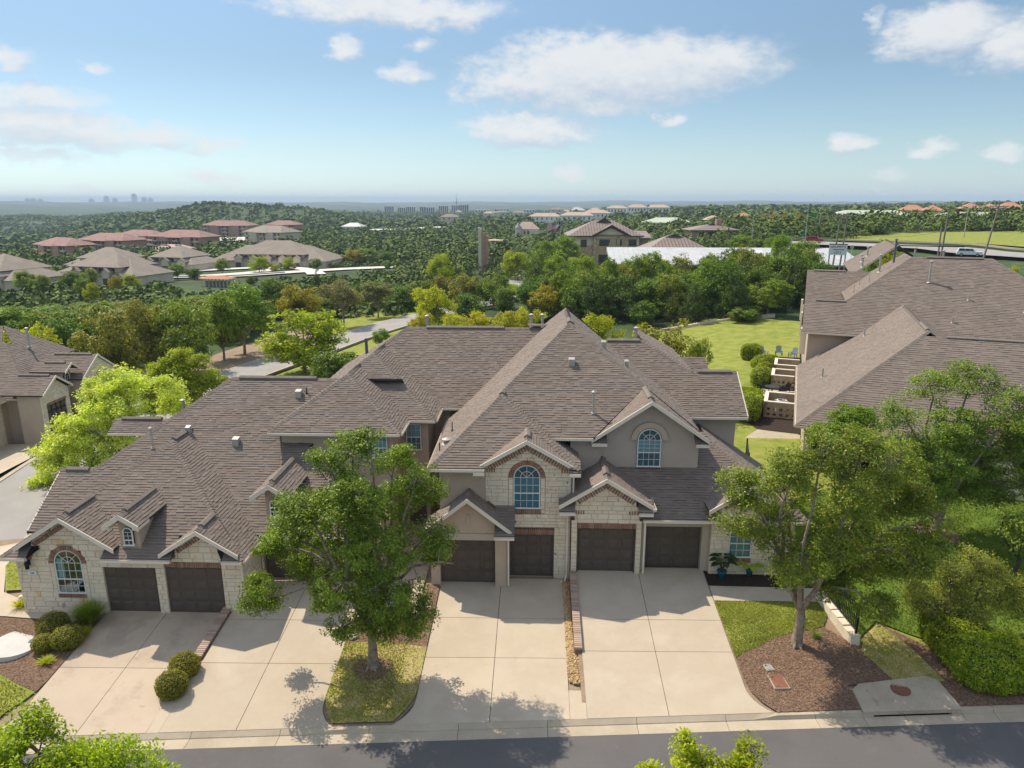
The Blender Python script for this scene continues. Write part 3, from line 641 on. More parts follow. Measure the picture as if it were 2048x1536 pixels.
def blades(name, polys, n, f, mat, h0, h1, label):
    V = []
    areas = [abs(sum(p[i - 1][0] * p[i][1] - p[i][0] * p[i - 1][1] for i in range(len(p)))) / 2 for p in polys]
    for p, ar in zip(polys, areas):
        m = int(n * ar / sum(areas)); xs = [q[0] for q in p]; ys = [q[1] for q in p]
        X = npr.uniform(min(xs), max(xs), m * 3); Y = npr.uniform(min(ys), max(ys), m * 3); ok = inpoly(X, Y, p); X = X[ok][:m]; Y = Y[ok][:m]
        dens = np.sin(X * 1.7 + np.sin(Y * 2.1)) * np.sin(Y * 1.9 + 1.0) + npr.uniform(-1, 1, len(X)) > -.75
        X = X[dens]; Y = Y[dens]
        Zv = np.array([f(a, b) for a, b in zip(X, Y)]) + .02
        h = npr.uniform(h0, h1, len(X)); a = npr.uniform(0, 6.28, len(X)); w = h * .35
        lean = np.stack([npr.uniform(-.7, .7, len(X)), npr.uniform(-.7, .7, len(X)), np.ones(len(X))], -1) * h[:, None]
        c = np.stack([X, Y, Zv], -1); s = np.stack([np.cos(a), np.sin(a), np.zeros(len(X))], -1) * w[:, None]
        V.append(np.stack([c - s, c + s, c + lean], 1).reshape(-1, 3))
    V = np.concatenate(V); F = np.arange(len(V)).reshape(-1, 3)
    return tag(link(name, npmesh(name, V, F, mat)), label, 'grass', kind='stuff')
blades('grass', [LAWN_D], 15000, yard, m_blade, .03, .07, 'short sunny grass of the lawn beside the rightmost driveway')
blades('grass', [ISL, [(12.5, 24.2), (13.0, 22.62), (14.8, 22.62), (14.5, 24.6), (13.9, 25.9)]], 15000, yard, m_bladedry, .03, .07, 'short sunburnt grass of the island and of the patch before the fence')
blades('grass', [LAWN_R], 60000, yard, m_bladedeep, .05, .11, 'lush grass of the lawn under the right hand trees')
blades('grass', [[(-18.5, 21.9), (-19.2, 20.0), (-26, 19.7), (-26, 23.1), (-20.4, 22.8)], [(-26.6, 33), (-25.9, 30.7), (-24, 28.2), (-23.2, 28.3), (-23.2, 38), (-28, 38)]], 26000, yard, m_blade, .04, .09, 'short grass of the lawns at the left corner')

# ------------------------------------------------------------------ building kit
def edges_of(polys):
    E = []
    for p in polys:
        for i in range(len(p)): E.append((p[i - 1], p[i]))
    return E
def scan(E, v):
    xs = []
    for (a, b) in E:
        if (a[1] > v) != (b[1] > v): xs.append(a[0] + (b[0] - a[0]) * (v - a[1]) / (b[1] - a[1]))
    xs.sort(); return [(xs[i], xs[i + 1]) for i in range(0, len(xs) - 1, 2)]
def fill(polys, hs, ls, gap, rg, minw=.06, align=False):
    """courses of pieces in a polygon: list of (bl, br, tr, tl) in (u, v)"""
    E = edges_of(polys); vs = [q[1] for p in polys for q in p]; v, vmax = min(vs), max(vs); out = []; row = 0
    while v < vmax - .01:
        h = rg.uniform(*hs); t = min(v + h, vmax)
        if vmax - t < hs[0] * .4: t = vmax
        ib, it = scan(E, v + 1e-4), scan(E, t - 1e-4 - (0 if not gap else gap))
        if len(ib) != len(it):
            m = scan(E, (v + t) / 2)
            pairs = [(a, a) for a in m]
        else: pairs = list(zip(ib, it))
        for (b0, b1), (t0, t1) in pairs:
            lo, hi = max(b0, t0), min(b1, t1); cuts = []
            if hi - lo > ls[0]:
                u = lo + (rg.uniform(.3, 1) * ls[0])
                while u < hi - ls[0] * .45: cuts.append(u); u += rg.uniform(*ls)
            B_ = [b0] + cuts + [b1]; T_ = [t0] + cuts + [t1]
            for i in range(len(B_) - 1):
                bl, br, tl, tr = B_[i], B_[i + 1], T_[i], T_[i + 1]
                g = gap / 2
                if max(br - bl, tr - tl) < minw: continue
                a0, a1, c0, c1 = bl + g, br - g, tl + g, tr - g
                if a1 < a0: a0 = a1 = (a0 + a1) / 2
                if c1 < c0: c0 = c1 = (c0 + c1) / 2
                out.append(((a0, v + g), (a1, v + g), (c1, t - g), (c0, t - g)))
        v = t; row += 1
    return out
CAMV = Vector((0, 0, CAMZ))
class House:
    """one building: root empty, roof part, wall parts"""
    def __init__(s, root, expo=.14, tabw=(.17, .33), singles=300, up=1):
        s.root = root; s.expo = expo; s.tabw = tabw; s.n = singles; s.deck = MB(); s.tabs = []; s.caps = MB(); s.vents = []; s.rg = random.Random(len(bpy.data.objects))
        s.stones = []; s.bricks = []; s.mw = root.matrix_basis.copy() if root.get('local') else Matrix.Identity(4)
    def face(s, kind, ref, z0, p, pts, shingle=True, thick=.10):
        d = {'S': (0, 1), 'N': (0, -1), 'W': (1, 0), 'E': (-1, 0)}[kind]
        def zf(x, y):
            return z0 + p * ((x * d[0] + y * d[1]) - ref * (d[0] + d[1]))
        P = [Vector((x, y, zf(x, y))) for x, y in pts]
        k = math.sqrt(1 + p * p); up = Vector((d[0], d[1], p)) / k; n = Vector((-p * d[0], -p * d[1], 1)) / k; u = up.cross(n)
        a = sum((P[i - 1].cross(P[i]) for i in range(len(P))), Vector())
        if a.dot(n) < 0: P = P[::-1]
        m = len(P); low = [q - Vector((0, 0, thick)) for q in P]
        s.deck.add(P + low, [tuple(range(m)), tuple(range(2 * m - 1, m - 1, -1))] + [(i, m + i, m + (i + 1) % m, (i + 1) % m) for i in range(m)])
        if shingle:
            o = P[0]; v0 = min((q - o).dot(up) for q in P)
            poly = [((q - o).dot(u), (q - o).dot(up) - v0) for q in P]
            for (bl, br, tr, tl) in fill([poly], (s.expo, s.expo), s.tabw, 0.0, s.rg, .03):
                w = lambda q: o + u * q[0] + up * (q[1] + v0)
                s.tabs.append((w(bl), w(br), w(tr), w(tl), n, abs(bl[0] - tl[0]) + abs(br[0] - tr[0]) < .005, u, up))
    def cap(s, p0, p1, w=.15, lift=.03):
        """overlapping cap shingles along a hip or ridge"""
        p0, p1 = Vector(p0), Vector(p1); d = p1 - p0; L = d.length; d.normalize(); x = d.cross(Vector((0, 0, 1))).normalized(); n = x.cross(d).normalized()
        if n.z < 0: n = -n
        k = max(1, int(L / .17))
        for i in range(k):
            a = p0 + d * (L * i / k); b = p0 + d * (L * (i + 1.12) / k); la, lb = lift + .022, lift
            dr = w * .62 if abs(d.z) < .05 else w * .46
            vs = [a + x * w - n * (dr - la * .6), a + n * la, a - x * w - n * (dr - la * .6), b + x * w - n * (dr - lb * .6), b + n * lb, b - x * w - n * (dr - lb * .6), a + n * (la - .03)]
            s.caps.add(vs, [(0, 1, 4, 3), (1, 2, 5, 4), (0, 6, 1), (1, 6, 2)])
    def vent(s, p0, p1, w=.14):
        """raised ridge vent"""
        p0, p1 = Vector(p0), Vector(p1); d = (p1 - p0).normalized(); x = d.cross(Vector((0, 0, 1))).normalized(); z = Vector((0, 0, 1)); m = MB()
        prof = [(-w, -.05), (-w, .012), (0, .10), (w, .012), (w, -.05)]
        a = [p0 + x * q + z * (h + .01) for q, h in prof]; b = [p1 + x * q + z * (h + .01) for q, h in prof]
        m.add(a + b, [(i, i + 1, 6 + i, 5 + i) for i in range(4)] + [(4, 3, 2, 1, 0), (5, 6, 7, 8, 9)]); s.vents.append(m)
    def finish_roof(s, label=None):
        roof = s.deck.build('roof', m_deck, s.root, label)
        s.roof = roof
        tabs = s.tabs; w = s.mw
        if s.n:
            key = sorted(range(len(tabs)), key=lambda i: (w @ ((tabs[i][0] + tabs[i][2]) / 2) - CAMV).length + (0 if tabs[i][5] else 1e4) + (200 if (w.to_3x3() @ tabs[i][4]).dot(CAMV - w @ tabs[i][0]) < 0 else 0))
            single = set(key[:s.n])
            unit = MB(); unit.add([(0, 0, 0), (1, 0, 0), (0, 0, .028), (1, 0, .028), (1, 1, .004), (0, 1, .004)], [(2, 3, 4, 5), (0, 2, 5), (1, 4, 3)]); unit.m = 1; unit.add([(0, 0, 0), (1, 0, 0), (1, 0, .028), (0, 0, .028)], [(0, 1, 2, 3)])
            ume = unit.mesh('shingle', [m_shingle, m_deck])
        else: single = set()
        V, F4, F3 = [], [], []; 
        V = []; F = []
        for i, (bl, br, tr, tl, n, rect, u, up) in enumerate(tabs):
            if i in single:
                o = bpy.data.objects.new('shingle', ume); C.objects.link(o); o.parent = roof
                L = (br - bl).length; h = (tl - bl).length
                o.matrix_local = Matrix(((u.x * L, up.x * h, n.x, bl.x), (u.y * L, up.y * h, n.y, bl.y), (u.z * L, up.z * h, n.z, bl.z), (0, 0, 0, 1)))
                continue
            t = s.rg.choice((.010, .019, .025, .029)); k = len(V)
            V += [bl, br, bl + n * t, br + n * t, tr + n * .004, tl + n * .004]
            F += [(k + 2, k + 3, k + 4, k + 5), (k, k + 1, k + 3, k + 2), (k, k + 2, k + 5), (k + 1, k + 4, k + 3)]
        if V:
            me = bpy.data.meshes.new('shingles'); me.from_pydata([tuple(v) for v in V], [], F); me.materials.append(m_shingle); me.materials.append(m_deck); me.polygons.foreach_set('material_index', [1 if i % 4 == 1 else 0 for i in range(len(F))])
            tag(link('shingles', me, roof, (0, 0, 0)), kind='stuff')
        if s.caps.v: tag(s.caps.build('ridge_caps', m_cap, roof, loc=(0, 0, 0)), kind='stuff')
        for m in s.vents: m.build('ridge_vent', m_cap, roof, loc=(0, 0, 0))
    # ---- walls
    def stone(s, part, polys, mp, hs=(.15, .30), ls=(.28, .72), depth=.13):
        """mortar sheet and stones; mp(u, v, d) -> world"""
        E = polys
        bm = bmesh.new(); 
        m = MB()
        pcs = fill(polys, (.3, .3), (50, 60), 0.0, random.Random(1), .0)
        for (bl, br, tr, tl) in pcs: m.add([mp(*bl, -.018), mp(*br, -.018), mp(*tr, -.018), mp(*tl, -.018)], [(0, 1, 2, 3)])
        bm.free()
        wall = m.build(part, m_mortar, s.root)
        for q in fill(polys, hs, ls, .014, s.rg, .05): s.stones.append((wall, q, mp, depth))
        return wall
    def finish_stones(s, n=300):
        def dist(a): return (s.mw @ Vector(a[2](*a[1][0], 0)) - CAMV).length
        order = sorted(range(len(s.stones)), key=lambda i: dist(s.stones[i])); single = set(order[:n]); rest = {}
        for i, (wall, q, mp, depth) in enumerate(s.stones):
            pr = s.rg.uniform(0, .016); cx = sum(p[0] for p in q) / 4; cz = sum(p[1] for p in q) / 4
            ins = [(p[0] + (.013 if p[0] < cx else -.013), p[1] + (.013 if p[1] < cz else -.013)) for p in q]
            ins = [(u + s.rg.uniform(-.006, .006), v + s.rg.uniform(-.006, .006)) for u, v in ins]
            vs = [mp(*p, -depth) for p in q] + [mp(*p, pr - .012) for p in q] + [mp(*p, pr) for p in ins]
            fs = [(8, 9, 10, 11)] + [(4 + k, 4 + (k + 1) % 4, 8 + (k + 1) % 4, 8 + k) for k in range(4)] + [(k, (k + 1) % 4, 4 + (k + 1) % 4, 4 + k) for k in range(4)]
            if i in single: MB().add(vs, fs).build('stone', m_stone, wall, loc=(0, 0, 0))
            else: rest.setdefault(wall, MB()).add(vs, fs)
        for wall, m in rest.items(): tag(m.build('stones', m_stone, wall, loc=(0, 0, 0)), kind='stuff')
    def brick(s, wall, vs8): s.bricks.append((wall, vs8))
    def soldier(s, wall, u0, u1, v0, v1, mp, w=.075, gap=.018, d=.03):
        n = max(1, int(round((u1 - u0) / (w + gap)))); st = (u1 - u0) / n
        for i in range(n):
            a, b = u0 + i * st + gap / 2, u0 + (i + 1) * st - gap / 2; dd = d + s.rg.uniform(-.006, .006)
            s.brick(wall, [mp(a, v0, -.1), mp(b, v0, -.1), mp(b, v1, -.1), mp(a, v1, -.1), mp(a, v0, dd), mp(b, v0, dd), mp(b, v1, dd), mp(a, v1, dd)])
    def arch(s, wall, cu, cv, r0, r1, mp, n=21, drop=.0, d=.035):
        for i in range(n):
            a0 = math.pi * (i + .10) / n; a1 = math.pi * (i + .90) / n; dd = d + s.rg.uniform(-.006, .006)
            q = [(cu + r * math.cos(a), cv + r * math.sin(a)) for r, a in ((r0, a0), (r1, a0), (r1, a1), (r0, a1))]
            s.brick(wall, [mp(*p, -.1) for p in q] + [mp(*p, dd) for p in q])
    def rake(s, wall, p0, p1, mp, h=.19, w=.075, gap=.05, d=.045):
        """bricks standing square to a gable slope, hanging below the line p0-p1"""
        p0, p1 = Vector(p0), Vector(p1); dv = p1 - p0; L = dv.length; dv.normalize(); nn = Vector((dv.y, -dv.x))
        if nn.y > 0: nn = -nn
        n = int(L / (w + gap))
        for i in range(n):
            a = p0 + dv * ((i + .5) * L / n - w / 2); b = a + dv * w; q = [a, b, b + nn * h, a + nn * h]; dd = d + s.rg.uniform(-.006, .006)
            s.brick(wall, [mp(p.x, p.y, -.1) for p in q] + [mp(p.x, p.y, dd) for p in q])
    def finish_bricks(s, n=300):
        order = sorted(range(len(s.bricks)), key=lambda i: (s.mw @ Vector(s.bricks[i][1][4]) - CAMV).length); single = set(order[:n]); rest = {}
        fs = [(4, 5, 6, 7), (0, 1, 5, 4), (1, 2, 6, 5), (2, 3, 7, 6), (3, 0, 4, 7)]
        for i, (wall, vs) in enumerate(s.bricks):
            if i in single: MB().add(vs, fs).build('brick', m_brick, wall, loc=(0, 0, 0))
            else: rest.setdefault(wall, MB()).add(vs, fs)
        for wall, m in rest.items(): tag(m.build('bricks', m_brick, wall, loc=(0, 0, 0)), kind='stuff')
    def gutter(s, p0, p1, out):
        """box gutter and fascia along an eave; out = outward direction"""
        p0, p1 = Vector(p0), Vector(p1); o = Vector(out).normalized(); z = Vector((0, 0, 1)); m = MB()
        m.obox(p0 - o * .03 - z * .17, p1 - p0, o * .035, z * .165)
        a = p0 + o * .005 - z * .125; d = p1 - p0
        m.obox(a, d, o * .11, z * .012); m.obox(a + o * .10, d, o * .012, z * .115); m.obox(a, d, o * .012, z * .115)
        for q in (a, a + d - d.normalized() * .012): m.obox(q, d.normalized() * .012, o * .11, z * .115)
        return m.build('gutter', m_trim, s.root)
    def rakeboard(s, p0, p1, h=.17, t=.05):
        p0, p1 = Vector(p0), Vector(p1); m = MB(); y = Vector((0, -1, 0)) if abs((p1 - p0).normalized().y) < .5 else Vector((1, 0, 0))
        m.obox(p0 - Vector((0, 0, h + .0)), p1 - p0, y * t, Vector((0, 0, h + .02))); return m.build('rake_board', m_trim, s.root)
def dirmap(o, u, n):
    """plane map: origin, horizontal direction u, outward normal n"""
    o, u, n = Vector(o), Vector(u), Vector(n)
    return lambda a, v, d: tuple(o + u * a + n * d + Vector((0, 0, v)))
def window(root, mp, u0, u1, v0, v1, arch=False, nx=4, nt=3, nb=2, split=.45, blind='top', frame=None, fan=True, off_=-.03):
    """window part (frame, rail, muntins) with pane and blind sub-parts; v1 = spring line when arched"""
    frame = frame or m_white; F = MB(); W_ = u1 - u0; cu = (u0 + u1) / 2; r = W_ / 2; t = .045
    def fb(a, b, c, d_, d0=-.05, d1=.0):
        F.add([mp(a, c, d0 + off_), mp(b, c, d0 + off_), mp(b, d_, d0 + off_), mp(a, d_, d0 + off_), mp(a, c, d1 + off_), mp(b, c, d1 + off_), mp(b, d_, d1 + off_), mp(a, d_, d1 + off_)],
              [(4, 5, 6, 7), (0, 1, 5, 4), (1, 2, 6, 5), (2, 3, 7, 6), (3, 0, 4, 7)])
    def seg(p, q, w, d0=-.045, d1=-.012):
        p, q = Vector(p), Vector(q); dv = (q - p).normalized(); nn = Vector((-dv.y, dv.x)) * (w / 2); P = [p - nn, q - nn, q + nn, p + nn]
        F.add([mp(a.x, a.y, d0 + off_) for a in P] + [mp(a.x, a.y, d1 + off_) for a in P], [(4, 5, 6, 7), (0, 1, 5, 4), (1, 2, 6, 5), (2, 3, 7, 6), (3, 0, 4, 7)])
    fb(u0, u0 + t, v0, v1); fb(u1 - t, u1, v0, v1); fb(u0 - .03, u1 + .03, v0 - .05, v0, -.05, .035); vm = v0 + (v1 - v0) * split
    fb(u0 + t, u1 - t, vm - .025, vm + .025, -.05, -.004)
    if not arch: fb(u0, u1, v1 - t, v1)
    else:
        n = 16
        for i in range(n):
            a0, a1 = math.pi * i / n, math.pi * (i + 1) / n
            seg((cu + (r - t / 2) * math.cos(a0), v1 + (r - t / 2) * math.sin(a0)), (cu + (r - t / 2) * math.cos(a1), v1 + (r - t / 2) * math.sin(a1)), t, -.05, 0)
        seg((u0 + t, v1), (u1 - t, v1), .018)
        if fan:
            for i in range(8):
                a0, a1 = math.pi * i / 8, math.pi * (i + 1) / 8; seg((cu + r * .48 * math.cos(a0), v1 + r * .48 * math.sin(a0)), (cu + r * .48 * math.cos(a1), v1 + r * .48 * math.sin(a1)), .02)
            for a in (45, 90, 135): seg((cu, v1), (cu + (r - t) * math.cos(rad(a)), v1 + (r - t) * math.sin(rad(a))), .018)
    panes = []
    xs = [u0 + t + (W_ - 2 * t) * i / nx for i in range(nx + 1)]
    for rows, a, b in ((nb, v0, vm - .025), (nt, vm + .025, v1)):
        ys = [a + (b - a) * i / rows for i in range(rows + 1)]
        for i in range(1, nx): seg((xs[i], a), (xs[i], b), .016)
        for j in range(1, rows): seg((u0 + t, ys[j]), (u1 - t, ys[j]), .016)
        for i in range(nx):
            for j in range(rows): panes.append([(xs[i], ys[j]), (xs[i + 1], ys[j]), (xs[i + 1], ys[j + 1]), (xs[i], ys[j + 1])])
    if arch:
        for k in range(4):
            pts = [(cu + (r - t) * math.cos(math.pi * (k + j / 4) / 4), v1 + (r - t) * math.sin(math.pi * (k + j / 4) / 4)) for j in range(5)]
            panes.append([(cu, v1)] + pts)
    w = F.build('window', frame, root)
    loc = (0, 0, 0) if not root.get('local') else (0, 0, 0)
    for p in panes:
        m = MB(); m.prism([mp(a, b, -.036 + off_) for a, b in p], Vector(mp(p[0][0], p[0][1], -.030 + off_)) - Vector(mp(p[0][0], p[0][1], -.036 + off_))); m.build('pane', m_glass, w, loc=loc)
    # blinds and the dark room
    bk = MB(); top = [(u1, v1)] + [(cu + r * math.cos(math.pi * i / 10), v1 + r * math.sin(math.pi * i / 10)) for i in range(1, 10)] + [(u0, v1)] if arch else [(u1, v1), (u0, v1)]
    bk.poly([mp(a, b, -.118 + off_) for a, b in [(u0, v0), (u1, v0)] + top]); bk.build('room_dark', m_dark if blind in ('none', 'curtain') else m_blinddark, w, loc=loc)
    if blind in ('top', 'full'):
        bb = MB(); lo = vm if blind == 'top' else v0 + .02; n = int((v1 - lo) / .05)
        for i in range(n):
            z = lo + (v1 - lo) * (i + .5) / n; bb.add([mp(u0 + t, z - .022, -.07 + off_), mp(u1 - t, z - .022, -.07 + off_), mp(u1 - t, z + .022, -.09 + off_), mp(u0 + t, z + .022, -.09 + off_)], [(0, 1, 2, 3)])
        bb.build('blind', m_blind if blind == 'top' else m_blindteal, w, loc=loc)
    elif blind == 'curtain':
        for sgn, a, b in ((1, u0 + t, u0 + W_ * .30), (-1, u1 - W_ * .12, u1 - t)):
            k = 8; bb = MB()
            for i in range(k):
                x0, x1 = a + (b - a) * i / k, a + (b - a) * (i + 1) / k; dd = (-.08, -.10) if i % 2 else (-.10, -.08)
                bb.add([mp(x0, vm, dd[0] + off_), mp(x1, vm, dd[1] + off_), mp(x1, v1 + r * .3, dd[1] + off_), mp(x0, v1 + r * .3, dd[0] + off_)], [(0, 1, 2, 3)])
            bb.build('curtain', m_blind, w, loc=loc)
    return w
def garage_door(root, mp, u0, u1, v0, v1, d=-.16, label=None, cols=4, rows=4, mat=None):
    mat = mat or m_door; m = MB(); H = (v1 - v0) / rows; Wd = (u1 - u0) / cols
    def blk(m, a, b, c, e, d0, d1, ins=0):
        m.add([mp(a, c, d0), mp(b, c, d0), mp(b, e, d0), mp(a, e, d0), mp(a + ins, c + ins, d1), mp(b - ins, c + ins, d1), mp(b - ins, e - ins, d1), mp(a + ins, e - ins, d1)],
              [(4, 5, 6, 7), (0, 1, 5, 4), (1, 2, 6, 5), (2, 3, 7, 6), (3, 0, 4, 7)])
    blk(m, u0, u1, v0, v1, d - .05, d - .012)
    door = m.build('garage_door', mat, root, label)
    for r_ in range(rows):
        a = v0 + r_ * H; s_ = MB(); blk(s_, u0, u1, a + .006, a + H - .006, d - .03, d); s_.build('door_section', mat, door, loc=(0, 0, 0))
        for c in range(cols):
            x = u0 + c * Wd; p = MB(); g = .055
            blk(p, x + g, x + Wd - g, a + .07, a + H - .07, d, d + .022, .02); blk(p, x + g + .05, x + Wd - g - .05, a + .12, a + H - .12, d + .02, d + .034, .025)
            p.build('door_panel', mat, door, loc=(0, 0, 0))
    return door
def pipe(root, base, h, r=.055, cap=True, mat=None, name='vent_pipe'):
    m = MB(); b = Vector(base); m.cyl(b - Vector((0, 0, .2)), b + Vector((0, 0, h)), r, r, 10); m.cyl(b - Vector((0, 0, .02)), b + Vector((0, 0, .07)), r * 2.2, r * 1.3, 10)
    if cap: m.cyl(b + Vector((0, 0, h + .02)), b + Vector((0, 0, h + .07)), r * 1.9, r * 1.9, 10); m.cyl(b + Vector((0, 0, h + .07)), b + Vector((0, 0, h + .13)), r * 1.9, r * .4, 10)
    return m.build(name, mat or m_pipe, root, smooth=False)
def boxvent(root, base, s=.3):
    x, y, z = base; m = MB(); m.prism([(x - s / 2, y - s * .6, z - .25), (x - s / 2, y + s * .4, z - .1), (x - s / 2, y + s * .4, z + .26), (x - s / 2, y - s * .6, z + .2)], (s, 0, 0)); return m.build('roof_vent', m_pipe, root)
def downspout(root, pts, w=.075):
    m = MB()
    for a, b in zip(pts[:-1], pts[1:]): m.bar(a, b, w, w * .8)
    return m.build('downspout', m_trim, root)

# ------------------------------------------------------------------ the row of town houses
TH = empty('townhouse_row', (-5.0, 29.0, -.3), 'long stone and stucco row house with pairs of brown garage doors facing the front street', 'town house')
H1 = House(TH)
p = .667
HF = H1.face
fm = lambda y: dirmap((0, y, 0), (1, 0, 0), (0, -1, 0))
# -- unit A: front wing
HF('S', 26.05, 2.35, p, [(-22.2, 26.05), (-21.1, 26.05), (-21.1, 27.2), (-17.95, 27.2), (-17.95, 26.05), (-15.0, 26.05), (-15.0, 27.0), (-12.85, 27.0), (-12.85, 26.05), (-12.0, 26.05), (-17.1, 31.15)])
HF('E', -12.0, 2.35, p, [(-12.0, 26.05), (-12.0, 27.95), (-17.1, 33.05), (-17.1, 31.15)])
HF('W', -22.2, 2.35, p, [(-22.2, 26.05), (-17.1, 31.15), (-17.1, 33.05), (-22.2, 27.95)])
H1.cap((-12.0, 26.05, 2.35), (-17.1, 31.15, 5.75)); H1.cap((-22.2, 26.05, 2.35), (-17.1, 31.15, 5.75)); H1.vent((-17.1, 31.3, 5.75), (-17.1, 33.0, 5.75))
def gable_roof(xc, zr, half, pt, yf, yr, yl, vent=True, vl=None):
    zl = zr - half * pt
    HF('W', xc - half, zl, pt, [(xc - half, yf), (xc, yf), (xc, yr), (xc - half, yl)]); HF('E', xc + half, zl, pt, [(xc + half, yf), (xc, yf), (xc, yr), (xc + half, yl)])
    H1.cap((xc, yf + .02, zr), (xc, yf + (.55 if vent else yr - yf - .05), zr))
    if vent: H1.vent((xc, yf + .5, zr + .01), (xc, yr - .15, zr + .01))
    H1.rakeboard((xc - half - .02, yf, zl), (xc, yf, zr)); H1.rakeboard((xc, yf, zr), (xc + half + .02, yf, zl))
gable_roof(-19.5, 4.08, 2.1, .65, 26.12, 28.6, 26.6)
gable_roof(-13.85, 3.6, 1.65, .65, 26.12, 27.9, 26.35)
for a, b in ((-22.2, -21.1), (-17.95, -15.0), (-12.85, -12.0)): H1.gutter((a, 26.05, 2.33), (b, 26.05, 2.33), (0, -1, 0))
H1.gutter((-12.0, 26.05, 2.33), (-12.0, 27.9, 2.33), (1, 0, 0))
# main roof of unit A and over the garages of unit B
HF('S', 28.1, 2.48, p, [(-22.5, 28.1), (-22.5, 30.9), (-20.9, 30.9), (-16, 35.84), (-9.9, 35.84), (-9.9, 33.0), (-11.0, 32.1), (-7.0, 28.1)])
HF('E', -7.0, 2.48, p, [(-7.0, 28.1), (-7.0, 32.35), (-11.0, 32.35), (-11.0, 32.1)]); H1.cap((-7.0, 28.1, 2.48), (-11.0, 32.1, 5.15))
HF('W', -23.74, 2.48, p, [(-20.9, 30.95), (-16, 35.84), (-20.9, 40.75)], False)
HF('N', 35.84, 7.642, p, [(-22, 42), (-16, 35.84), (-7, 35.84), (-7, 43.4), (-22, 43.4)], False)
HF('N', 30.9, 4.347, p, [(-22.5, 30.9), (-20.9, 30.9), (-20.9, 33), (-22.5, 33)], False)
H1.cap((-20.9, 30.9, 4.35), (-16, 35.84, 7.64)); H1.cap((-22.5, 30.9, 4.35), (-20.9, 30.9, 4.35)); H1.cap((-16, 35.84, 7.64), (-11.5, 35.84, 7.64))
H1.vent((-22.2, 30.9, 4.36), (-21.1, 30.9, 4.36)); H1.vent((-15.6, 35.84, 7.65), (-11.5, 35.84, 7.65))
H1.gutter((-11.95, 28.1, 2.46), (-7.0, 28.1, 2.46), (0, -1, 0))
H1.rakeboard((-22.5, 28.1, 2.48), (-22.5, 30.9, 4.35))
# small cross gable on the far left slope
HF('S', 37.2, 4.05, p, [(-24.0, 37.2), (-20.0, 37.2), (-20.0, 38.05), (-24.0, 38.05)]); HF('N', 38.9, 4.05, p, [(-24.0, 38.05), (-20.0, 38.05), (-20.0, 38.9), (-24.0, 38.9)], False)
H1.vent((-23.6, 38.05, 4.63), (-21.3, 38.05, 4.63)); H1.gutter((-24.0, 37.2, 4.03), (-19.5, 37.2, 4.03), (0, -1, 0))
# upper roofs of unit B, stepping back
ZB = 6.0
HF('S', 31.8, ZB, p, [(-12.75, 31.8), (-6.42, 31.8), (-9.585, 34.965)])
HF('E', -6.42, ZB, p, [(-6.42, 31.8), (-6.42, 34.0), (-9.585, 37.165), (-9.585, 34.965)])
HF('S', 34.0, ZB, p, [(-6.42, 34.0), (-5.05, 34.0), (-8.9, 37.85), (-9.585, 37.165)])
HF('E', -5.05, ZB, p, [(-5.05, 34.0), (-5.05, 36.3), (-8.9, 40.15), (-8.9, 37.85)])
HF('S', 36.3, ZB, p, [(-5.05, 36.3), (2.5, 36.3), (2.5, 41.4), (-7.65, 41.4), (-8.9, 40.15)])
HF('W', -12.75, ZB, p, [(-12.75, 31.8), (-9.585, 34.965), (-9.585, 37.165), (-8.9, 37.85), (-8.9, 40.15), (-7.65, 41.4), (-12.75, 46.5)])
HF('N', 41.4, 9.402, p, [(-12.75, 46.5), (-7.65, 41.4), (2.5, 41.4), (2.5, 46.5)], False)
for a, b in (((-12.75, 31.8, ZB), (-9.585, 34.965, 8.11)), ((-6.42, 31.8, ZB), (-9.585, 34.965, 8.11)), ((-9.585, 34.965, 8.11), (-9.585, 37.165, 8.11)), ((-9.585, 37.165, 8.11), (-8.9, 37.85, 8.57)),
             ((-5.05, 34.0, ZB), (-8.9, 37.85, 8.57)), ((-8.9, 37.85, 8.57), (-8.9, 40.15, 8.57)), ((-8.9, 40.15, 8.57), (-7.65, 41.4, 9.40)), ((-7.65, 41.4, 9.40), (1, 41.4, 9.40))): H1.cap(a, b)
H1.vent((-6.5, 41.4, 9.41), (-1.9, 41.4, 9.41)); H1.vent((-.5, 41.4, 9.55), (.7, 41.4, 9.55))
H1.gutter((-12.75, 31.8, ZB - .02), (-6.42, 31.8, ZB - .02), (0, -1, 0)); H1.gutter((-6.42, 31.8, ZB - .02), (-6.42, 33.9, ZB - .02), (1, 0, 0))
H1.gutter((-6.4, 34.0, ZB - .02), (-5.05, 34.0, ZB - .02), (0, -1, 0)); H1.gutter((-5.05, 34.0, ZB - .02), (-5.05, 36.2, ZB - .02), (1, 0, 0)); H1.gutter((-5.05, 36.3, ZB - .02), (-4.0, 36.3, ZB - .02), (0, -1, 0))
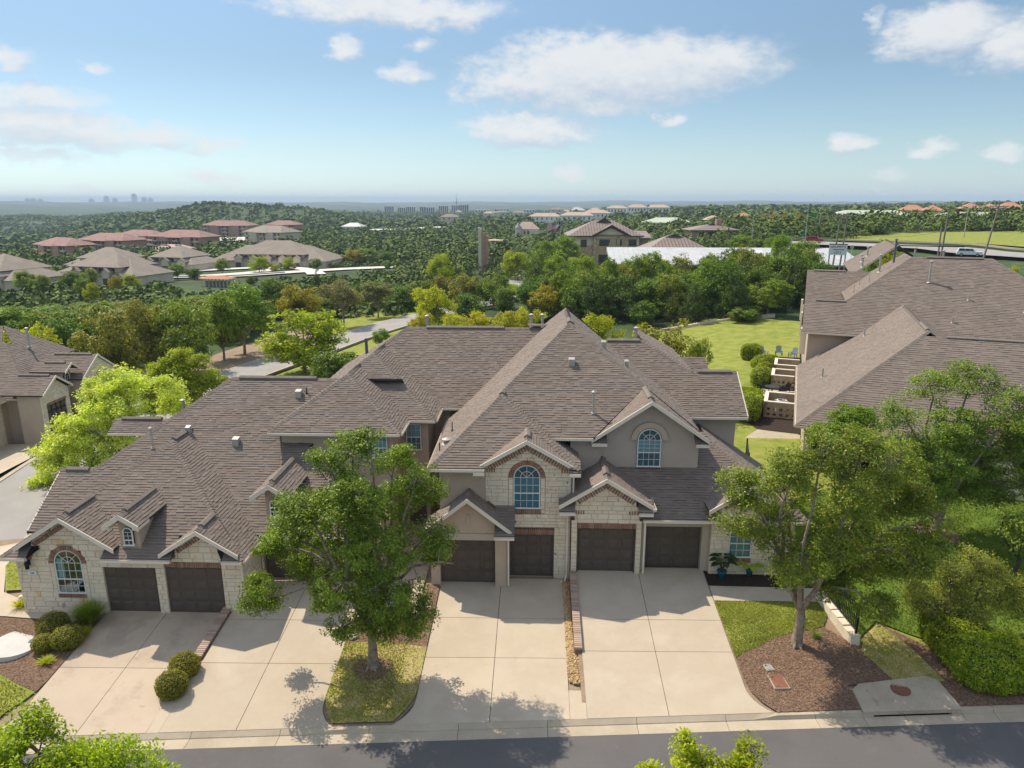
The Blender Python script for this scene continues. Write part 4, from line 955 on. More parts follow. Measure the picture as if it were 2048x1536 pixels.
# -- unit C
HF('S', 28.8, 5.45, p, [(-4.6, 28.8), (-2.2, 28.8), (-2.2, 29.05), (-.37, 30.4), (1.5, 29.0), (1.5, 28.8), (1.95, 28.8), (-1.6, 32.35)])
HF('E', 1.95, 5.45, p, [(1.95, 28.8), (1.95, 31.2), (.67, 31.2), (.67, 30.6), (-1.6, 32.85), (-1.6, 32.35)])
HF('S', 29.3, 5.45, p, [(-1.6, 32.85), (.67, 30.6), (2.65, 30.6), (5.2, 33.15), (1.75, 36.83)])
HF('W', -4.6, 5.45, .79, [(-4.6, 28.8), (-1.6, 32.35), (-1.6, 32.85), (1.75, 36.83), (1.75, 42.4), (-4.6, 42.4)])
HF('E', 1.75, 10.47, .7, [(1.75, 36.83), (5.2, 33.2), (7.5, 31.3), (7.5, 35.76), (1.75, 41.8)])
HF('N', 42.4, 10.47, .9, [(1.75, 42.4), (-4.6, 47), (6, 47), (1.9, 42.4)], False)
for a, b in (((-4.6, 28.8, 5.45), (-1.6, 32.35, 7.82)), ((1.95, 28.8, 5.45), (-1.6, 32.35, 7.82)), ((-1.6, 32.35, 7.82), (-1.6, 32.85, 7.82)), ((-1.6, 32.85, 7.82), (1.75, 36.83, 10.47)), ((1.75, 36.83, 10.47), (5.2, 33.2, 8.05)), ((1.75, 36.83, 10.47), (1.75, 42, 10.47))): H1.cap(a, b)
H1.vent((-1.6, 32.4, 7.83), (-1.6, 32.95, 7.83)); H1.vent((1.75, 37.0, 10.48), (1.75, 38.2, 10.48))
H1.gutter((-4.6, 28.8, 5.43), (-2.2, 28.8, 5.43), (0, -1, 0)); H1.gutter((-4.6, 28.8, 5.43), (-4.6, 36.6, 5.43), (-1, 0, 0)); H1.gutter((.67, 30.6, 6.3), (2.6, 30.6, 6.3), (0, -1, 0))
gable_roof(-.37, 6.70, 2.33, .58, 28.93, 30.6, 28.98)
for a, b in ((-2.68, -2.2), (1.46, 1.96)): H1.gutter((a, 28.72, 5.30), (b, 28.72, 5.30), (0, -1, 0)); HF('S', 28.72, 5.32, p, [(a, 28.72), (b, 28.72), (b, 29.28), (a, 29.28)])
# garage gable of unit C
gable_roof(-2.92, 4.30, 1.9, .8, 28.15, 29.45, 29.45, False)
HF('S', 28.0, 2.66, p, [(-1.75, 28.0), (-.88, 28.0), (-.88, 29.3), (-1.75, 29.3)]); H1.gutter((-1.75, 28.0, 2.64), (-.88, 28.0, 2.64), (0, -1, 0))
m = MB(); m.bar((-2.1, 29.24, 3.72), (-.85, 29.24, 2.74), .10, .05); m.build('flashing', m_copper, TH)
# -- unit D
HF('S', 28.9, 3.15, p, [(1.6, 28.9), (1.75, 28.9), (1.75, 30.2), (4.6, 30.2), (4.6, 28.9), (8.1, 28.9), (8.1, 29.8), (10.3, 29.8), (10.3, 28.9), (11.9, 28.9), (8.4, 32.4), (1.6, 32.4)])
HF('E', 11.9, 3.15, p, [(11.9, 28.9), (8.4, 32.4), (8.4, 36), (11.9, 36)]); H1.cap((11.9, 28.9, 3.15), (8.4, 32.4, 5.48))
gable_roof(3.1, 5.1, 2.05, .63, 28.66, 31.7, 29.85)
gable_roof(9.2, 4.75, 1.65, .65, 28.66, 31.2, 29.7)
for a, b in ((1.05, 1.75), (4.5, 5.12)): HF('S', 28.52, 3.62, p, [(a, 28.52), (b, 28.52), (b, 29.1), (a, 29.1)]); H1.gutter((a, 28.52, 3.6), (b, 28.52, 3.6), (0, -1, 0))
H1.gutter((5.14, 28.5, 3.79), (5.14, 29.8, 3.79), (1, 0, 0)); H1.gutter((4.75, 28.9, 3.13), (8.1, 28.9, 3.13), (0, -1, 0)); H1.gutter((10.3, 28.9, 3.13), (11.9, 28.9, 3.13), (0, -1, 0))
# stucco dormer gable and the roofs behind it
gable_roof(5.2, 8.0, 2.65, .69, 30.7, 33.15, 30.75)
for a, b in ((2.55, 3.25), (7.25, 7.87)): HF('S', 30.72, 6.02, p, [(a, 30.72), (b, 30.72), (b, 31.3), (a, 31.3)]); H1.gutter((a, 30.72, 6.0), (b, 30.72, 6.0), (0, -1, 0))
HF('S', 35.1, 6.0, p, [(7.2, 35.1), (10.78, 35.1), (10.78, 37.7), (8.46, 37.7), (6.0, 39.65), (2.5, 39.65), (2.5, 35.5)])
HF('E', 8.46, 7.73, .53, [(8.46, 37.7), (6, 39.65), (6, 44), (8.46, 44)]); HF('N', 37.7, 7.73, p, [(8.4, 37.7), (10.78, 37.7), (10.78, 41), (8.4, 41)], False); HF('N', 39.65, 9.03, p, [(2.5, 39.65), (6, 39.65), (6, 45), (2.5, 45)], False)
for a, b in (((8.46, 37.7, 7.73), (6, 39.65, 9.03)), ((8.46, 37.7, 7.73), (10.78, 37.7, 7.73)), ((3.6, 39.65, 9.03), (6, 39.65, 9.03))): H1.cap(a, b)
H1.vent((8.7, 37.7, 7.74), (10.5, 37.7, 7.74)); H1.vent((4.0, 39.65, 9.04), (5.8, 39.65, 9.04))
H1.gutter((7.5, 35.1, 5.98), (10.8, 35.1, 5.98), (0, -1, 0)); H1.rakeboard((10.8, 35.1, 6.0), (10.8, 37.7, 7.73), .16)
HF('S', 40.6, 7.1, p, [(8.5, 40.6), (10.0, 40.6), (10.0, 41.5), (8.5, 41.5)])
# window dormers on the low roofs
def dormer(xc, yf, yw, zr, half, pt, hw, zb, yb, wz0, wz1):
    zl = zr - half * pt; d = MB()
    d.prism([(xc - hw, yw, zb), (xc + hw, yw, zb), (xc + hw, yw, zl - .02), (xc, yw, zl + hw * pt * .9), (xc - hw, yw, zl - .02)], (0, yb - yw, 0)); part = d.build('dormer', m_stucco, TH)
    for kind, x in (('W', xc - half), ('E', xc + half)):
        HF(kind, x, zl, pt, [(x, yf), (xc, yf), (xc, yf + (zr - zb) / p + .5), (x, yf + (zl - zb) / p + .35)])
    H1.cap((xc, yf, zr), (xc, yf + .5, zr)); H1.vent((xc, yf + .45, zr + .01), (xc, yf + (zr - zb) / p + .1, zr + .01), .12)
    H1.rakeboard((xc - half - .02, yf, zl), (xc, yf, zr), .2); H1.rakeboard((xc, yf, zr), (xc + half + .02, yf, zl), .2)
    for sg in (-1, 1): b = MB(); b.box(xc + sg * (half - .12) - .14, xc + sg * (half - .12) + .14, yf, yw + .3, zl - .16, zl - .03); b.build('eave_return', m_trim, TH)
    b = MB(); b.box(xc - hw - .03, xc + hw + .03, yw - .05, yw + .3, zb - .02, zb + .10); b.build('dormer_base', m_stucco, TH)
    mp = fm(yw - .01); window(TH, mp, xc - .21, xc + .21, wz0, wz1, True, 2, 2, 1, .36, 'none', m_white, False, .125)
dormer(-16.85, 25.95, 26.5, 4.35, .74, .68, .42, 2.55, 29.0, 2.83, 3.38)
dormer(-11.45, 28.05, 28.65, 4.86, .85, .68, .42, 2.80, 31.2, 3.20, 3.78)
# -- body walls (stucco masses)
w = MB()
w.box(-21.85, -12.4, 26.63, 43, -1.4, 2.3); w.prism([(-21.2, 26.63, 2.2), (-17.8, 26.63, 2.2), (-17.8, 26.63, 2.85), (-19.5, 26.63, 3.85), (-21.2, 26.63, 2.8)], (0, 1, 0)); w.prism([(-15.1, 26.63, 2.2), (-12.75, 26.63, 2.2), (-12.75, 26.63, 2.7), (-13.85, 26.63, 3.35), (-15.1, 26.63, 2.6)], (0, .8, 0))
w.box(-12.4, -7.0, 28.9, 43, -1, 2.45); w.prism([(-12.3, 32.3, 2.0), (-6.9, 32.3, 2.0), (-6.9, 32.3, 5.95), (-12.3, 32.3, 5.95)], (0, 12, 0)); w.box(-6.9, -5.5, 34.5, 45, -1, 5.95); w.box(-5.5, -4.1, 36.8, 45, -1, 5.95)
w.box(-7.09, -6.95, 28.75, 34.45, -1, 2.5); w.box(-22.0, -19, 37.6, 42, -1.5, 4.0)
w.prism([(-22.35, 28.4, -1.4), (-22.35, 33, -1.4), (-22.35, 33, 2.5), (-22.35, 30.9, 4.2), (-22.35, 28.4, 2.5)], (1, 0, 0))
w.build('wall', m_stucco, TH)
w = MB(); w.box(-4.25, 1.55, 29.45, 44, -1, 5.42); w.prism([(-2.2, 29.44, 5.3), (1.5, 29.44, 5.3), (1.5, 29.44, 5.5), (-.37, 29.44, 6.45), (-2.2, 29.44, 5.5)], (0, 1, 0)); w.box(-4.25, -2.2, 29.3, 29.45, 2.3, 5.42); w.build('wall', m_stucco, TH)
w = MB(); w.box(3.0, 7.5, 31.2, 36, 3, 6.15); w.prism([(3.0, 31.2, 6.15), (7.5, 31.2, 6.15), (7.5, 31.2, 6.25), (5.2, 31.2, 7.86), (3.0, 31.2, 6.25)], (0, 1.5, 0)); w.box(1.6, 3.0, 31.0, 36, 3, 6.25); w.box(3.0, 10.35, 35.55, 44, -.5, 5.95); w.prism([(10.3, 35.55, 5.9), (10.3, 37.7, 7.6), (10.3, 40, 6)], (.05, 0, 0)); w.build('wall', m_stucco2, TH)
w = MB(); w.box(1.65, 11.4, 29.75, 36, -.6, 3.1); w.prism([(1.8, 29.15, 3.0), (4.4, 29.15, 3.0), (4.4, 29.15, 4.0), (3.1, 29.15, 4.8), (1.8, 29.15, 4.0)], (0, 1.0, 0)); w.box(1.65, 1.88, 29.15, 29.75, -.6, 3.1); w.box(4.48, 4.72, 29.15, 29.75, -.6, 3.1); w.box(1.88, 4.48, 29.15, 29.75, 2.7, 3.1); w.box(7.76, 11.35, 29.15, 29.75, -.6, 3.1); w.prism([(8.1, 29.15, 3.0), (10.3, 29.15, 3.0), (10.3, 29.15, 3.8), (9.2, 29.15, 4.5), (8.1, 29.15, 3.8)], (0, .8, 0)); w.box(4.72, 7.76, 29.62, 29.75, 2.6, 3.1); w.build('wall', m_stucco, TH)
# -- stone fronts
def archpoly(cu, r, v0, v1, n=14): return [(cu - r, v0), (cu + r, v0), (cu + r, v1)] + [(cu + r * math.cos(math.pi * i / n), v1 + r * math.sin(math.pi * i / n)) for i in range(1, n)] + [(cu - r, v1)]
def rect(a, b, c, d): return [(a, c), (b, c), (b, d), (a, d)]
mA = fm(26.5)
sA = H1.stone('stone_wall', [[(-21.95, -1.1), (-12.3, -1.1), (-12.3, 2.25), (-12.8, 2.25), (-12.8, 2.75), (-13.85, 3.42), (-15.05, 2.68), (-15.05, 2.25), (-17.9, 2.25), (-17.9, 2.9), (-19.5, 3.9), (-21.15, 2.85), (-21.15, 2.25), (-21.95, 2.25)], archpoly(-19.7, .80, .42, 1.85), rect(-18.22, -15.97, -1.1, 1.76), rect(-15.57, -13.13, -1.1, 2.0)], mA)
H1.arch(sA, -19.7, 1.85, .61, .80, mA, 23); H1.soldier(sA, -20.32, -19.08, .24, .42, mA); H1.soldier(sA, -15.57, -13.13, 1.76, 2.0, mA)
H1.stone('stone_infill', [[(-20.5, .43), (-20.31, .43), (-20.31, 1.85), (-20.5, 1.85)]], mA); H1.stone('stone_infill', [[(-19.09, .43), (-18.9, .43), (-18.9, 1.85), (-19.09, 1.85)]], mA)
H1.rake(sA, (-19.5, 3.78), (-21.1, 2.76), mA); H1.rake(sA, (-19.5, 3.78), (-17.95, 2.79), mA); H1.rake(sA, (-13.85, 3.3), (-15.0, 2.57), mA); H1.rake(sA, (-13.85, 3.3), (-12.85, 2.66), mA); H1.soldier(sA, -21.9, -21.2, 2.02, 2.2, mA)
window(TH, mA, -20.3, -19.1, .48, 1.85, True, 4, 2, 2, .45, 'curtain', off_=-.005)
mR = dirmap((-12.3, 0, 0), (0, 1, 0), (1, 0, 0)); H1.stone('stone_wall', [[(26.52, -1.0), (28.6, -1.0), (28.6, 2.25), (26.52, 2.25)]], mR)
garage_door(TH, mA, -18.2, -15.98, -.42, 1.76, -.085, label='garage door right of the arched window'); garage_door(TH, mA, -15.56, -13.14, -.42, 1.76, -.085, label='garage door under a brick lintel and small stone gable')
mB_ = fm(28.6)
sB = H1.stone('stone_wall', [rect(-12.28, -7.0, -.8, 2.4), rect(-12.2, -9.9, -.8, 2.38), rect(-9.5, -7.15, -.8, 2.38)], mB_); H1.soldier(sB, -12.2, -9.9, 2.13, 2.38, mB_); H1.soldier(sB, -9.5, -7.15, 2.13, 2.38, mB_)
garage_door(TH, mB_, -12.18, -9.92, 0, 2.13, -.25); garage_door(TH, mB_, -9.48, -7.17, 0, 2.13, -.25)
mC = fm(29.3)
sC = H1.stone('stone_wall', [[(-2.2, -.8), (1.6, -.8), (1.6, 5.33), (1.46, 5.33), (1.46, 5.5), (-.37, 6.5), (-2.16, 5.5), (-2.16, 5.33), (-2.2, 5.33)], archpoly(-.37, .82, 3.15, 4.84), rect(-1.72, .87, -.8, 2.38)], mC, (.13, .26))
H1.arch(sC, -.37, 4.84, .61, .82, mC, 23); H1.soldier(sC, -1.0, .26, 3.15, 3.36, mC); H1.soldier(sC, -1.72, .87, 2.13, 2.38, mC); H1.rake(sC, (-.37, 6.38), (-2.14, 5.36), mC, .23); H1.rake(sC, (-.37, 6.38), (1.44, 5.34), mC, .23); H1.soldier(sC, -2.18, -1.75, 5.1, 5.27, mC, .07, .05); H1.soldier(sC, 1.12, 1.58, 5.1, 5.27, mC, .07, .05)
for a, b in ((-1.18, -.98), (.24, .44)): H1.stone('stone_infill', [rect(a, b, 3.37, 4.84)], mC)
for a, b in ((-1.19, -1.01), (.27, .45)): H1.stone('stone_infill', [rect(a, b, 3.15, 3.36)], mC)
window(TH, mC, -.96, .22, 3.42, 4.84, True, 4, 2, 2, .48, 'full', off_=-.025)
garage_door(TH, mC, -1.68, .83, .0, 2.13, -.12, label='garage door below the tall stone gable with the arched window')
b = MB(); b.box(-1.72, -1.68, 29.31, 29.44, 0, 2.13); b.box(.83, .87, 29.31, 29.44, 0, 2.13); b.build('door_jamb', m_door, TH)
# stucco garage front of unit C
g = MB(); y0 = 28.5
g.prism([(-4.55, y0, 2.5), (-1.2, y0, 2.5), (-1.2, y0, 2.84), (-2.92, y0, 4.2), (-4.55, y0, 2.92)], (0, .9, 0)); g.box(-4.6, -4.2, y0, 29.4, -.5, 2.5); g.box(-1.74, -1.22, y0, 29.4, -.5, 2.5); g.box(-4.2, -1.74, y0 + .06, 29.4, 2.45, 2.5); g.build('garage_front', m_stucco, TH)
g = MB(); g.box(-4.22, -1.2, y0 - .04, y0 + .1, 2.22, 2.52); g.build('header_beam', m_trimtan, TH)
garage_door(TH, fm(y0), -4.2, -1.74, 0, 2.22, -.3, label='garage door under the stucco garage gable')
g = MB(); g.box(-2.99, -2.83, y0 - .03, y0 + .02, 2.95, 3.42); g.box(-2.96, -2.86, y0 - .045, y0 - .03, 2.98, 3.39); g.build('gable_vent', m_trimtan, TH)
# unit D
mD = fm(29.0)
sD = H1.stone('stone_wall', [[(1.62, -.4), (4.72, -.4), (4.72, 3.5), (4.45, 3.5), (4.45, 4.0), (3.1, 4.86), (1.78, 4.0), (1.78, 3.5), (1.62, 3.5)], rect(1.88, 4.48, -.4, 2.88)], mD, (.14, .27))
H1.soldier(sD, 1.88, 4.48, 2.63, 2.88, mD); H1.rake(sD, (3.1, 4.76), (1.82, 3.95), mD, .21); H1.rake(sD, (3.1, 4.76), (4.42, 3.93), mD, .21); H1.soldier(sD, 1.66, 2.2, 3.3, 3.45, mD, .07, .05); H1.soldier(sD, 4.1, 4.7, 3.3, 3.45, mD, .07, .05)
garage_door(TH, mD, 1.92, 4.44, .48, 2.63, -.14, label='garage door in the small stone gable with a dark stone above'); b = MB(); b.box(1.88, 1.92, 29.01, 29.14, .4, 2.63); b.box(4.44, 4.48, 29.01, 29.14, .4, 2.63); b.build('door_jamb', m_door, TH)
garage_door(TH, fm(29.5), 4.98, 7.46, .48, 2.6, -.10, label='rightmost garage door under a plain cream header')
b = MB(); b.box(4.74, 4.98, 29.3, 29.6, -.2, 2.9); b.box(7.46, 7.76, 29.3, 29.6, -.2, 2.9); b.box(4.74, 7.76, 29.33, 29.62, 2.6, 2.88); b.build('door_surround', m_trimtan, TH)
sE = H1.stone('stone_wall', [[(7.78, -.4), (11.4, -.4), (11.4, 3.05), (10.25, 3.05), (10.25, 3.75), (9.2, 4.45), (8.15, 3.75), (8.15, 3.05), (7.78, 3.05)], rect(8.6, 9.6, 1.12, 2.78)], mD); H1.soldier(sE, 8.6, 9.6, 1.12, 1.3, mD); H1.soldier(sE, 8.6, 9.6, 2.6, 2.78, mD); H1.rake(sE, (9.2, 4.42), (8.2, 3.75), mD); H1.rake(sE, (9.2, 4.42), (10.2, 3.75), mD)
window(TH, mD, 8.6, 9.6, 1.35, 2.6, False, 3, 2, 2, .5, 'full', off_=-.025)
mS = dirmap((11.4, 0, 0), (0, 1, 0), (1, 0, 0)); H1.stone('stone_wall', [rect(29.0, 36, -.4, 3.0)], mS)
# dormer gable window with plaster arch
mG = fm(31.19); window(TH, mG, 4.68, 5.76, 4.8, 6.05, True, 4, 3, 2, .52, 'top', off_=.125)
g = MB()
for i in range(20):
    a0, a1 = math.pi * i / 20, math.pi * (i + 1) / 20; q = [(5.22 + r * math.cos(a), 6.05 + r * math.sin(a)) for r, a in ((.58, a0), (.84, a0), (.84, a1), (.58, a1))]; g.add([mG(*t, .0) for t in q] + [mG(*t, .13) for t in q], [(4, 5, 6, 7), (0, 1, 5, 4), (1, 2, 6, 5), (2, 3, 7, 6), (3, 0, 4, 7)])
g.build('plaster_arch', m_stucco, TH)
g = MB(); g.box(4.55, 7.52, 31.1, 31.25, 4.42, 4.62); g.build('base_band', m_stucco, TH)
window(TH, fm(32.28), -8.5, -7.83, 4.55, 5.75, False, 3, 2, 2, .48, 'top', off_=.125); window(TH, fm(32.28), -7.8, -7.13, 4.55, 5.75, False, 3, 2, 2, .48, 'top', off_=.125); window(TH, fm(34.48), -6.62, -5.85, 4.3, 5.65, False, 3, 2, 2, .48, 'top', off_=.125)
# entry door in the recess
g = MB(); g.box(-6.6, -5.7, 34.44, 34.5, 0, 2.1); g.build('entry_door', m_door, TH)
# downspouts
downspout(TH, [(-12.05, 26.0, 2.2), (-12.22, 26.42, 2.0), (-12.22, 26.42, -.25), (-12.1, 26.15, -.38), (-11.9, 26.1, -.4)])
downspout(TH, [(1.68, 28.75, 5.3), (1.68, 29.2, 5.0), (1.68, 29.2, 3.7)]); downspout(TH, [(1.45, 28.55, 3.55), (1.45, 29.2, 3.3), (1.45, 29.2, .15), (1.38, 29.0, .02), (1.2, 28.9, -.02)]); downspout(TH, [(-1.05, 28.0, 2.55), (-1.15, 28.42, 2.4), (-1.15, 28.42, .05)]); downspout(TH, [(4.85, 28.85, 3.05), (4.85, 28.92, 2.9), (4.85, 28.92, .5)])
# roof vents and pipes
pipe(TH, (2.66, 31.79, 7.11), .95); boxvent(TH, (1.75, 34.42, 8.9)); boxvent(TH, (-14.53, 32.27, 5.3)); boxvent(TH, (-12.18, 34.86, 7.02)); pipe(TH, (-11.8, 34.95, 7.05), .3, .03, False, m_black); pipe(TH, (-18.53, 31.97, 5.06), .95); boxvent(TH, (-17.0, 32.6, 5.75), .22)
pipe(TH, (-4.1, 31.0, 5.8), .16, .12); pipe(TH, (-4.35, 30.4, 5.6), .45, .025, False, m_black); pipe(TH, (-4.0, 32.4, 5.95), .45, .025, False, m_black); boxvent(TH, (3.5, 36.6, 9.35), .24); boxvent(TH, (4.6, 35.6, 8.55), .2)
for x, y, z, h in ((-.31, 42.6, 9.2, .75), (.36, 42.6, 9.2, .75), (-6.67, 42.8, 9.0, .8), (5.69, 40.2, 8.7, .9), (-19.95, 38, 4.6, 1.1)): pipe(TH, (x, y, z), h, .08)
pipe(TH, (-10.3, 42.0, 7.4), 1.2, .09, False, m_pipeblue)
# lamp and number plate by the arched window
def wall_lamp(x, y, z):
    m = MB(); m.box(x - .05, x + .05, y - .03, y, z - .1, z + .16); m.bar((x, y - .02, z + .1), (x, y - .16, z + .2), .025); m.lathe([(.0, .18), (.03, .16), (.10, .05), (.11, .03), (.09, .0), (.075, -.2), (.085, -.22), (.0, -.24)], (x, y - .17, z + .02), 8); return m.build('wall_lamp', m_black, TH)
wall_lamp(-21.35, 26.5, 1.85); wall_lamp(-4.4, 28.5, 1.75)
def textpart(txt, loc, size, mat, parent, rot=(rad(90), 0, 0), ext=.004, name='lettering', align='CENTER'):
    cu = bpy.data.curves.new('text', 'FONT'); cu.body = txt; cu.size = size; cu.extrude = ext; cu.align_x = align; cu.align_y = 'CENTER'; cu.resolution_u = 2
    o = bpy.data.objects.new('text', cu); C.objects.link(o); bpy.context.view_layer.update()
    me = bpy.data.meshes.new_from_object(o.evaluated_get(bpy.context.evaluated_depsgraph_get())); bpy.data.objects.remove(o); me.materials.clear(); me.materials.append(mat)
    r = bpy.data.objects.new(name, me); C.objects.link(r); r.parent = parent
    b = Vector(off(parent)) if parent.parent is None and not parent.get('local') else Vector((0, 0, 0))
    r.location = Vector(loc) + b; r.rotation_euler = rot; return r
def plate(x, y, z, txt, w=.34, h=.17):
    m = MB(); m.box(x - w / 2, x + w / 2, y - .035, y, z - h / 2, z + h / 2); pl_ = m.build('number_plate', m_white, TH); textpart(txt, (x, y - .038, z), .13, m_black, pl_)
plate(-21.28, 26.49, 1.38, '100'); plate(10.3, 28.99, 1.9, '107')
H1.finish_roof(); H1.finish_stones(); H1.finish_bricks()

U = Vector((math.cos(rad(-19.5)), math.sin(rad(-19.5)))); Vv = Vector((-math.sin(rad(-19.5)), math.cos(rad(-19.5))))
def nbp(u, v): q = Vector((16.0, 42.3)) + U * u + Vv * v; return (q.x, q.y)
# ------------------------------------------------------------------ neighbour on the right
NB = empty('townhouse_row', (16.0, 42.3, 0), 'big brown shingled row house beside the back lawn, tall windows behind its trees', 'town house', rz=rad(-19.5)); NB['local'] = 1
bpy.context.view_layer.update()
H2 = House(NB, .19, (.26, .46), 0); F2 = H2.face
F2('S', 0, 3.3, p, [(0, 0), (26, 0), (26, 7.2), (7.2, 7.2)]); F2('W', 0, 3.3, p, [(0, 0), (7.6, 7.6), (7.6, 20.75), (4.35, 17.5), (0, 17.5)])
F2('N', 7.2, 8.1, .5, [(7.2, 7.2), (26, 7.2), (26, 13), (7.2, 13)]); F2('E', 7.6, 8.37, p, [(7.6, 7.6), (12, 7.6), (12, 20), (7.6, 20.75)])
H2.cap((0, 0, 3.3), (7.6, 7.6, 8.37)); H2.cap((7.6, 7.6, 8.37), (7.6, 20, 8.37)); H2.cap((8, 7.2, 8.1), (26, 7.2, 8.1)); H2.vent((8.6, 7.2, 8.1), (24, 7.2, 8.1)); H2.vent((7.6, 8, 8.38), (7.6, 11, 8.38))
F2('S', 17.5, 6.2, p, [(.1, 17.5), (23, 17.5), (14.5, 26), (8.5, 26), (3.3, 20.8), (.1, 20.8)]); F2('W', 3.3, 8.4, p, [(3.3, 20.8), (8.5, 26), (8.5, 31), (3.3, 31)]); F2('N', 26, 11.87, p, [(8.5, 26), (14.5, 26), (22, 33.5), (8.5, 33.5)], False); F2('E', 23, 6.2, p, [(23, 17.5), (14.5, 26), (23, 34)])
F2('N', 20.8, 8.4, p, [(.1, 20.8), (3.3, 20.8), (3.3, 25), (.1, 25)], False)
F2('S', 25, 6.77, p, [(.2, 25), (6.5, 25), (6.5, 30), (.2, 30)]); F2('N', 30, 10.1, p, [(.2, 30), (6, 30), (6, 36), (.2, 36)], False)
F2('W', 3.2, 9.0, p, [(4.2, 31), (8.3, 35), (8.3, 46), (4.2, 46)]); F2('S', 35, 12.4, .3, [(8.3, 35), (14, 35), (8.3, 35.01)], False); F2('E', 8.3, 12.4, p, [(8.3, 35), (8.3, 46), (14, 46), (14, 35)])
for a, b in (((3.3, 20.8, 8.4), (8.5, 26, 11.87)), ((8.5, 26, 11.87), (14.5, 26, 11.87)), ((14.5, 26, 11.87), (23, 17.5, 6.2)), ((.1, 20.8, 8.4), (3.3, 20.8, 8.4)), ((.2, 30, 10.1), (5.6, 30, 10.1)), ((8.3, 35, 12.4), (8.3, 46, 12.4)), ((4.2, 31, 9.67), (8.3, 35, 12.4))): H2.cap(a, b)
H2.vent((1.0, 20.8, 8.41), (3.3, 20.8, 8.41)); H2.vent((9.6, 26, 11.88), (13.8, 26, 11.88)); H2.vent((.8, 30, 10.11), (3.6, 30, 10.11)); H2.vent((8.3, 35.5, 12.41), (8.3, 38, 12.41))
H2.gutter((0, 0, 3.28), (26, 0, 3.28), (0, -1, 0)); H2.gutter((0, 0, 3.28), (0, 17.4, 3.28), (-1, 0, 0)); H2.gutter((.1, 17.5, 6.18), (5.2, 17.5, 6.18), (0, -1, 0))
w = MB(); w.box(.55, 25, .5, 18.2, -1.5, 3.25); w.box(.6, 22, 18.0, 44, -1.5, 6.1); w.prism([(.55, 18.0, 6), (.55, 20.8, 8.2), (.55, 23.5, 6.2)], (.4, 0, 0)); w.prism([(.6, 25.5, 6), (.6, 30, 9.9), (.6, 34.5, 6.2)], (.4, 0, 0)); w.build('wall', m_stucco, NB)
m2 = dirmap((0, .5, 0), (1, 0, 0), (0, -1, 0))
for i in range(3): window(NB, m2, .95 + i * 1.45, 2.15 + i * 1.45, .75, 2.75, False, 1, 1, 1, .4, 'none', m_white, off_=.125)
b = MB()
for i in range(4): b.box(.62 + i * 1.45, .92 + i * 1.45, .42, .52, -.5, 3.2)
b.build('window_post', m_trimtan, NB)
window(NB, m2, 8.2, 9.6, .9, 2.6, False, 3, 2, 2, .5, 'full', off_=.125)
s2 = H2.stone('stone_wall', [rect(10.5, 16, -1, 3.2), rect(12, 13, .0, 2.4)], m2, (.2, .35), (.4, .9)); H2.soldier(s2, 12, 13, 2.42, 2.6, m2); g = MB(); g.box(12, 13, .38, .46, -.3, 2.4); g.build('entry_door', m_door, NB)
for u_, v_, z_, h_ in ((1.6, 9.0, 4.37, .7), (4.6, 16.0, 6.36, .6), (12.3, 21.5, 8.87, .45), (11.0, 19.2, 7.3, .45), (16, 20.5, 8.2, .4)): pipe(NB, (u_, v_, z_), h_, .06, False)
for u_, v_, z_, h_, mt in ((9.6, 23.2, 10.0, 1.7, m_pipe), (6.2, 27.5, 10.35, 1.5, m_pipe), (7.4, 28.6, 11.1, 2.1, m_pipeblue), (9.2, 30, 10.2, 2.2, m_pipe), (11.5, 30, 10.2, 2.0, m_pipe), (5.2, 33, 10.3, .9, m_pipe), (5.4, 37, 10.5, .7, m_pipe), (6.1, 40, 10.9, .9, m_pipe)): pipe(NB, (u_, v_, z_), h_, .085, True, mt)
for u_, v_ in ((4.6, 26), (5.2, 24.4), (4.0, 23.2)): pipe(NB, (u_, v_, 8.4 + p * (u_ - 3.3)), .7, .03, False)
b = MB()
for v_, z_ in ((25, 5.2), (34, 5.4), (43, 5.6)): b.box(.1, .6, v_, v_ + .6, z_ - 2.4, z_)
b.build('balcony_trim', m_trim, NB)
H2.finish_roof(); H2.finish_stones(0); H2.finish_bricks(0)
# ------------------------------------------------------------------ neighbour on the left
LB = empty('townhouse_row', (-44, 58, -2.0), 'brown roofed town house at the left edge with cream stone gables facing right', 'town house')
H3 = House(LB, .19, (.26, .46), 0); F3 = H3.face
F3('S', 54.5, 1.0, p, [(-62, 54.5), (-41.3, 54.5), (-46.6, 59.8), (-62, 59.8)]); F3('E', -41.3, 1.0, p, [(-41.3, 54.5), (-41.3, 65.1), (-46.6, 59.8)]); F3('N', 65.1, 1.0, p, [(-62, 65.1), (-41.3, 65.1), (-46.6, 59.8), (-62, 59.8)], False)
H3.cap((-41.3, 54.5, 1.0), (-46.6, 59.8, 4.53)); H3.cap((-41.3, 65.1, 1.0), (-46.6, 59.8, 4.53)); H3.cap((-62, 59.8, 4.53), (-46.6, 59.8, 4.53))
F3('S', 60.5, 2.2, p, [(-62, 60.5), (-48, 60.5), (-50.5, 64.9), (-62, 64.9)]); F3('E', -46, 2.2, p, [(-46, 60.5), (-46, 68), (-50.5, 64.9)]); H3.vent((-58, 64.9, 5.14), (-52, 64.9, 5.14))
def xgable(yc, half, zr, pt, xf, xb, stone=True):
    zl = zr - half * pt
    F3('S', yc - half, zl, pt, [(xb, yc - half), (xf, yc - half), (xf, yc), (xb, yc)]); F3('N', yc + half, zl, pt, [(xb, yc + half), (xf, yc + half), (xf, yc), (xb, yc)])
    H3.vent((xb + .8, yc, zr + .01), (xf - .5, yc, zr + .01)); H3.rakeboard((xf, yc - half, zl), (xf, yc, zr)); H3.rakeboard((xf, yc, zr), (xf, yc + half, zl))
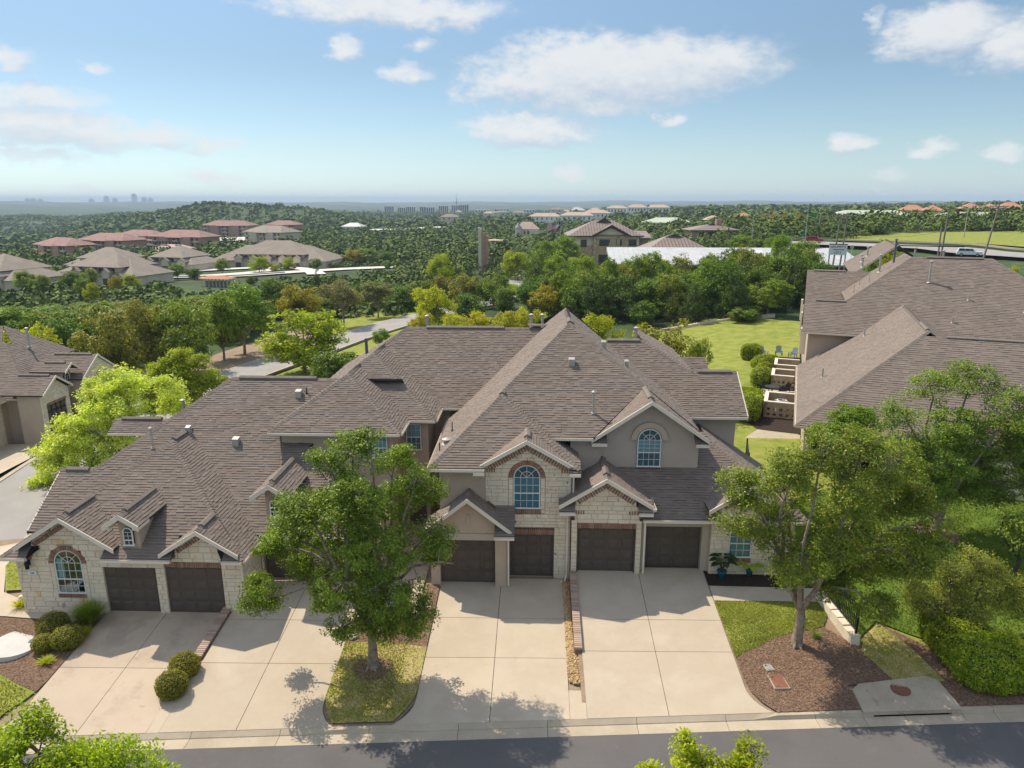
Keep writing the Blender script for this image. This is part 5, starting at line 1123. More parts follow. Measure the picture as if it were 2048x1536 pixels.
xgable(61.0, 2.6, 3.35, .65, -39.3, -44); xgable(55.6, 1.9, 2.7, .65, -39.6, -43.5)
xgable(58.2, 1.0, 3.2, .65, -39.9, -43)
w = MB(); w.box(-60, -41.8, 55, 64.5, -4.5, 1.0); w.box(-42, -39.5, 58.6, 63.4, -4.5, 1.7); w.box(-42, -40.0, 54.0, 57.2, -4.5, 1.3); w.prism([(-40.6, 57.55, .4), (-40.6, 58.85, .4), (-40.6, 58.85, 2.5), (-40.6, 58.2, 3.0), (-40.6, 57.55, 2.5)], (-2, 0, 0)); w.build('wall', m_stucco, LB)
m3 = dirmap((-39.4, 0, 0), (0, 1, 0), (1, 0, 0)); s3 = H3.stone('stone_wall', [[(58.5, -4), (63.5, -4), (63.5, 1.5), (63.3, 1.7), (61, 3.15), (58.7, 1.7), (58.5, 1.5)], archpoly(61, .95, -.9, .9)], m3, (.2, .35), (.4, .9)); H3.arch(s3, 61, .9, .72, .96, m3, 17); window(LB, m3, 60.3, 61.7, -.9, .9, True, 3, 2, 2, .45, 'none', off_=.03)
m3b = dirmap((-39.9, 0, 0), (0, 1, 0), (1, 0, 0)); s3 = H3.stone('stone_wall', [[(53.9, -4), (57.3, -4), (57.3, 1.3), (55.6, 2.5), (53.9, 1.3)], rect(54.4, 56.8, -4, .4)], m3b, (.2, .35), (.4, .9)); H3.soldier(s3, 54.4, 56.8, .4, .62, m3b); garage_door(LB, m3b, 54.4, 56.8, -1.9, .4, -.1)
window(LB, dirmap((-40.55, 0, 0), (0, 1, 0), (1, 0, 0)), 57.9, 58.5, 1.1, 2.0, True, 2, 2, 1, .4, 'none', fan=False, off_=.125)
H3.gutter((-41.3, 54.5, .98), (-58, 54.5, .98), (0, -1, 0)); H3.gutter((-41.3, 57.2, .98), (-41.3, 58.5, .98), (1, 0, 0))
pipe(LB, (-45.4, 61.0, 4.0), 1.6, .09); pipe(LB, (-50, 57.4, 2.9), .3, .12)
# near end of the left row: garage wing close to the frame edge
F3('S', 49.0, .9, p, [(-62, 49.0), (-43.2, 49.0), (-46.2, 52.2), (-62, 52.2)]); F3('E', -43.2, .9, p, [(-43.2, 49), (-43.2, 55), (-46.2, 52.2)]); w = MB(); w.box(-60, -43.7, 49.5, 55, -4.5, .9); w.build('wall', m_stucco, LB)
s3 = H3.stone('stone_wall', [rect(49.5, 50.2, -4, .9), rect(53.2, 54.2, -4, .9)], dirmap((-43.6, 0, 0), (0, 1, 0), (1, 0, 0)), (.2, .35), (.4, .9)); garage_door(LB, dirmap((-43.6, 0, 0), (0, 1, 0), (1, 0, 0)), 50.3, 53.1, -2.1, .3, -.02)
H3.gutter((-43.2, 49, .88), (-43.2, 55, .88), (1, 0, 0))
H3.finish_roof(); H3.finish_stones(0); H3.finish_bricks(0)
# ------------------------------------------------------------------ side street on the left and the loop road behind
SIDE = [(-25, 14), (-31.0, 30), (-33.2, 40), (-35.6, 56), (-35.9, 68), (-34.6, 80), (-30.8, 96), (-26.5, 110), (-22.3, 122), (-16, 136), (-8, 150), (0, 165)]
ribbon('side_street', SIDE, 6.6, m_asph2, .22, label='pale grey side street curving round behind the house')
ribbon('kerb', SIDE, .35, m_curb, .36, side=3.45, h=.3, label='kerb on the house side of the side street'); ribbon('kerb', SIDE, .35, m_curb, .36, side=-3.45, h=.3, label='kerb on the far side of the side street')
drape('verge', [(-32.2, 46), (-31.4, 60), (-31.6, 70), (-30.2, 80), (-26.4, 96), (-22.2, 110), (-20, 116), (-15, 112), (-19, 96), (-23, 78), (-25, 60), (-25, 46)], m_lawn, .16, tz, 3, 'strip of lawn along the inside of the loop road', 'lawn')
drape('verge', [(-39.6, 68), (-38.4, 81), (-34.5, 97), (-30.2, 111), (-26.2, 122), (-20, 136), (-24, 142), (-32, 130), (-40, 115), (-44, 95), (-45, 76)], m_dirt, .14, tz, 3, 'dry earth verge under the trees beyond the loop road', 'verge')
drape('verge', [(-33.4, 104), (-30.2, 111), (-26.2, 122), (-20, 136), (-25, 143), (-33, 133), (-37, 118)], m_lawn, .19, tz, 3, 'sunny grass bank with two small trees beyond the loop road', 'lawn')
drape('driveway', [(-38.7, 44), (-46, 47), (-46, 54), (-39.0, 54)], m_conc, .25, tz, 2, 'pale driveway of the left hand neighbour', 'driveway')
drape('driveway', [(-39.0, 55.2), (-44, 55.2), (-44, 58.5), (-39.2, 58.5)], m_asph2, .25, tz, 2, 'second driveway of the left hand neighbour', 'driveway')
# ------------------------------------------------------------------ back yard on the right
drape('lawn', [(11.5, 37), nbp(-2, .5), nbp(.4, 2.6), nbp(.4, 58), (28, 104), (22, 103), (17, 96), (13, 80), (10.5, 60), (9.5, 46)], m_lawn, .20, tz, 2.5, 'bright back lawn between the two houses', 'lawn')
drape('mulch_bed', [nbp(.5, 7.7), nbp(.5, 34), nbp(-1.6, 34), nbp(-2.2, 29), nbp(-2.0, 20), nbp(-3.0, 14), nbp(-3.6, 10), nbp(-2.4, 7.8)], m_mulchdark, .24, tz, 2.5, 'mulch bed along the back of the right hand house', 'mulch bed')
drape('patio', [nbp(-3.0, 2.8), nbp(.5, 2.8), nbp(.5, 7.2), nbp(-2.4, 7.6), nbp(-3.2, 5.4)], m_oldconc, .30, tz, 0, 'bare concrete patio at the corner of the right hand house', 'patio')
def ac_pen(u0, u1, v0, v1, nac, label):
    c = nbp((u0 + u1) / 2, (v0 + v1) / 2); z = tz(*c) + .15
    r = empty('unit_screen', (c[0], c[1], z), label, 'masonry screen', 'screens around the air conditioners', rz=rad(-19.5)); r['local'] = 1; bpy.context.view_layer.update()
    a, b = (u1 - u0) / 2, (v1 - v0) / 2; m = MB(); H = 1.25; t = .22
    m.box(-a, -a + t, -b, b, 0, H); m.box(-a, a, b - t, b, 0, H)
    # pierced near wall
    rows = [(0, .18), (.18, .42), (.42, .60), (.60, .84), (.84, H)]
    for i, (z0, z1) in enumerate(rows):
        if i in (1, 3):
            n = 5
            for k in range(n): x0 = -a + (2 * a) * k / n; m.box(x0, x0 + 2 * a / n * .52, -b, -b + t, z0, z1)
        else: m.box(-a, a, -b, -b + t, z0, z1)
    m.build('screen_wall', m_screen, r); m = MB(); m.box(-a - .03, -a + t + .03, -b, b + .03, H, H + .07); m.box(-a + t, a, b - t - .03, b + .03, H, H + .07); m.box(-a + t, a, -b - .03, -b + t + .03, H, H + .07); m.build('coping', m_trim, r)
    for k in range(nac):
        yy = -b + .75 + k * 1.15; q = r.matrix_world @ Vector((.1, yy, 0)); e = empty('air_conditioner', q, ('air conditioner nearest the patio inside its screen', 'second air conditioner behind the first in the same screen', 'air conditioner in the farthest screen', 'dark air conditioner beside the middle screen')[len(AC)], 'air conditioner', 'air conditioners behind the right house')
        AC.append(e); m = MB(); m.box(q.x - .42, q.x + .42, q.y - .42, q.y + .42, q.z + .05, q.z + .98); m.build('cabinet', m_acgrey, e)
        m = MB(); m.cyl((q.x, q.y, q.z + .98), (q.x, q.y, q.z + 1.03), .38, .38, 18); m.build('fan_guard', m_white, e); m = MB(); m.cyl((q.x, q.y, q.z + 1.035), (q.x, q.y, q.z + 1.045), .29, .29, 16); m.build('fan_opening', m_acdark, e)
        m = MB()
        for j in range(5): an = j * 1.2566; m.obox((q.x, q.y, q.z + 1.047), (.27 * math.cos(an), .27 * math.sin(an), 0), (.05 * -math.sin(an), .05 * math.cos(an), .02), (0, 0, .006))
        m.build('fan_blade', m_acgrey, e)
AC = []
m_screen = M('screen_block', [(.46, .37, .24), (.38, .30, .19), (.5, .42, .3)], .95, 3, fine=(14, .2)); m_acgrey = M('ac_grey', [(.30, .31, .30)], .5); m_acdark = M('ac_dark', [(.03, .04, .04)], .6)
ac_pen(-2.2, .1, 11.0, 14.2, 2, 'pierced masonry screen nearest the patio holding two air conditioners'); ac_pen(-1.9, .3, 24.4, 27.4, 1, 'pierced masonry screen farthest along the house'); ac_pen(-2.0, -.1, 20.0, 22.8, 1, 'middle pierced masonry screen beside clipped hedges')
# terrace with furniture
drape('terrace', [nbp(-3.4, 15.6), nbp(.3, 15.6), nbp(.3, 19.2), nbp(-3.4, 19.2)], m_conc, .34, tz, 0, 'paved terrace with a dining set behind the right house', 'terrace')
m_red = M('red_cloth', [(.45, .02, .05)], .8); m_orange = M('orange_cloth', [(.55, .14, .04)], .8); m_greyblue = M('blue_grey_paint', [(.22, .28, .33)], .6); m_sofa = M('outdoor_cushion', [(.45, .40, .34)], .9)
def chair(x, y, rz, label, mat, adir=False, cush=None):
    z = tz(x, y) + .36; r = empty('patio_chair', (x, y, z), label, 'chair', 'chairs behind the right house', rz=rz); r['local'] = 1
    m = MB(); m.obox((-.28, -.28, .34), (.56, 0, 0), (0, .56, -.08), (0, 0, .05)); m.build('seat', cush or mat, r)
    m = MB()
    for k in range(5): m.obox((-.28 + k * .115, .27, .30), (.10, 0, 0), (0, .03, 0), (0, .22, .62 + .06 * (2 - abs(k - 2))))
    m.build('backrest', mat, r)
    for sx in (-1, 1):
        m = MB(); m.box(sx * .33 - .04, sx * .33 + .04, -.32, .3, .52, .56); m.build('armrest', mat, r)
        for yy in (-.28, .24): m = MB(); m.box(sx * .32 - .03, sx * .32 + .03, yy - .03, yy + .03, 0, .52); m.build('leg', mat, r)
    return r
xy = nbp(-2.6, 16.4); chair(*xy, .4, 'dark patio chair with an orange cushion on the terrace', m_black, cush=m_orange); xy = nbp(-1.0, 16.3); chair(*xy, -.6, 'dark patio chair with a red cushion near the house wall', m_black, cush=m_red); xy = nbp(-2.4, 18.5); chair(*xy, 2.8, 'dark wire chair on the far side of the terrace table', m_black); xy = nbp(-.8, 18.4); chair(*xy, 3.4, 'dark wire chair by the far corner of the terrace', m_black)
for k, (uu, vv, l) in enumerate(((-3.2, 33.5, 'pale blue grey slatted garden chair, left of three by the wood'), (-1.7, 34.0, 'blue grey slatted garden chair in the middle of three'), (-.3, 33.4, 'blue grey slatted garden chair next to the house wall'))): xy = nbp(uu, vv); chair(*xy, (.3, -.2, -.8)[k] , l, m_greyblue)
xy = nbp(-1.8, 17.5); z = tz(*xy) + .35; t = empty('patio_table', (*xy, z), 'glass topped dark table in the middle of the terrace', 'table'); m = MB(); m.cyl((*xy, z + .70), (*xy, z + .73), .62, .62, 20); m.build('table_top', m_acdark, t)
m = MB(); m.cyl((*xy, z), (*xy, z + .7), .05, .05, 8); m.cyl((*xy, z), (*xy, z + .04), .3, .2, 12); m.build('pedestal', m_black, t)
xy = nbp(-.6, 15.2); z = tz(*xy) + .34; t = empty('outdoor_sofa', (*xy, z), 'low beige outdoor sofa beside the screen wall', 'sofa'); m = MB(); m.box(xy[0] - .8, xy[0] + .8, xy[1] - .35, xy[1] + .35, z + .15, z + .42); m.build('seat', m_sofa, t); m = MB(); m.box(xy[0] - .8, xy[0] + .8, xy[1] + .22, xy[1] + .38, z + .42, z + .85); m.build('backrest', m_sofa, t)
for sx in (-.72, .72): m = MB(); m.box(xy[0] + sx - .05, xy[0] + sx + .05, xy[1] - .3, xy[1] + .3, z, z + .15); m.build('leg', m_black, t)
# ------------------------------------------------------------------ iron fences and low stone walls
def iron_fence(pts, h, label, zf, z0=0.0, gap=.115, posts=True, grp=None, bar=.012, name='iron_fence'):
    P = [Vector(q) for q in pts]; r = empty(name, (P[0].x, P[0].y, zf(P[0].x, P[0].y)), label, 'fence', grp)
    for a, b in zip(P[:-1], P[1:]):
        L = (b - a).length; n = max(1, int(L / gap)); za, zb = zf(*a) + z0, zf(*b) + z0
        for f in (.12, h - .22, h - .06):
            m = MB(); m.bar((a.x, a.y, za + f), (b.x, b.y, zb + f), .03, .03); m.build('rail', m_black, r)
        one = L > 20
        mm = MB()
        for i in range(1, n):
            q = a.lerp(b, i / n); z = za + (zb - za) * i / n
            m = mm if one else MB(); m.box(q.x - bar, q.x + bar, q.y - bar, q.y + bar, z + .05, z + h)
            if not one: m.build('picket', m_black, r)
        if one: tag(mm.build('pickets', m_black, r), kind='stuff')
    for q in P:
        m = MB(); z = zf(*q) + z0; m.box(q.x - .04, q.x + .04, q.y - .04, q.y + .04, z - .2, z + h + .05); m.build('post', m_black, r)
    return r
def stone_kerb(x0, y0, x1, y1, w, h, zf, label, grp=None, n=None, name='stone_wall'):
    a, b = Vector((x0, y0)), Vector((x1, y1)); L = (b - a).length; d = (b - a) / L; nn = Vector((-d.y, d.x)); r = empty(name, (x0, y0, zf(x0, y0)), label, 'stone wall', grp); s = 0
    while s < L - .05:
        l = min(rnd.uniform(.35, .75), L - s); p0 = a + d * s; z = zf(p0.x, p0.y)
        for k in range(max(1, int(h / .22))):
            hh = h / max(1, int(h / .22)); m = MB(); o = p0 - nn * (w / 2 + rnd.uniform(0, .02)); vs = []
            m.obox((o.x, o.y, z - (.25 if k == 0 else 0) + k * hh), d.to_3d() * (l - .012), nn.to_3d() * (w + rnd.uniform(0, .03)), (0, 0, hh - .01 + (.25 if k == 0 else 0))); m.build('stone', m_stone, r)
        s += l
    return r
stone_kerb(12.42, 24.55, 12.05, 27.6, .34, .42, GD, 'low limestone wall under the iron fence beside the right tree', 'low stone walls', )
iron_fence([(12.46, 24.7), (12.10, 27.6)], 1.15, 'black iron picket fence on the low stone wall at right', GD, .42)
iron_fence([(12.10, 27.6), (11.9, 29.3)], 1.15, 'black iron picket fence meeting the corner of the house', GD, .42)
stone_kerb(10.9, 36.2, 12.9, 45.5, .45, .9, lambda x, y: tz(x, y) + .1, 'limestone retaining wall running back from the rear corner', 'low stone walls')
iron_fence([(11.7, 36.0), (12.3, 38.5), (12.9, 41.0), (13.5, 43.5)], 1.7, 'black iron fence stepping down past the rear corner of the house', lambda x, y: tz(x, y) + .3)
iron_fence([(15, 92), (19, 98), (24.5, 101.5), (31, 102.5), (36, 103.5)], 1.9, 'black iron fence closing the far end of the back lawn', lambda x, y: tz(x, y) + .3, 0, .14)
stone_kerb(17, 96.5, 24.5, 100.6, .4, .35, lambda x, y: tz(x, y) + .2, 'pale stone kerb in front of the far iron fence', 'low stone walls'); stone_kerb(24.5, 100.6, 34, 102, .4, .35, lambda x, y: tz(x, y) + .2, 'pale stone kerb curving along the end of the lawn', 'low stone walls')
# garden wall of the right hand house
stone_kerb(18.5, 39.6, 25.2, 38.35, .4, .55, GR, 'brown stone garden wall in front of the right house behind its trees', 'low stone walls'); stone_kerb(25.2, 38.35, 31, 37.3, .4, .55, GR, 'brown stone garden wall reaching the right edge of the view', 'low stone walls')
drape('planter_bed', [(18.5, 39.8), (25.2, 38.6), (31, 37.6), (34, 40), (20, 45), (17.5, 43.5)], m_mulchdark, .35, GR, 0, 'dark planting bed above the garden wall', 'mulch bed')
# ------------------------------------------------------------------ small things in front
def storm_inlet():
    r = empty('storm_drain', (13, 22, -.15), 'big weathered concrete storm drain box set in the kerb with a round iron lid', 'storm drain'); m = MB()
    def q(x, y): return GD(x, y)
    x0, x1 = 11.28, 14.66; ya, yb = ycurb(x0) - .15, ycurb(x1) - .15
    vs = [(x0, ya, zcurb(x0) + .04), (x1, yb, zcurb(x1) + .04), (x1 - .12, yb + 1.35, GD(x1, yb + 1.35) + .06), (x1 - .5, yb + 1.55, GD(x1, yb + 1.5) + .06), (x0 + .4, ya + 1.32, GD(x0, ya + 1.3) + .06), (x0 + .05, ya + 1.05, GD(x0, ya + 1.05) + .06)]
    m.prism([(x, y, z - .13) for x, y, z in vs], (0, 0, .14)); m.build('concrete_top', m_oldconc, r)
    m = MB(); m.box(x0, x0 + .35, ya - .02, ya + .2, zcurb(x0) - .3, zcurb(x0) - .08); m.box(x1 - .35, x1, yb - .02, yb + .2, zcurb(x1) - .3, zcurb(x1) - .08); m.build('inlet_pier', m_oldconc, r)
    m = MB(); m.box(x0 + .3, x1 - .3, (ya + yb) / 2 + .22, (ya + yb) / 2 + .3, zcurb(13) - .4, zcurb(13) - .06); m.build('inlet_throat', m_dark, r)
    cx, cy_ = 13.0, 22.15; z = GD(cx, cy_) + .085; m = MB(); m.cyl((cx, cy_, z - .04), (cx, cy_, z), .33, .33, 28); m.build('manhole_lid', m_rust, r); m = MB()
    for k in range(3): rr = .10 + k * .09; m.lathe([(rr, 0), (rr, .008), (rr + .03, .008), (rr + .03, 0)], (cx, cy_, z), 24)
    m.build('lid_ring', m_rust, r)
storm_inlet()
def flatbox(x, y, w, d, rz, f, mat, label, name, cat, h=.06):
    z = f(x, y); r = empty(name, (x, y, z), label, cat, rz=rz); r['local'] = 1; m = MB(); m.box(-w / 2 - .04, w / 2 + .04, -d / 2 - .04, d / 2 + .04, -.05, h - .015); m.build('rim', m_oldconc, r); m = MB(); m.box(-w / 2, w / 2, -d / 2, d / 2, 0, h); m.build('lid', mat, r); m = MB(); m.cyl((-w * .3, d * .3, h), (-w * .3, d * .3, h + .006), .035, .035, 10); m.build('keyhole', m_dark, r)
flatbox(8.86, 22.55, .48, .70, .06, GD, m_rust, 'rust red meter box lid in the mulch beside the driveway', 'meter_box', 'meter box'); flatbox(8.72, 23.25, .22, .28, .2, GD, m_acgrey, 'small grey valve lid just above the red one', 'valve_box', 'valve box')
z = GL(-20.9, 24.55); r = empty('tank_lid', (-20.9, 24.55, z), 'large round pale concrete disc lying in the left mulch bed', 'concrete lid'); m = MB(); m.cyl((-20.9, 24.55, z - .1), (-20.9, 24.55, z + .09), 1.02, 1.0, 48); m.build('disc', m_tank, r)
for dx, dy in ((-.5, -.62), (.55, .55)): m = MB(); m.cyl((-20.9 + dx, 24.55 + dy, z + .08), (-20.9 + dx, 24.55 + dy, z + .15), .07, .05, 8); m.build('lifting_eye', m_black, r)
def rock(x, y, s, f, label, mat=None, seed=0):
    rg = random.Random(seed); bm = bmesh.new(); bmesh.ops.create_icosphere(bm, subdivisions=2, radius=s)
    for v in bm.verts: v.co *= 1 + rg.uniform(-.16, .16); v.co.z *= .6
    me = bpy.data.meshes.new('rock'); bm.to_mesh(me); bm.free(); me.materials.append(mat or m_stone); o = link('rock', me, None, (x, y, f(x, y) + s * .25)); tag(o, label, 'rock', 'loose stones in the beds')
rock(-21.2, 23.45, .11, GL, 'pale stone beside a tuft in the left mulch bed', None, 1); rock(-4.62, 27.2, .15, GC, 'pale stone at the walk edge by the garage column', None, 2); rock(-4.55, 26.9, .13, GC, 'second pale stone nearer the kerb of the walk', None, 3); rock(-7.3, 24.95, .2, GB, 'flat pale stone at the left edge of the island', None, 4); rock(-22.9, 27.6, .14, GL, 'grey stone at the corner of the stone house', None, 5)
def pot(x, y, f, s, label):
    z = f(x, y) + .03; r = empty('flower_pot', (x, y, z), label, 'flower pot', 'teal glazed pots in the dark bed'); m = MB(); m.lathe([(0, 0), (.11 * s, 0), (.17 * s, .26 * s), (.19 * s, .27 * s), (.19 * s, .31 * s), (.165 * s, .31 * s), (.15 * s, .26 * s), (0, .25 * s)], (x, y, z), 18); m.build('pot_body', m_teal, r, smooth=True)
    return z + .25 * s
pot(8.3, 28.72, GD, 1.15, 'teal glazed pot holding a big leaved plant, nearer the garage'); pot(9.58, 28.95, GD, 1.0, 'teal glazed pot under the right window, farther from the garage')

# ------------------------------------------------------------------ middle distance and far buildings
class _Clear(list):
    def append(s, q):
        x, y, r = q
        for k in (1, .965, .93): list.append(s, (x * k, y * k, r))
FARX = _Clear()      # places kept clear of the forest: (x, y, radius)
m_tileb = M('brown_far_roof', [(0.250, 0.206, 0.165), (0.300, 0.250, 0.201)], .9, .4, fine=(1.5, .10))
m_tiler = M('rust_far_roof', [(0.275, 0.156, 0.134), (0.338, 0.200, 0.171)], .9, .3, fine=(1.2, .12))
m_tileo = M('orange_far_roof', [(0.525, 0.250, 0.146), (0.450, 0.213, 0.122)], .9, .4)
m_tileg = M('green_far_roof', [(0.500, 0.537, 0.403), (0.438, 0.488, 0.366)], .8, .2)
m_tilep = M('pink_far_roof', [(0.525, 0.400, 0.317), (0.450, 0.338, 0.268)], .9, .2)
m_metalbrown = M('brown_metal_roof', [(0.275, 0.206, 0.171), (0.312, 0.237, 0.195)], .45, .4)
m_metaldark = M('dark_roof_edge', [(.06, .045, .042)], .6)
m_whiteroof = M('white_metal_roof', [(.46, .47, .46), (.53, .53, .52)], .5, .15, fine=(.6, .08))
m_ashlar = M('gold_ashlar', [(0.525, 0.388, 0.232), (0.425, 0.312, 0.183), (0.625, 0.488, 0.305)], .95, .9, fine=(2.2, .25))
m_beige = M('beige_render', [(0.725, 0.637, 0.476), (0.675, 0.587, 0.439)], .9, .3)
m_cream = M('cream_render', [(0.688, 0.587, 0.451), (0.613, 0.512, 0.390)], .9, .3)
m_brickpink = M('pink_brick', [(.46, .29, .21), (.40, .25, .18)], .9, .5, fine=(1.5, .15))
m_win = M('far_window', [(.03, .04, .05)], .15, spec=.6)
m_maroon = M('maroon_band', [(.10, .035, .03)], .7)
m_parking = M('pale_parking', [(0.625, 0.575, 0.500), (0.700, 0.650, 0.573)], .95, .1)
m_green = M('highway_green', [(.0, .25, .17)], .5); m_yellow = M('signal_yellow', [(.55, .35, .03)], .5); m_red2 = M('car_red', [(.30, .02, .03)], .35); m_carw = M('car_white', [(.75, .77, .78)], .3); m_carb = M('car_blue', [(.05, .09, .15)], .3)
m_pole = M('weathered_pole', [(.24, .19, .155), (.30, .25, .21)], .9, 3); m_wire = M('wire', [(.05, .05, .05)], .6); m_steel = M('steel_pole', [(.40, .40, .38)], .5)
def hiproof(m, w, d, h, z, ov=.6, pt=.5, gable=False):
    a, b = w / 2 + ov, d / 2 + ov; r = b * pt
    if gable: m.add([(-a, -b, z), (a, -b, z), (a, b, z), (-a, b, z), (-a, 0, z + r), (a, 0, z + r)], [(0, 1, 5, 4), (2, 3, 4, 5), (0, 4, 3), (1, 2, 5), (0, 3, 2, 1)])
    elif w >= d: m.add([(-a, -b, z), (a, -b, z), (a, b, z), (-a, b, z), (-a + b, 0, z + r), (a - b, 0, z + r)], [(0, 1, 5, 4), (2, 3, 4, 5), (0, 4, 3), (1, 2, 5), (0, 3, 2, 1)])
    else:
        r = a * pt; m.add([(-a, -b, z), (a, -b, z), (a, b, z), (-a, b, z), (0, -b + a, z + r), (0, b - a, z + r)], [(0, 1, 4), (1, 2, 5, 4), (2, 3, 5), (3, 0, 4, 5), (0, 3, 2, 1)])
def winrow(r, x0, x1, n, z0, z1, y, w=None, name='window', mat=None):
    st = (x1 - x0) / n; w = w or st * .5
    for i in range(n):
        c = x0 + (i + .5) * st; m = MB(); m.box(c - w / 2, c + w / 2, y - .06, y + .1, z0, z1); m.build(name, mat or m_win, r)
def frontgable(r, x, w, d0, y, z, h, wm, rm, pt=.6):
    m = MB(); m.prism([(x - w / 2, y, z - 6), (x + w / 2, y, z - 6), (x + w / 2, y, z), (x, y, z + w / 2 * pt), (x - w / 2, y, z)], (0, d0, 0)); m.build('gable_front', wm, r)
    m = MB(); a = w / 2 + .4; m.add([(x - a, y - .4, z - .25), (x, y - .4, z + a * pt - .1), (x + a, y - .4, z - .25), (x - a, y + d0, z - .25), (x, y + d0 + 2, z + a * pt - .1), (x + a, y + d0, z - .25)], [(0, 1, 4, 3), (1, 2, 5, 4)]); m.build('gable_roof', rm, r)
def far_row(x, y, w, d, rz, label, roofm=None, wallm=None, nw=7, stepped=True, z=None, group='brown roofed town house rows beyond the wood', h=5.2):
    z = tz(x, y) if z is None else z
    r = empty('townhouse_row', (x, y, z), label, 'town house', group, rz=rz); r['local'] = 1; roofm = roofm or m_tileb; wallm = wallm or m_cream
    m = MB(); m.box(-w / 2, w / 2, -d / 2, d / 2, -3, h * .55); m.box(-w * .30, w * .30, -d * .42, d * .42, 0, h); m.build('wall', wallm, r)
    m = MB(); hiproof(m, w, d, 0, h * .55, .6, .5); m.build('roof', roofm, r, ); m = MB(); hiproof(m, w * .62, d * .9, 0, h, .6, .5); m.build('upper_roof', roofm, r)
    for i in range(nw):
        xx = -w * .45 + w * .9 * (i + .5) / nw; frontgable(r, xx, w / nw * .42, 3, -d / 2 - .7, h * .55 if abs(xx) > w * .3 else h * .8, 0, wallm, roofm)
        m = MB(); m.box(xx - w / nw * .17, xx + w / nw * .17, -d / 2 - .78, -d / 2 - .6, 0, 2.2); m.build('garage_door', m_door, r)
    winrow(r, -w * .28, w * .28, 4, h * .68, h * .92, -d * .42, 1.5)
    FARX.append((x, y, max(w, d) * .42)); return r
far_row(-102, 282, 46, 20, -.10, 'long brown roofed row with front gables right of the orange roofed shelter'); far_row(-122.8, 204, 28, 15, -.25, 'brown roofed row left of centre behind a line of street trees', nw=5); far_row(-147, 194, 24, 16, -.3, 'brown roofed row cut by the left edge of the view', nw=3); far_row(-130.3, 259, 22, 16, -.2, 'small brown roofed row between two larger ones', nw=3); far_row(-152, 252, 26, 14, -.2, 'brown roofed row peeping over the left row', nw=4)
def apartment(x, y, w, d, rz, label, h=8.5, roofm=None, wallm=None, z=None, group='rust roofed apartment blocks below the hill'):
    z = tz(x, y) if z is None else z
    r = empty('apartment_block', (x, y, z), label, 'apartment block', group, rz=rz); r['local'] = 1
    m = MB(); m.box(-w / 2, w / 2, -d / 2, d / 2, -3, h); m.box(-w * .32, -w * .12, -d / 2 - 1.2, 0, 0, h); m.box(w * .12, w * .32, -d / 2 - 1.2, 0, 0, h); m.build('wall', wallm or m_brickpink, r)
    m = MB(); hiproof(m, w, d, 0, h, 1.0, .42); m.build('roof', roofm or m_tiler, r); m = MB(); hiproof(m, w * .3, d + 3, 0, h - .3, .8, .42); m.build('cross_roof', roofm or m_tiler, r)
    for f in range(3):
        winrow(r, -w * .48, w * .48, 10, f * 2.8 + .9, f * 2.8 + 2.3, -d / 2 - .02, 1.3)
        for sx in (-.42, 0, .42): m = MB(); m.box(w * sx - 1.6, w * sx + 1.6, -d / 2 - 1.0, -d / 2, f * 2.8 + .1, f * 2.8 + .9); m.build('balcony', m_cream, r)
    FARX.append((x, y, max(w, d) * .5)); return r
apartment(-233, 349, 28, 14, -.5, 'leftmost rust roofed apartment block beyond the town houses'); apartment(-236, 395, 33, 15, -.35, 'rust roofed apartment block second from the left'); apartment(-251.6, 455, 30, 14, -.3, 'rust roofed block half hidden behind two others'); apartment(-199, 404, 34, 15, -.3, 'widest rust roofed block beside a small green slope'); apartment(-243.6, 570, 40, 15, -.2, 'rust roofed block standing highest below the wooded hill'); apartment(-212, 604, 26, 14, -.2, 'rust roofed block behind the beige one'); apartment(-166, 450, 33, 16, -.5, 'beige apartment block with a pale roof beside the rust roofed ones', 8.5, m_tileb, m_cream)
apartment(-190, 372, 22, 12, -.3, 'low building with stepped pink brown gables in front of the widest block', 3.2, m_tilep, m_brickpink)
for k, (x, y, s, c) in enumerate(((-214, 420, 16, m_lawn), (-225, 440, 22, m_parking), (-205, 520, 26, m_parking), (-192, 470, 15, m_lawn), (-250, 345, 12, m_lawn), (-120, 690, 30, m_parking))):
    pts = [(x + s * 1.4 * math.cos(a) * (1 + .1 * math.sin(3 * a)), y + s * math.sin(a)) for a in [i * .524 for i in range(12)]]
    drape('lawn' if c is m_lawn else 'parking_lot', pts, c, 1.2, tz, 6, ('green slope' if c is m_lawn else 'pale parking lot') + ' among the apartment blocks' if k < 5 else 'wide pale parking lot in the wooded valley', 'lawn' if c is m_lawn else 'parking lot'); FARX.append((x, y, s * 1.3))
# orange roofed mail shelter
def shelter(x, y):
    z = tz(x, y); r = empty('shelter', (x, y, z), 'open shelter with an orange tiled roof beside the far road', 'shelter', rz=-.15); r['local'] = 1; m = MB(); hiproof(m, 8, 3.4, 0, 2.3, .5, .35); m.build('roof', m_tileo, r)
    for i in range(8):
        for yy in (-1.6, 1.6): m = MB(); m.box(-3.9 + i * 1.11 - .1, -3.9 + i * 1.11 + .1, yy - .1, yy + .1, 0, 2.3); m.build('post', m_cream, r)
    m = MB(); m.box(-3.6, 3.6, -.4, .4, 0, 1.5); m.build('mail_boxes', m_acgrey, r); FARX.append((x, y, 12))
shelter(-88.8, 195.8)
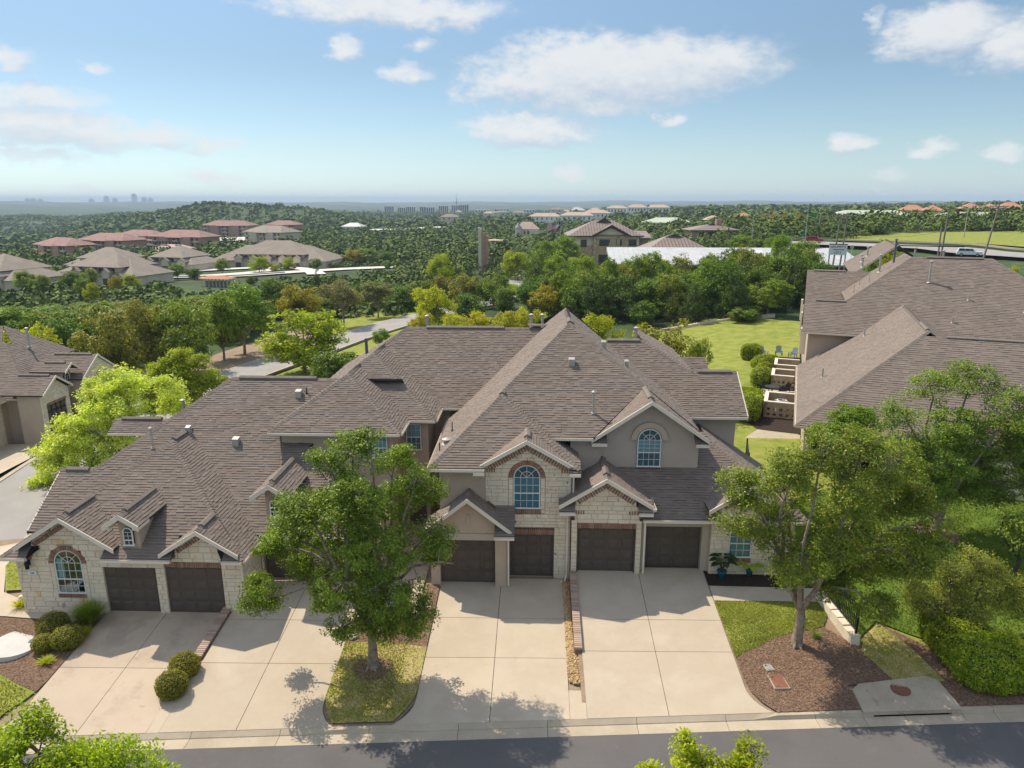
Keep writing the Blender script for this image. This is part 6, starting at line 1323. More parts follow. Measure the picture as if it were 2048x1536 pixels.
# far roads
ribbon('far_road', [(-210, 205), (-158, 211), (-103, 224), (-82, 245), (-69, 262), (-52, 276)], 7.5, m_parking, .5, label='far pale road crossing the wood below the town houses')
ribbon('guard_rail', [(-200, 198), (-158, 206), (-103, 219), (-84, 236)], .25, m_steel, 1.0, h=.35, label='guard rail along the far road', side=0)
ribbon('far_drive', [(-150, 214), (-120, 216), (-100, 236), (-96, 256), (-104, 268)], 6, m_parking, .45, label='pale drive in front of the far town houses'); ribbon('far_drive', [(-72, 232), (-84, 258), (-100, 268), (-125, 246)], 6, m_parking, .5, label='pale drive curving past the row with front gables')
for k, (x, y) in enumerate(((-103, 221), (-120, 212), (-90, 228))): FARX.append((x, y, 13))
for x, y in ((-150, 209), (-135, 214), (-76, 252), (-64, 268), (-92, 250), (-84, 262), (-100, 250), (-110, 262), (-112, 234), (-70, 236), (-130, 232), (-150, 222)): FARX.append((x, y, 11))
ribbon('gate_road', [(-9, 149), (-6.5, 158), (-4.6, 172), (-5.2, 196), (-4.0, 222), (-3, 250), (-9, 276)], 5.5, m_asph2, .45, label='narrow road through the wood beyond the black gate fence'); FARX += [(-6, 165, 6), (-5, 180, 7), (-5, 200, 6), (-4, 215, 5), (-4, 230, 5)]
iron_fence([(-13, 140), (-8.4, 143.5), (-3.5, 146), (1.5, 149)], 1.9, 'black iron fence across the narrow road in the wood', lambda x, y: tz(x, y) + .3, 0, .16)
m = MB(); m.prism([(-3.6, 206, tz(-3, 206) - .5), (2, 200, tz(2, 200) - .5), (2, 200, tz(2, 200) + 2.2), (-3.6, 206, tz(-3, 206) + 1.6)], (.4, .6, 0)); m.build('stone_wall', m_brickpink, None, 'pale stone bank wall beside the narrow road', 'stone wall')
# beige two storey building with the brown metal roof
def beige():
    x, y = 21.8, 245; z = -3.2; r = empty('office_building', (x, y, z), 'beige and gold stone two storey building with a brown metal gable roof', 'building', rz=.04); r['local'] = 1; w, d = 22, 16
    m = MB(); m.box(-w / 2, w / 2, -d / 2, d / 2, -3, 5.6); m.build('stone_wall', m_ashlar, r); m = MB(); m.box(-w / 2 - .03, w / 2 + .03, -d / 2 - .03, d / 2, 5.6, 8.6); m.build('wall', m_beige, r)
    m = MB(); m.box(-3.2, 6.8, -d / 2 - .6, -d / 2 + .2, -3, 7.9); m.build('stone_bay', m_ashlar, r); m = MB(); m.prism([(-3.2, -d / 2 - .62, 7.9), (6.8, -d / 2 - .62, 7.9), (6.8, -d / 2 - .62, 8.8), (1.8, -d / 2 - .62, 11.2), (-3.2, -d / 2 - .62, 8.8)], (0, 3, 0)); m.build('gable_front', m_beige, r)
    a = w / 2 + 1.4; b = d / 2 + 1.4; m = MB(); m.add([(-a, -b, 8.6), (a, -b, 8.6), (a, b, 8.6), (-a, b, 8.6), (-3.0, 0, 13.3), (3.4, 0, 13.3)], [(0, 1, 5, 4), (2, 3, 4, 5), (0, 4, 3), (1, 2, 5), (0, 3, 2, 1)]); m.build('roof', m_metalbrown, r)
    m = MB(); m.add([(-4.6, -b - .3, 8.5), (1.8, -b - .3, 11.9), (8.2, -b - .3, 8.5), (-4.6, -b + 1, 8.6), (1.8, -2, 11.9), (8.2, -b + 1, 8.6)], [(0, 1, 4, 3), (1, 2, 5, 4)]); m.build('porch_roof', m_metalbrown, r); m = MB(); m.bar((-4.6, -b - .3, 8.5), (1.8, -b - .3, 11.9), .3, .5); m.bar((1.8, -b - .3, 11.9), (8.2, -b - .3, 8.5), .3, .5); m.bar((-a, -b, 8.5), (-4.6, -b, 8.5), .3, .4); m.bar((8.2, -b, 8.5), (a, -b, 8.5), .3, .4); m.build('roof_edge', m_metaldark, r)
    m = MB(); m.prism([(-2.6, -.02 - 1.5, 12.4), (3.2, -1.52, 12.4), (.3, -1.52, 14.2)], (0, 3, 0)); m.build('roof_louvre', m_metaldark, r)
    m = MB()
    for i in range(26): xx = -a + 2 * a * (i + .5) / 26; t = max(0, 1 - max(0, abs(xx) - 3.2) / (a - 3.2)); m.bar((xx, -b, 8.64), (xx, -b + b * t, 8.64 + 4.7 * t), .07, .08)
    m.build('roof_seams', m_metaldark, r)
    winrow(r, -2.8, 2.2, 1, 5.4, 7.5, -d / 2 - .6, 3.4); winrow(r, 2.4, 6.4, 1, 5.4, 7.5, -d / 2 - .6, 1.9); winrow(r, 6.9, 11, 1, 5.4, 7.5, -d / 2, 2.6); winrow(r, -10, -4, 1, 5.0, 7.4, -d / 2, 2.0); winrow(r, -2.6, 2.6, 1, -.6, 2.6, -d / 2 - .6, 4.2); winrow(r, 2.6, 6.2, 1, -.6, 2.6, -d / 2 - .6, 2.0); winrow(r, 7, 11, 1, -.6, 2.8, -d / 2, 2.4); winrow(r, -10.6, -3.6, 1, -.6, 2.4, -d / 2, 3.0)
    for xx in (-3.4, 4.2, 6.6): m = MB(); m.box(xx - .5, xx + .5, -d / 2 - .8, -d / 2 - .5, -3, 9.0 if xx > 0 else 8.2); m.build('stone_pier', m_ashlar, r)
    for zz in (1.0, 3.8): m = MB(); m.box(-w / 2 - 1.6, -w / 2 + 3.2, -d / 2 - 2.2, -d / 2, zz, zz + .3); m.build('balcony', m_cream, r)
    m = MB(); m.box(-w / 2 - 1.5, -w / 2 - 1.1, -d / 2 - 2.2, -d / 2 - 1.8, -3, 4.2); m.build('balcony_post', m_cream, r)
    m = MB(); m.box(w / 2, w / 2 + 4, -2, 6, -2, 7.6); m.build('wing_wall', m_ashlar, r); m = MB(); m.add([(w / 2 - 1, -4, 7.8), (w / 2 + 5, -4, 7.8), (w / 2 + 5, 7, 9.6), (w / 2 - 1, 7, 9.6), (w / 2 - 1, -4, 7.5), (w / 2 + 5, -4, 7.5)], [(0, 1, 2, 3), (0, 4, 5, 1)]); m.build('wing_roof', m_metalbrown, r); FARX.append((x, y, 20))
FARX += [(20, 230, 13), (19, 215, 11), (17, 200, 9), (-16, 215, 4), (-15.5, 200, 4)]
beige()
def hipblock(x, y, w, d, z, h, rh, label, wall, chimney=False, name='building'):
    r = empty('office_building', (x, y, z), label, 'building', 'brown roofed buildings beside the road', rz=.05); r['local'] = 1; m = MB(); m.box(-w / 2, w / 2, -d / 2, d / 2, -6, h); m.build('wall', wall, r)
    a, b = w / 2 + 1.2, d / 2 + 1.2; m = MB(); m.add([(-a, -b, h), (a, -b, h), (a, b, h), (-a, b, h), (-w * .10, 0, h + rh), (w * .10, 0, h + rh)], [(0, 1, 5, 4), (2, 3, 4, 5), (0, 4, 3), (1, 2, 5), (0, 3, 2, 1)]); m.build('roof', m_metalbrown, r); m = MB(); m.prism([(-w * .14, -1.2, h + rh - .6), (w * .14, -1.2, h + rh - .6), (0, -1.2, h + rh + .5)], (0, 2.4, 0)); m.build('roof_louvre', m_metaldark, r)
    m = MB()
    for i in range(22): xx = -a + 2 * a * (i + .5) / 22; t = max(0, 1 - max(0, abs(xx) - w * .1) / (a - w * .1)); m.bar((xx, -b, h + .04), (xx, -b + b * t, h + .04 + rh * t), .07, .07)
    m.build('roof_seams', m_metaldark, r); m = MB(); m.bar((-a, -b, h - .1), (a, -b, h - .1), .25, .35); m.build('roof_edge', m_metaldark, r); winrow(r, -w * .4, w * .4, 4, h - 2.4, h - .8, -d / 2, 2.0)
    if chimney: m = MB(); m.box(w * .1, w * .22, -1, 1, h, h + rh + 2); m.build('chimney', m_brickpink, r)
    FARX.append((x, y, w * .6))
hipblock(39.6, 212, 19, 16, -2.8, 5.0, 4.6, 'low building under a broad brown metal hip roof', m_beige); hipblock(69, 292, 18, 13, .3, 5.0, 2.0, 'gold stone house with a dark hip roof and pink chimney', m_ashlar, True)
def whiteroof():
    x, y = 41.7, 158; z = -1; r = empty('warehouse', (x, y, z), 'long low building with a white sheet roof and maroon band behind the dark trees', 'building', rz=-.03); r['local'] = 1; w, d = 51, 13; m = MB(); m.box(-w / 2, w / 2, -d / 2, d / 2, -3, 4.6); m.build('wall', m_beige, r); m = MB(); m.box(-w / 2 - .05, w / 2 + .05, -d / 2 - .06, -d / 2 + .2, 3.1, 4.3); m.build('maroon_band', m_maroon, r)
    m = MB(); m.add([(-w / 2 - .6, -d / 2 - .8, 4.7), (w / 2 + .6, -d / 2 - .8, 4.7), (w / 2 + .6, d / 2, 7.3), (-w / 2 - .6, d / 2, 7.3), (-w / 2 - .6, -d / 2 - .8, 4.35), (w / 2 + .6, -d / 2 - .8, 4.35), (w / 2 + .6, d / 2, 6.5), (-w / 2 - .6, d / 2, 6.5)], [(0, 1, 2, 3), (4, 7, 6, 5), (0, 4, 5, 1), (1, 5, 6, 2), (3, 2, 6, 7), (0, 3, 7, 4)]); m.build('roof', m_whiteroof, r)
    m = MB()
    for i in range(46): xx = -w / 2 + w * (i + .5) / 46; m.bar((xx, -d / 2 - .8, 4.74), (xx, d / 2, 7.34), .08, .08)
    m.build('roof_ribs', m_whiteroof, r); m = MB(); m.bar((-w / 2 - .6, -d / 2 - .86, 4.5), (w / 2 + .6, -d / 2 - .86, 4.5), .14, .3); m.build('gutter', m_acgrey, r); m = MB(); m.prism([(3.5, -4.6, 5.6), (6.5, -4.6, 5.6), (6.5, -1.2, 6.95), (3.5, -1.2, 6.95)], (0, 0, .3)); m.build('skylight', m_white, r); FARX.append((x - 12, y, 14)); FARX.append((x + 12, y, 14))
whiteroof()
m = MB(); m.box(44.5, 47.5, 143, 143.2, -.5, 2.2); m.build('shade_screen', m_green, None, 'patch of bright teal shade cloth between dark trees', 'shade cloth')
# stone clad chimney-like column
r = empty('monument', (-17.2, 229.4, -7), 'tall pale brick column of three stepped shafts rising from the wood', 'column'); r['local'] = 1
for k, (x0, x1, h) in enumerate(((-1.5, -.45, 15.4), (-.4, .55, 13.9), (.6, 1.7, 13.0))): m = MB(); m.prism([(x0, -.9 + .3 * k, -2), (x1, -.9 + .3 * k, -2), (x1, -.9 + .3 * k, h - .5), (x0, -.9 + .3 * k, h)], (0, 1.6, 0)); m.build('shaft', m_brickpink if k else m_cream, r)
FARX.append((-17.2, 225, 4))
r = empty('canopy', (-18, 300, -9), 'flat brown canopy roof seen just behind the tall brick column', 'canopy'); r['local'] = 1; m = MB(); hiproof(m, 7, 6, 0, 9.6, .3, .12); m.build('roof', m_tilep, r); m = MB(); m.box(-.4, .4, -.4, .4, -2, 9.6); m.build('post', m_cream, r)
# flags
def flags():
    m_fr = M('flag_red', [(.45, .03, .05)], .7); m_fw = M('flag_white', [(.75, .72, .72)], .7); m_fb = M('flag_blue', [(.02, .025, .12)], .7)
    poles = [(3.1, 228, 10.7), (5.9, 230, 10.8), (7.2, 226, 10.6)]
    for k, (x, y, t) in enumerate(poles):
        r = empty('flagpole', (x, y, tz(x, y)), ('flagpole without a flag, left of the striped flag', 'flagpole in front of the flying striped flag', 'flagpole carrying the dark flag, rightmost')[k], 'flagpole', 'flagpoles by the beige building'); m = MB(); m.cyl((x, y, tz(x, y)), (x, y, t), .13, .08, 8); m.build('pole', m_steel, r); m = MB(); m.lathe([(0, .2), (.14, .1), (.14, 0), (0, -.05)], (x, y, t), 8); m.build('finial', m_steel, r)
    r = empty('flag', (5.7, 230, 8.0), 'red and white striped flag with a blue star field, blowing left', 'flag'); 
    def fp(u, v): return (5.8 - 2.6 * u + .0 * v, 230 - .25 * math.sin(u * 7 + v), 10.2 - .9 * u - v * 2.3 - .7 * u * (1 - v) * .6)
    for s in range(13):
        m = MB(); n = 10
        for i in range(n): a, b = i / n, (i + 1) / n; m.add([fp(a, s / 13), fp(b, s / 13), fp(b, (s + 1) / 13), fp(a, (s + 1) / 13)], [(0, 1, 2, 3)])
        m.build('stripe', m_fr if s % 2 == 0 else m_fw, r)
    m = MB()
    for i in range(5):
        for j in range(7):
            q = [fp(i / 5 * .42, j / 13), fp((i + 1) / 5 * .42, j / 13), fp((i + 1) / 5 * .42, (j + 1) / 13), fp(i / 5 * .42, (j + 1) / 13)]; m.add([(a, b - .03, c) for a, b, c in q], [(0, 1, 2, 3)])
    m.build('star_field', m_fb, r); m = MB()
    for i in range(6):
        for j in range(5): q = Vector(fp(.03 + i * .068, .06 + j * .1)); m.box(q.x - .045, q.x + .045, q.y - .05, q.y - .04, q.z - .045, q.z + .045)
    m.build('stars', m_fw, r)
    r = empty('flag', (7.1, 226, 8.0), 'dark blue flag with a white bar and star hanging close to its pole', 'flag'); m = MB(); g = lambda u, v: (7.1 - 1.3 * u, 226 - .2 * math.sin(6 * u), 10.4 - 1.5 * u - 1.9 * v)
    for (n_, mt, u0, u1, v0, v1) in (('blue_field', m_fb, 0, .42, 0, 1), ('white_bar', m_fw, .42, 1, 0, .5), ('red_bar', m_fr, .42, 1, .5, 1)):
        m = MB()
        for i in range(5): a, b = u0 + (u1 - u0) * i / 5, u0 + (u1 - u0) * (i + 1) / 5; m.add([g(a, v0), g(b, v0), g(b, v1), g(a, v1)], [(0, 1, 2, 3)])
        m.build(n_, mt, r)
    m = MB(); c = Vector(g(.2, .5)); pts = []
    for i in range(10): rr = .28 if i % 2 == 0 else .11; a = math.pi / 2 + i * math.pi / 5; pts.append((c.x + rr * math.cos(a) * .7, c.y - .06, c.z + rr * math.sin(a)))
    m.poly(pts); m.build('star', m_fw, r)
flags()
# scattered far houses
def far_house(x, y, w, d, rz, h, label, roofm, wallm, cat='house', group=None, gable=False, nw=4, z=None, pt=.5):
    z = tz(x, y) if z is None else z; r = empty('house', (x, y, z), label, cat, group, rz=rz); r['local'] = 1; m = MB(); m.box(-w / 2, w / 2, -d / 2, d / 2, -6, h); m.build('wall', wallm, r); m = MB(); hiproof(m, w, d, 0, h, .7, pt, gable); m.build('roof', roofm, r); winrow(r, -w * .45, w * .45, nw, h * .45, h * .8, -d / 2, 1.4); FARX.append((x, y, max(w, d) * .55)); return r
g = 'orange roofed houses on the rise at right'
for x, y, w, t in ((251, 500, 15, 'nearest the middle, left of the big utility pole'), (243, 460, 11, 'small one just left of the pole'), (280, 485, 12, 'between the two right utility poles'), (310, 514, 9, 'narrow one beside the leaning pole'), (298, 474, 14, 'partly cut by the right edge')): far_house(x, y, w, 11, -.3, 4.4, 'orange tiled house, ' + t, m_tileo, m_cream, 'house', g, False, 3, None, .55)
far_house(129, 462, 9, 8, -.2, 5, 'small orange roofed house among trees right of the brown roofs', m_tileo, m_cream, nw=2); far_house(112, 470, 11, 9, 0, 4.5, 'cream house with a pale orange roof among trees', m_tilep, m_cream, nw=2)
g = 'pale green roofed school buildings'
for x, y, w, d, t, zz in ((90, 512, 34, 20, 'behind the brown hip roof, farthest left', -1.5), (176, 490, 24, 18, 'in the middle, behind the traffic lights', 2), (172, 385, 48, 24, 'broad one left of the tall utility pole', 4.6), (200, 335, 46, 18, 'long low one right of the tall utility pole', 5.4), (232, 345, 20, 14, 'short one beside the right edge', 5.4)): far_house(x, y, w, d, -.2, 3.2, 'pale green metal roofed school building, ' + t, m_tileg, m_cream, 'school', g, False, 6, zz, .30)
g = 'pink roofed apartment houses on the skyline'
for x, y, w, t, zz, h in ((8, 770, 34, 'left of the group behind the flags', -6, 6), (40, 745, 34, 'in the middle behind the flags', -5.5, 7), (64, 800, 30, 'right of the flags', -4, 7), (102, 945, 27, 'small tall one before the skyline', -1.5, 8), (120, 890, 24, 'long one nearest the middle of the skyline', 1, 7), (146, 888, 26, 'long one at the right end', 1, 7)): far_house(x, y, w, 14, -.1, h, 'pink roofed apartment house ' + t, m_tilep, m_white, 'apartment block', g, False, 6, zz, .45)
def castle():
    x, y = -7, 500; z = -7; r = empty('house', (x, y, z), 'pale stone house with a round turret among trees left of the flags', 'house'); r['local'] = 1; m = MB(); m.box(-8, 8, -5, 5, -8, 4.5); m.box(2, 8, -7, -4, -8, 3.5); m.build('wall', m_cream, r); m = MB(); hiproof(m, 16, 10, 0, 4.5, .6, .85); m.build('roof', m_tilep, r); m = MB(); m.cyl((-6, -5, -6), (-6, -5, 5.5), 2.0, 2.0, 12); m.build('turret', m_cream, r); m = MB(); m.cyl((-6, -5, 5.5), (-6, -5, 9.0), 2.4, .05, 12); m.build('turret_roof', m_acgrey, r); winrow(r, -3, 7, 4, 1.2, 3.2, -5, 1.2); FARX.append((x, y, 12))
castle()
far_house(-172, 678, 20, 12, -.2, 5.5, 'white roofed house alone in the wooded valley', m_whiteroof, m_white, nw=5, z=-12.8); far_house(-100, 830, 20, 12, 0, 5, 'small brown house above the valley parking lot', m_tileb, m_cream, nw=3, z=-7)
def skyline(x, y, n, label, hs, wd, mat, dx, cat='apartment block', group=None, z=None):
    for i in range(n):
        h = rnd.uniform(*hs); xx = x + dx * i + rnd.uniform(-.2, .2) * dx; yy = y + rnd.uniform(-40, 40); zz = tz(xx, yy) if z is None else z; r = empty('apartment_tower', (xx, yy, zz), label, cat, group); r['local'] = 1
        m = MB(); m.box(-wd / 2, wd / 2, -9, 9, -15, h); m.build('wall', mat if i % 2 else m_white, r); nn = 5
        for k in range(nn):
            m = MB(); xx_ = -wd / 2 + wd * (k + .5) / nn; m.box(xx_ - wd * .06, xx_ + wd * .06, -9.3, -9, 1, h - 1.5); m.build('window_strip', m_win, r)
        FARX.append((xx, yy, wd * .6))
skyline(-400, 1960, 8, 'one of the pale mid rise blocks in a row on the horizon', (17, 26), 26, m_beige, 29, group='pale mid rise blocks on the horizon', z=-20)
skyline(-150, 2000, 5, 'one of the low pale commercial blocks right of the radio mast', (6, 9), 40, m_cream, 60, 'building', 'low pale blocks on the horizon', z=-16)
for k in range(14):
    az = rad(rnd.uniform(-8, 12)); rr = rnd.uniform(1100, 1900); x, y = rr * math.sin(az), rr * math.cos(az); far_house(x, y, rnd.uniform(14, 30), 12, rnd.uniform(-.4, .4), rnd.uniform(4, 7), 'one of many small pale houses scattered through the far trees', rnd.choice((m_tilep, m_tileb, m_whiteroof)), m_cream, 'house', 'small pale houses in the far trees', False, 2, tz(x, y) + 4)
r = empty('radio_mast', (-242, 2187, -23), 'thin lattice radio mast standing above the horizon', 'radio mast'); r['local'] = 1; m = MB(); m.cyl((0, 0, 0), (0, 0, 42), 2.0, 1.4, 6); m.build('lower_mast', m_steel, r); m = MB(); m.cyl((0, 0, 42), (0, 0, 58), .8, .3, 6); m.build('upper_mast', m_steel, r); m = MB(); m.box(-3, 3, -2, 2, 30, 34); m.build('antenna_platform', m_steel, r)
for k in range(9):
    az = rad([-30.9, -30.4, -29.2, -28.6, -28.2, -31.8, -35.4, -35.1, -34.7][k]); rr = 9500; x, y = rr * math.sin(az), rr * math.cos(az); hh = [60, 40, 85, 48, 40, 30, 34, 34, 30][k]; r = empty('tower_block', (x, y, -10), 'one of the hazy city towers on the far left horizon', 'tower', 'hazy city towers on the horizon'); r['local'] = 1; m = MB(); m.box(-22, 22, -20, 20, -20, hh); m.build('shaft', m_acgrey, r); m = MB(); m.box(-12, 12, -10, 10, hh, hh + 12); m.build('crown', m_acgrey, r)
# ------------------------------------------------------------------ the main road on the right
ribbon('main_road', [(62, 215), (78, 206), (96, 180), (100, 160), (118, 138), (150, 118)], 15, m_asph2, .55, label='wide pale road sweeping past the right hand house'); ribbon('kerb', [(70, 222), (88, 212), (106, 184), (110, 165), (127, 145), (158, 124)], .5, m_curb, .75, label='kerb along the grass slope of the wide road', h=.4)
drape('grass_slope', [(86, 216), (100, 200), (110, 180), (114, 166), (130, 146), (165, 126), (220, 160), (190, 210), (150, 232), (110, 240)], m_lawn, .6, tz, 5, 'smooth green slope above the wide road', 'lawn'); drape('lawn', [(48, 128), (56, 150), (72, 176), (66, 190), (52, 170), (42, 140)], m_lawn, .5, tz, 5, 'grass verge behind the shop sign', 'lawn')
for x, y, rr in ((80, 200, 16), (96, 175, 18), (110, 150, 20), (130, 165, 35), (160, 180, 40), (120, 210, 25), (150, 150, 30), (60, 165, 16), (66, 205, 14), (190, 180, 30), (62, 140, 14)): FARX.append((x, y, rr))
def car(x, y, z, rz, mat, label, suv=True):
    r = empty('parked_car' if not suv else 'car', (x, y, z), label, 'car', rz=rz); r['local'] = 1; m = MB(); L, w = 4.7, 1.85; prof = [(-2.35, .35), (2.35, .35), (2.35, .8), (2.2, .98), (1.05, 1.05), (-2.2, 1.08), (-2.35, .9)]; m.prism([(a, -w / 2, b) for a, b in prof], (0, w, 0)); m.build('body', mat, r)
    m = MB(); cab = [(-2.2, 1.06), (1.0, 1.06), (.35, 1.66), (-1.95, 1.70)] if suv else [(-1.5, 1.06), (1.0, 1.06), (.35, 1.42), (-.9, 1.44)]; m.prism([(a, -w / 2 + .1, b) for a, b in cab], (0, w - .2, 0)); m.build('cabin', mat, r); m = MB(); cb = [(-2.05, 1.12), (.85, 1.12), (.32, 1.58), (-1.9, 1.60)] if suv else [(-1.3, 1.1), (.85, 1.1), (.3, 1.38), (-.8, 1.4)]; m.prism([(a, -w / 2 + .085, b) for a, b in cb], (0, .03, 0)); m.prism([(a, w / 2 - .115, b) for a, b in cb], (0, .03, 0)); m.build('side_glass', m_win, r)
    m = MB(); m.prism([(1.02, -w / 2 + .2, 1.10), (1.02, w / 2 - .2, 1.10), (.42, w / 2 - .25, 1.62 if suv else 1.4), (.42, -w / 2 + .25, 1.62 if suv else 1.4)], (.02, 0, .01)); m.build('windscreen', m_win, r)
    for sx in (-1.45, 1.45):
        for sy in (-1, 1): m = MB(); m.cyl((sx, sy * (w / 2 - .2), .34), (sx, sy * (w / 2 + .02), .34), .34, .34, 12); o = m.build('wheel', m_black, r); m = MB(); m.cyl((sx, sy * (w / 2 + .02), .34), (sx, sy * (w / 2 + .04), .34), .2, .2, 10); m.build('rim', m_steel, o)
    for sy in (-.65, .65): m = MB(); m.box(2.33, 2.38, sy - .18, sy + .18, .66, .84); m.build('headlight', m_white, r)
    for a in (-.9, .1): m = MB(); m.box(a, a + .05, -w / 2 + .07, -w / 2 + .10, 1.1, 1.62 if suv else 1.4); m.build('pillar', mat, r)
    return r
car(92, 157, tz(92, 157) + .62, -.45, m_carw, 'white estate car driving on the wide road at right'); car(78, 207, tz(78, 207) + .6, -.3, m_red2, 'dark red car waiting at the far junction'); car(-99, 263, tz(-99, 263) + .6, .1, m_red2, 'red car parked before the far gabled row', False); car(-93, 260, tz(-93, 260) + .6, .1, m_carb, 'dark blue pickup sized car beside the red one on the far drive'); car(-116, 221, tz(-116, 221) + .5, .4, m_carw, 'pale car parked under the far street trees', False)
# utility poles and wires
POLES = []
def upole(x, y, zt, lean, arms, label, r0=.19):
    z = tz(x, y); r = empty('utility_pole', (x, y, z), label, 'utility pole', 'utility poles along the wide road'); top = Vector((x + lean, y, zt)); m = MB(); m.cyl((x, y, z - .5), top, r0, r0 * .7, 8); m.build('pole', m_pole, r)
    for k in range(arms): m = MB(); q = top - Vector((0, 0, .5 + .9 * k)); m.bar(q - Vector((1.5, -.3, 0)), q + Vector((1.5, -.3, 0)), .12, .14); m.build('crossarm', m_pole, r); 
    m = MB()
    for s in (-1.4, -.7, .7, 1.4): m.cyl(top + Vector((s, -.28 * s, -.45)), top + Vector((s, -.28 * s, -.2)), .07, .05, 6)
    if arms: m.build('insulator', m_acgrey, r)
    POLES.append(top); return r
upole(55.4, 137, 14.3, .6, 2, 'left of the pair of utility poles with crossarms above the shop sign'); upole(57.4, 138.6, 14.2, .5, 2, 'right of the pair of utility poles with crossarms above the shop sign'); upole(72.1, 131.5, 14.9, .3, 0, 'thick grey utility pole rising behind the right roof'); upole(85.0, 140.7, 16.0, 1.6, 1, 'leaning dark utility pole near the white car'); upole(71.6, 131.2, 12.0, -.2, 0, 'short stub pole lashed against the thick grey pole')
def wires():
    k = 0; r = empty('power_lines', (65, 137, 12), 'power lines strung between the utility poles', 'power lines')
    runs = [(POLES[1], POLES[2], 1.0, (-.4, -1.6, -3.4)), (POLES[2], POLES[3], .8, (-.4, -1.6, -3.4)), (POLES[3], Vector((150, 175, 19)), 1.6, (-.4, -1.4, -2.6)), (POLES[0], Vector((8, 215, 10)), 2.2, (-.3, -.8, -1.8)), (POLES[1], Vector((80, 210, 13)), 1.2, (-.3, -1.2))]
    for a, b, sag, dz in runs:
        for d in dz:
            pts = []
            for i in range(13): t = i / 12; q = a.lerp(b, t); q.z += d - sag * 4 * t * (1 - t); pts.append(q)
            m = MB()
            for i in range(12): m.cyl(pts[i], pts[i + 1], .022, .022, 4, False)
            m.build('wire', m_wire, r)
wires()
def streetlight(x, y, h, arm, label, both=False, mat=None):
    z = tz(x, y); r = empty('street_lamp', (x, y, z), label, 'street lamp', 'tall street lamps'); m = MB(); m.cyl((x, y, z), (x, y, z + h), .14, .08, 8); m.build('pole', mat or m_steel, r)
    for s in ((-1, 1) if both else (1,)): m = MB(); m.bar((x, y, z + h - .1), (x + s * arm, y - .2, z + h + .25), .09, .09); m.build('arm', mat or m_steel, r); m = MB(); m.box(x + s * arm - .1, x + s * arm + s * .6 + .1, y - .4, y, z + h + .15, z + h + .33); m.build('lamp_head', m_acgrey, r)
streetlight(70, 192, 11.5, -1.6, 'pale street lamp at the junction with the traffic lights'); streetlight(60, 205, 9.5, 1.4, 'second pale street lamp left of the junction'); streetlight(118, 205, 9, 2.2, 'street lamp with a curved arm on the green slope'); streetlight(141, 206, 8.5, 1.2, 'slim street lamp near the right edge'); streetlight(52, 150, 7.0, 2.0, 'twin armed lamp behind the white roof', True); streetlight(22, 222, 7.5, .8, 'thin lamp post in front of the beige building')
def signals():
    z = tz(82, 230); r = empty('traffic_signal', (86, 235, z), 'traffic light mast arm with yellow signal boxes and a green street plate', 'traffic light'); m = MB(); m.cyl((90, 236, z), (90, 236, z + 8), .18, .12, 8); m.build('pole', m_steel, r); m = MB(); m.bar((90, 236, z + 7.2), (70, 236, z + 7.5), .16, .16); m.build('mast_arm', m_steel, r)
    for x in (72, 75, 79, 83): m = MB(); m.box(x - .8, x + .8, 235.7, 236.1, z + 6.7, z + 7.5); o = m.build('signal_head', m_yellow, r); 
    m = MB(); m.box(86.2, 88.8, 235.6, 235.7, z + 7.0, z + 7.9); m.build('street_plate', m_green, r)
    for k, (x, y, h) in enumerate(((70.5, 195, 4.2),)): m = MB(); m.cyl((x, y, tz(x, y)), (x, y, tz(x, y) + h), .05, .05, 6); e = empty('road_sign', (x, y, tz(x, y)), 'small green street name plate below the traffic lights', 'sign'); m.build('post', m_steel, e); m = MB(); m.box(x - .8, x + .8, y - .05, y, tz(x, y) + h - .5, tz(x, y) + h); m.build('plate', m_green, e)
    x, y = 66.9, 156; zz = tz(x, y); e = empty('road_sign', (x, y, zz), 'grey back of an octagonal road sign beside the wide road', 'sign'); m = MB(); m.cyl((x, y, zz), (x, y, zz + 4.6), .06, .06, 6); m.build('post', m_steel, e); m = MB(); m.cyl((x, y - .02, zz + 4.2), (x, y + .03, zz + 4.2), .42, .42, 8); m.build('plate', m_acgrey, e)
signals()
def shopsign():
    x, y, z = 49.0, 119.5, tz(49, 119.5); r = empty('shop_sign', (x, y, z), 'white shop sign board with red lettering on posts behind the dark trees', 'sign', rz=-.42); r['local'] = 1; zb = 8.0 - z
    for s in (-1, 1): m = MB(); m.box(s * 1.2 - .1, s * 1.2 + .1, 0, .2, -.5, zb); m.build('post', m_steel, r)
    m = MB(); m.box(-1.35, 1.35, -.12, .22, zb, zb + 1.75); m.build('board', m_white, r); m = MB(); m.box(-1.38, 1.38, -.15, .25, zb + 1.68, zb + 1.8); m.build('top_edge', m_maroon, r)
    textpart('GRUMPY\'S', (0, -.13, zb + 1.3), .50, m_maroon, r, ext=.01); textpart('1311', (0, -.13, zb + .42), .55, m_black, r, ext=.01); textpart('MEXICAN CAFE', (.05, -.13, zb + .85), .22, m_carb, r, ext=.01) if 0 else None
    m = MB(); m.box(-.75, .95, -.135, -.12, zb + .80, zb + .92); m.build('blue_rule', m_carb, r)
shopsign()

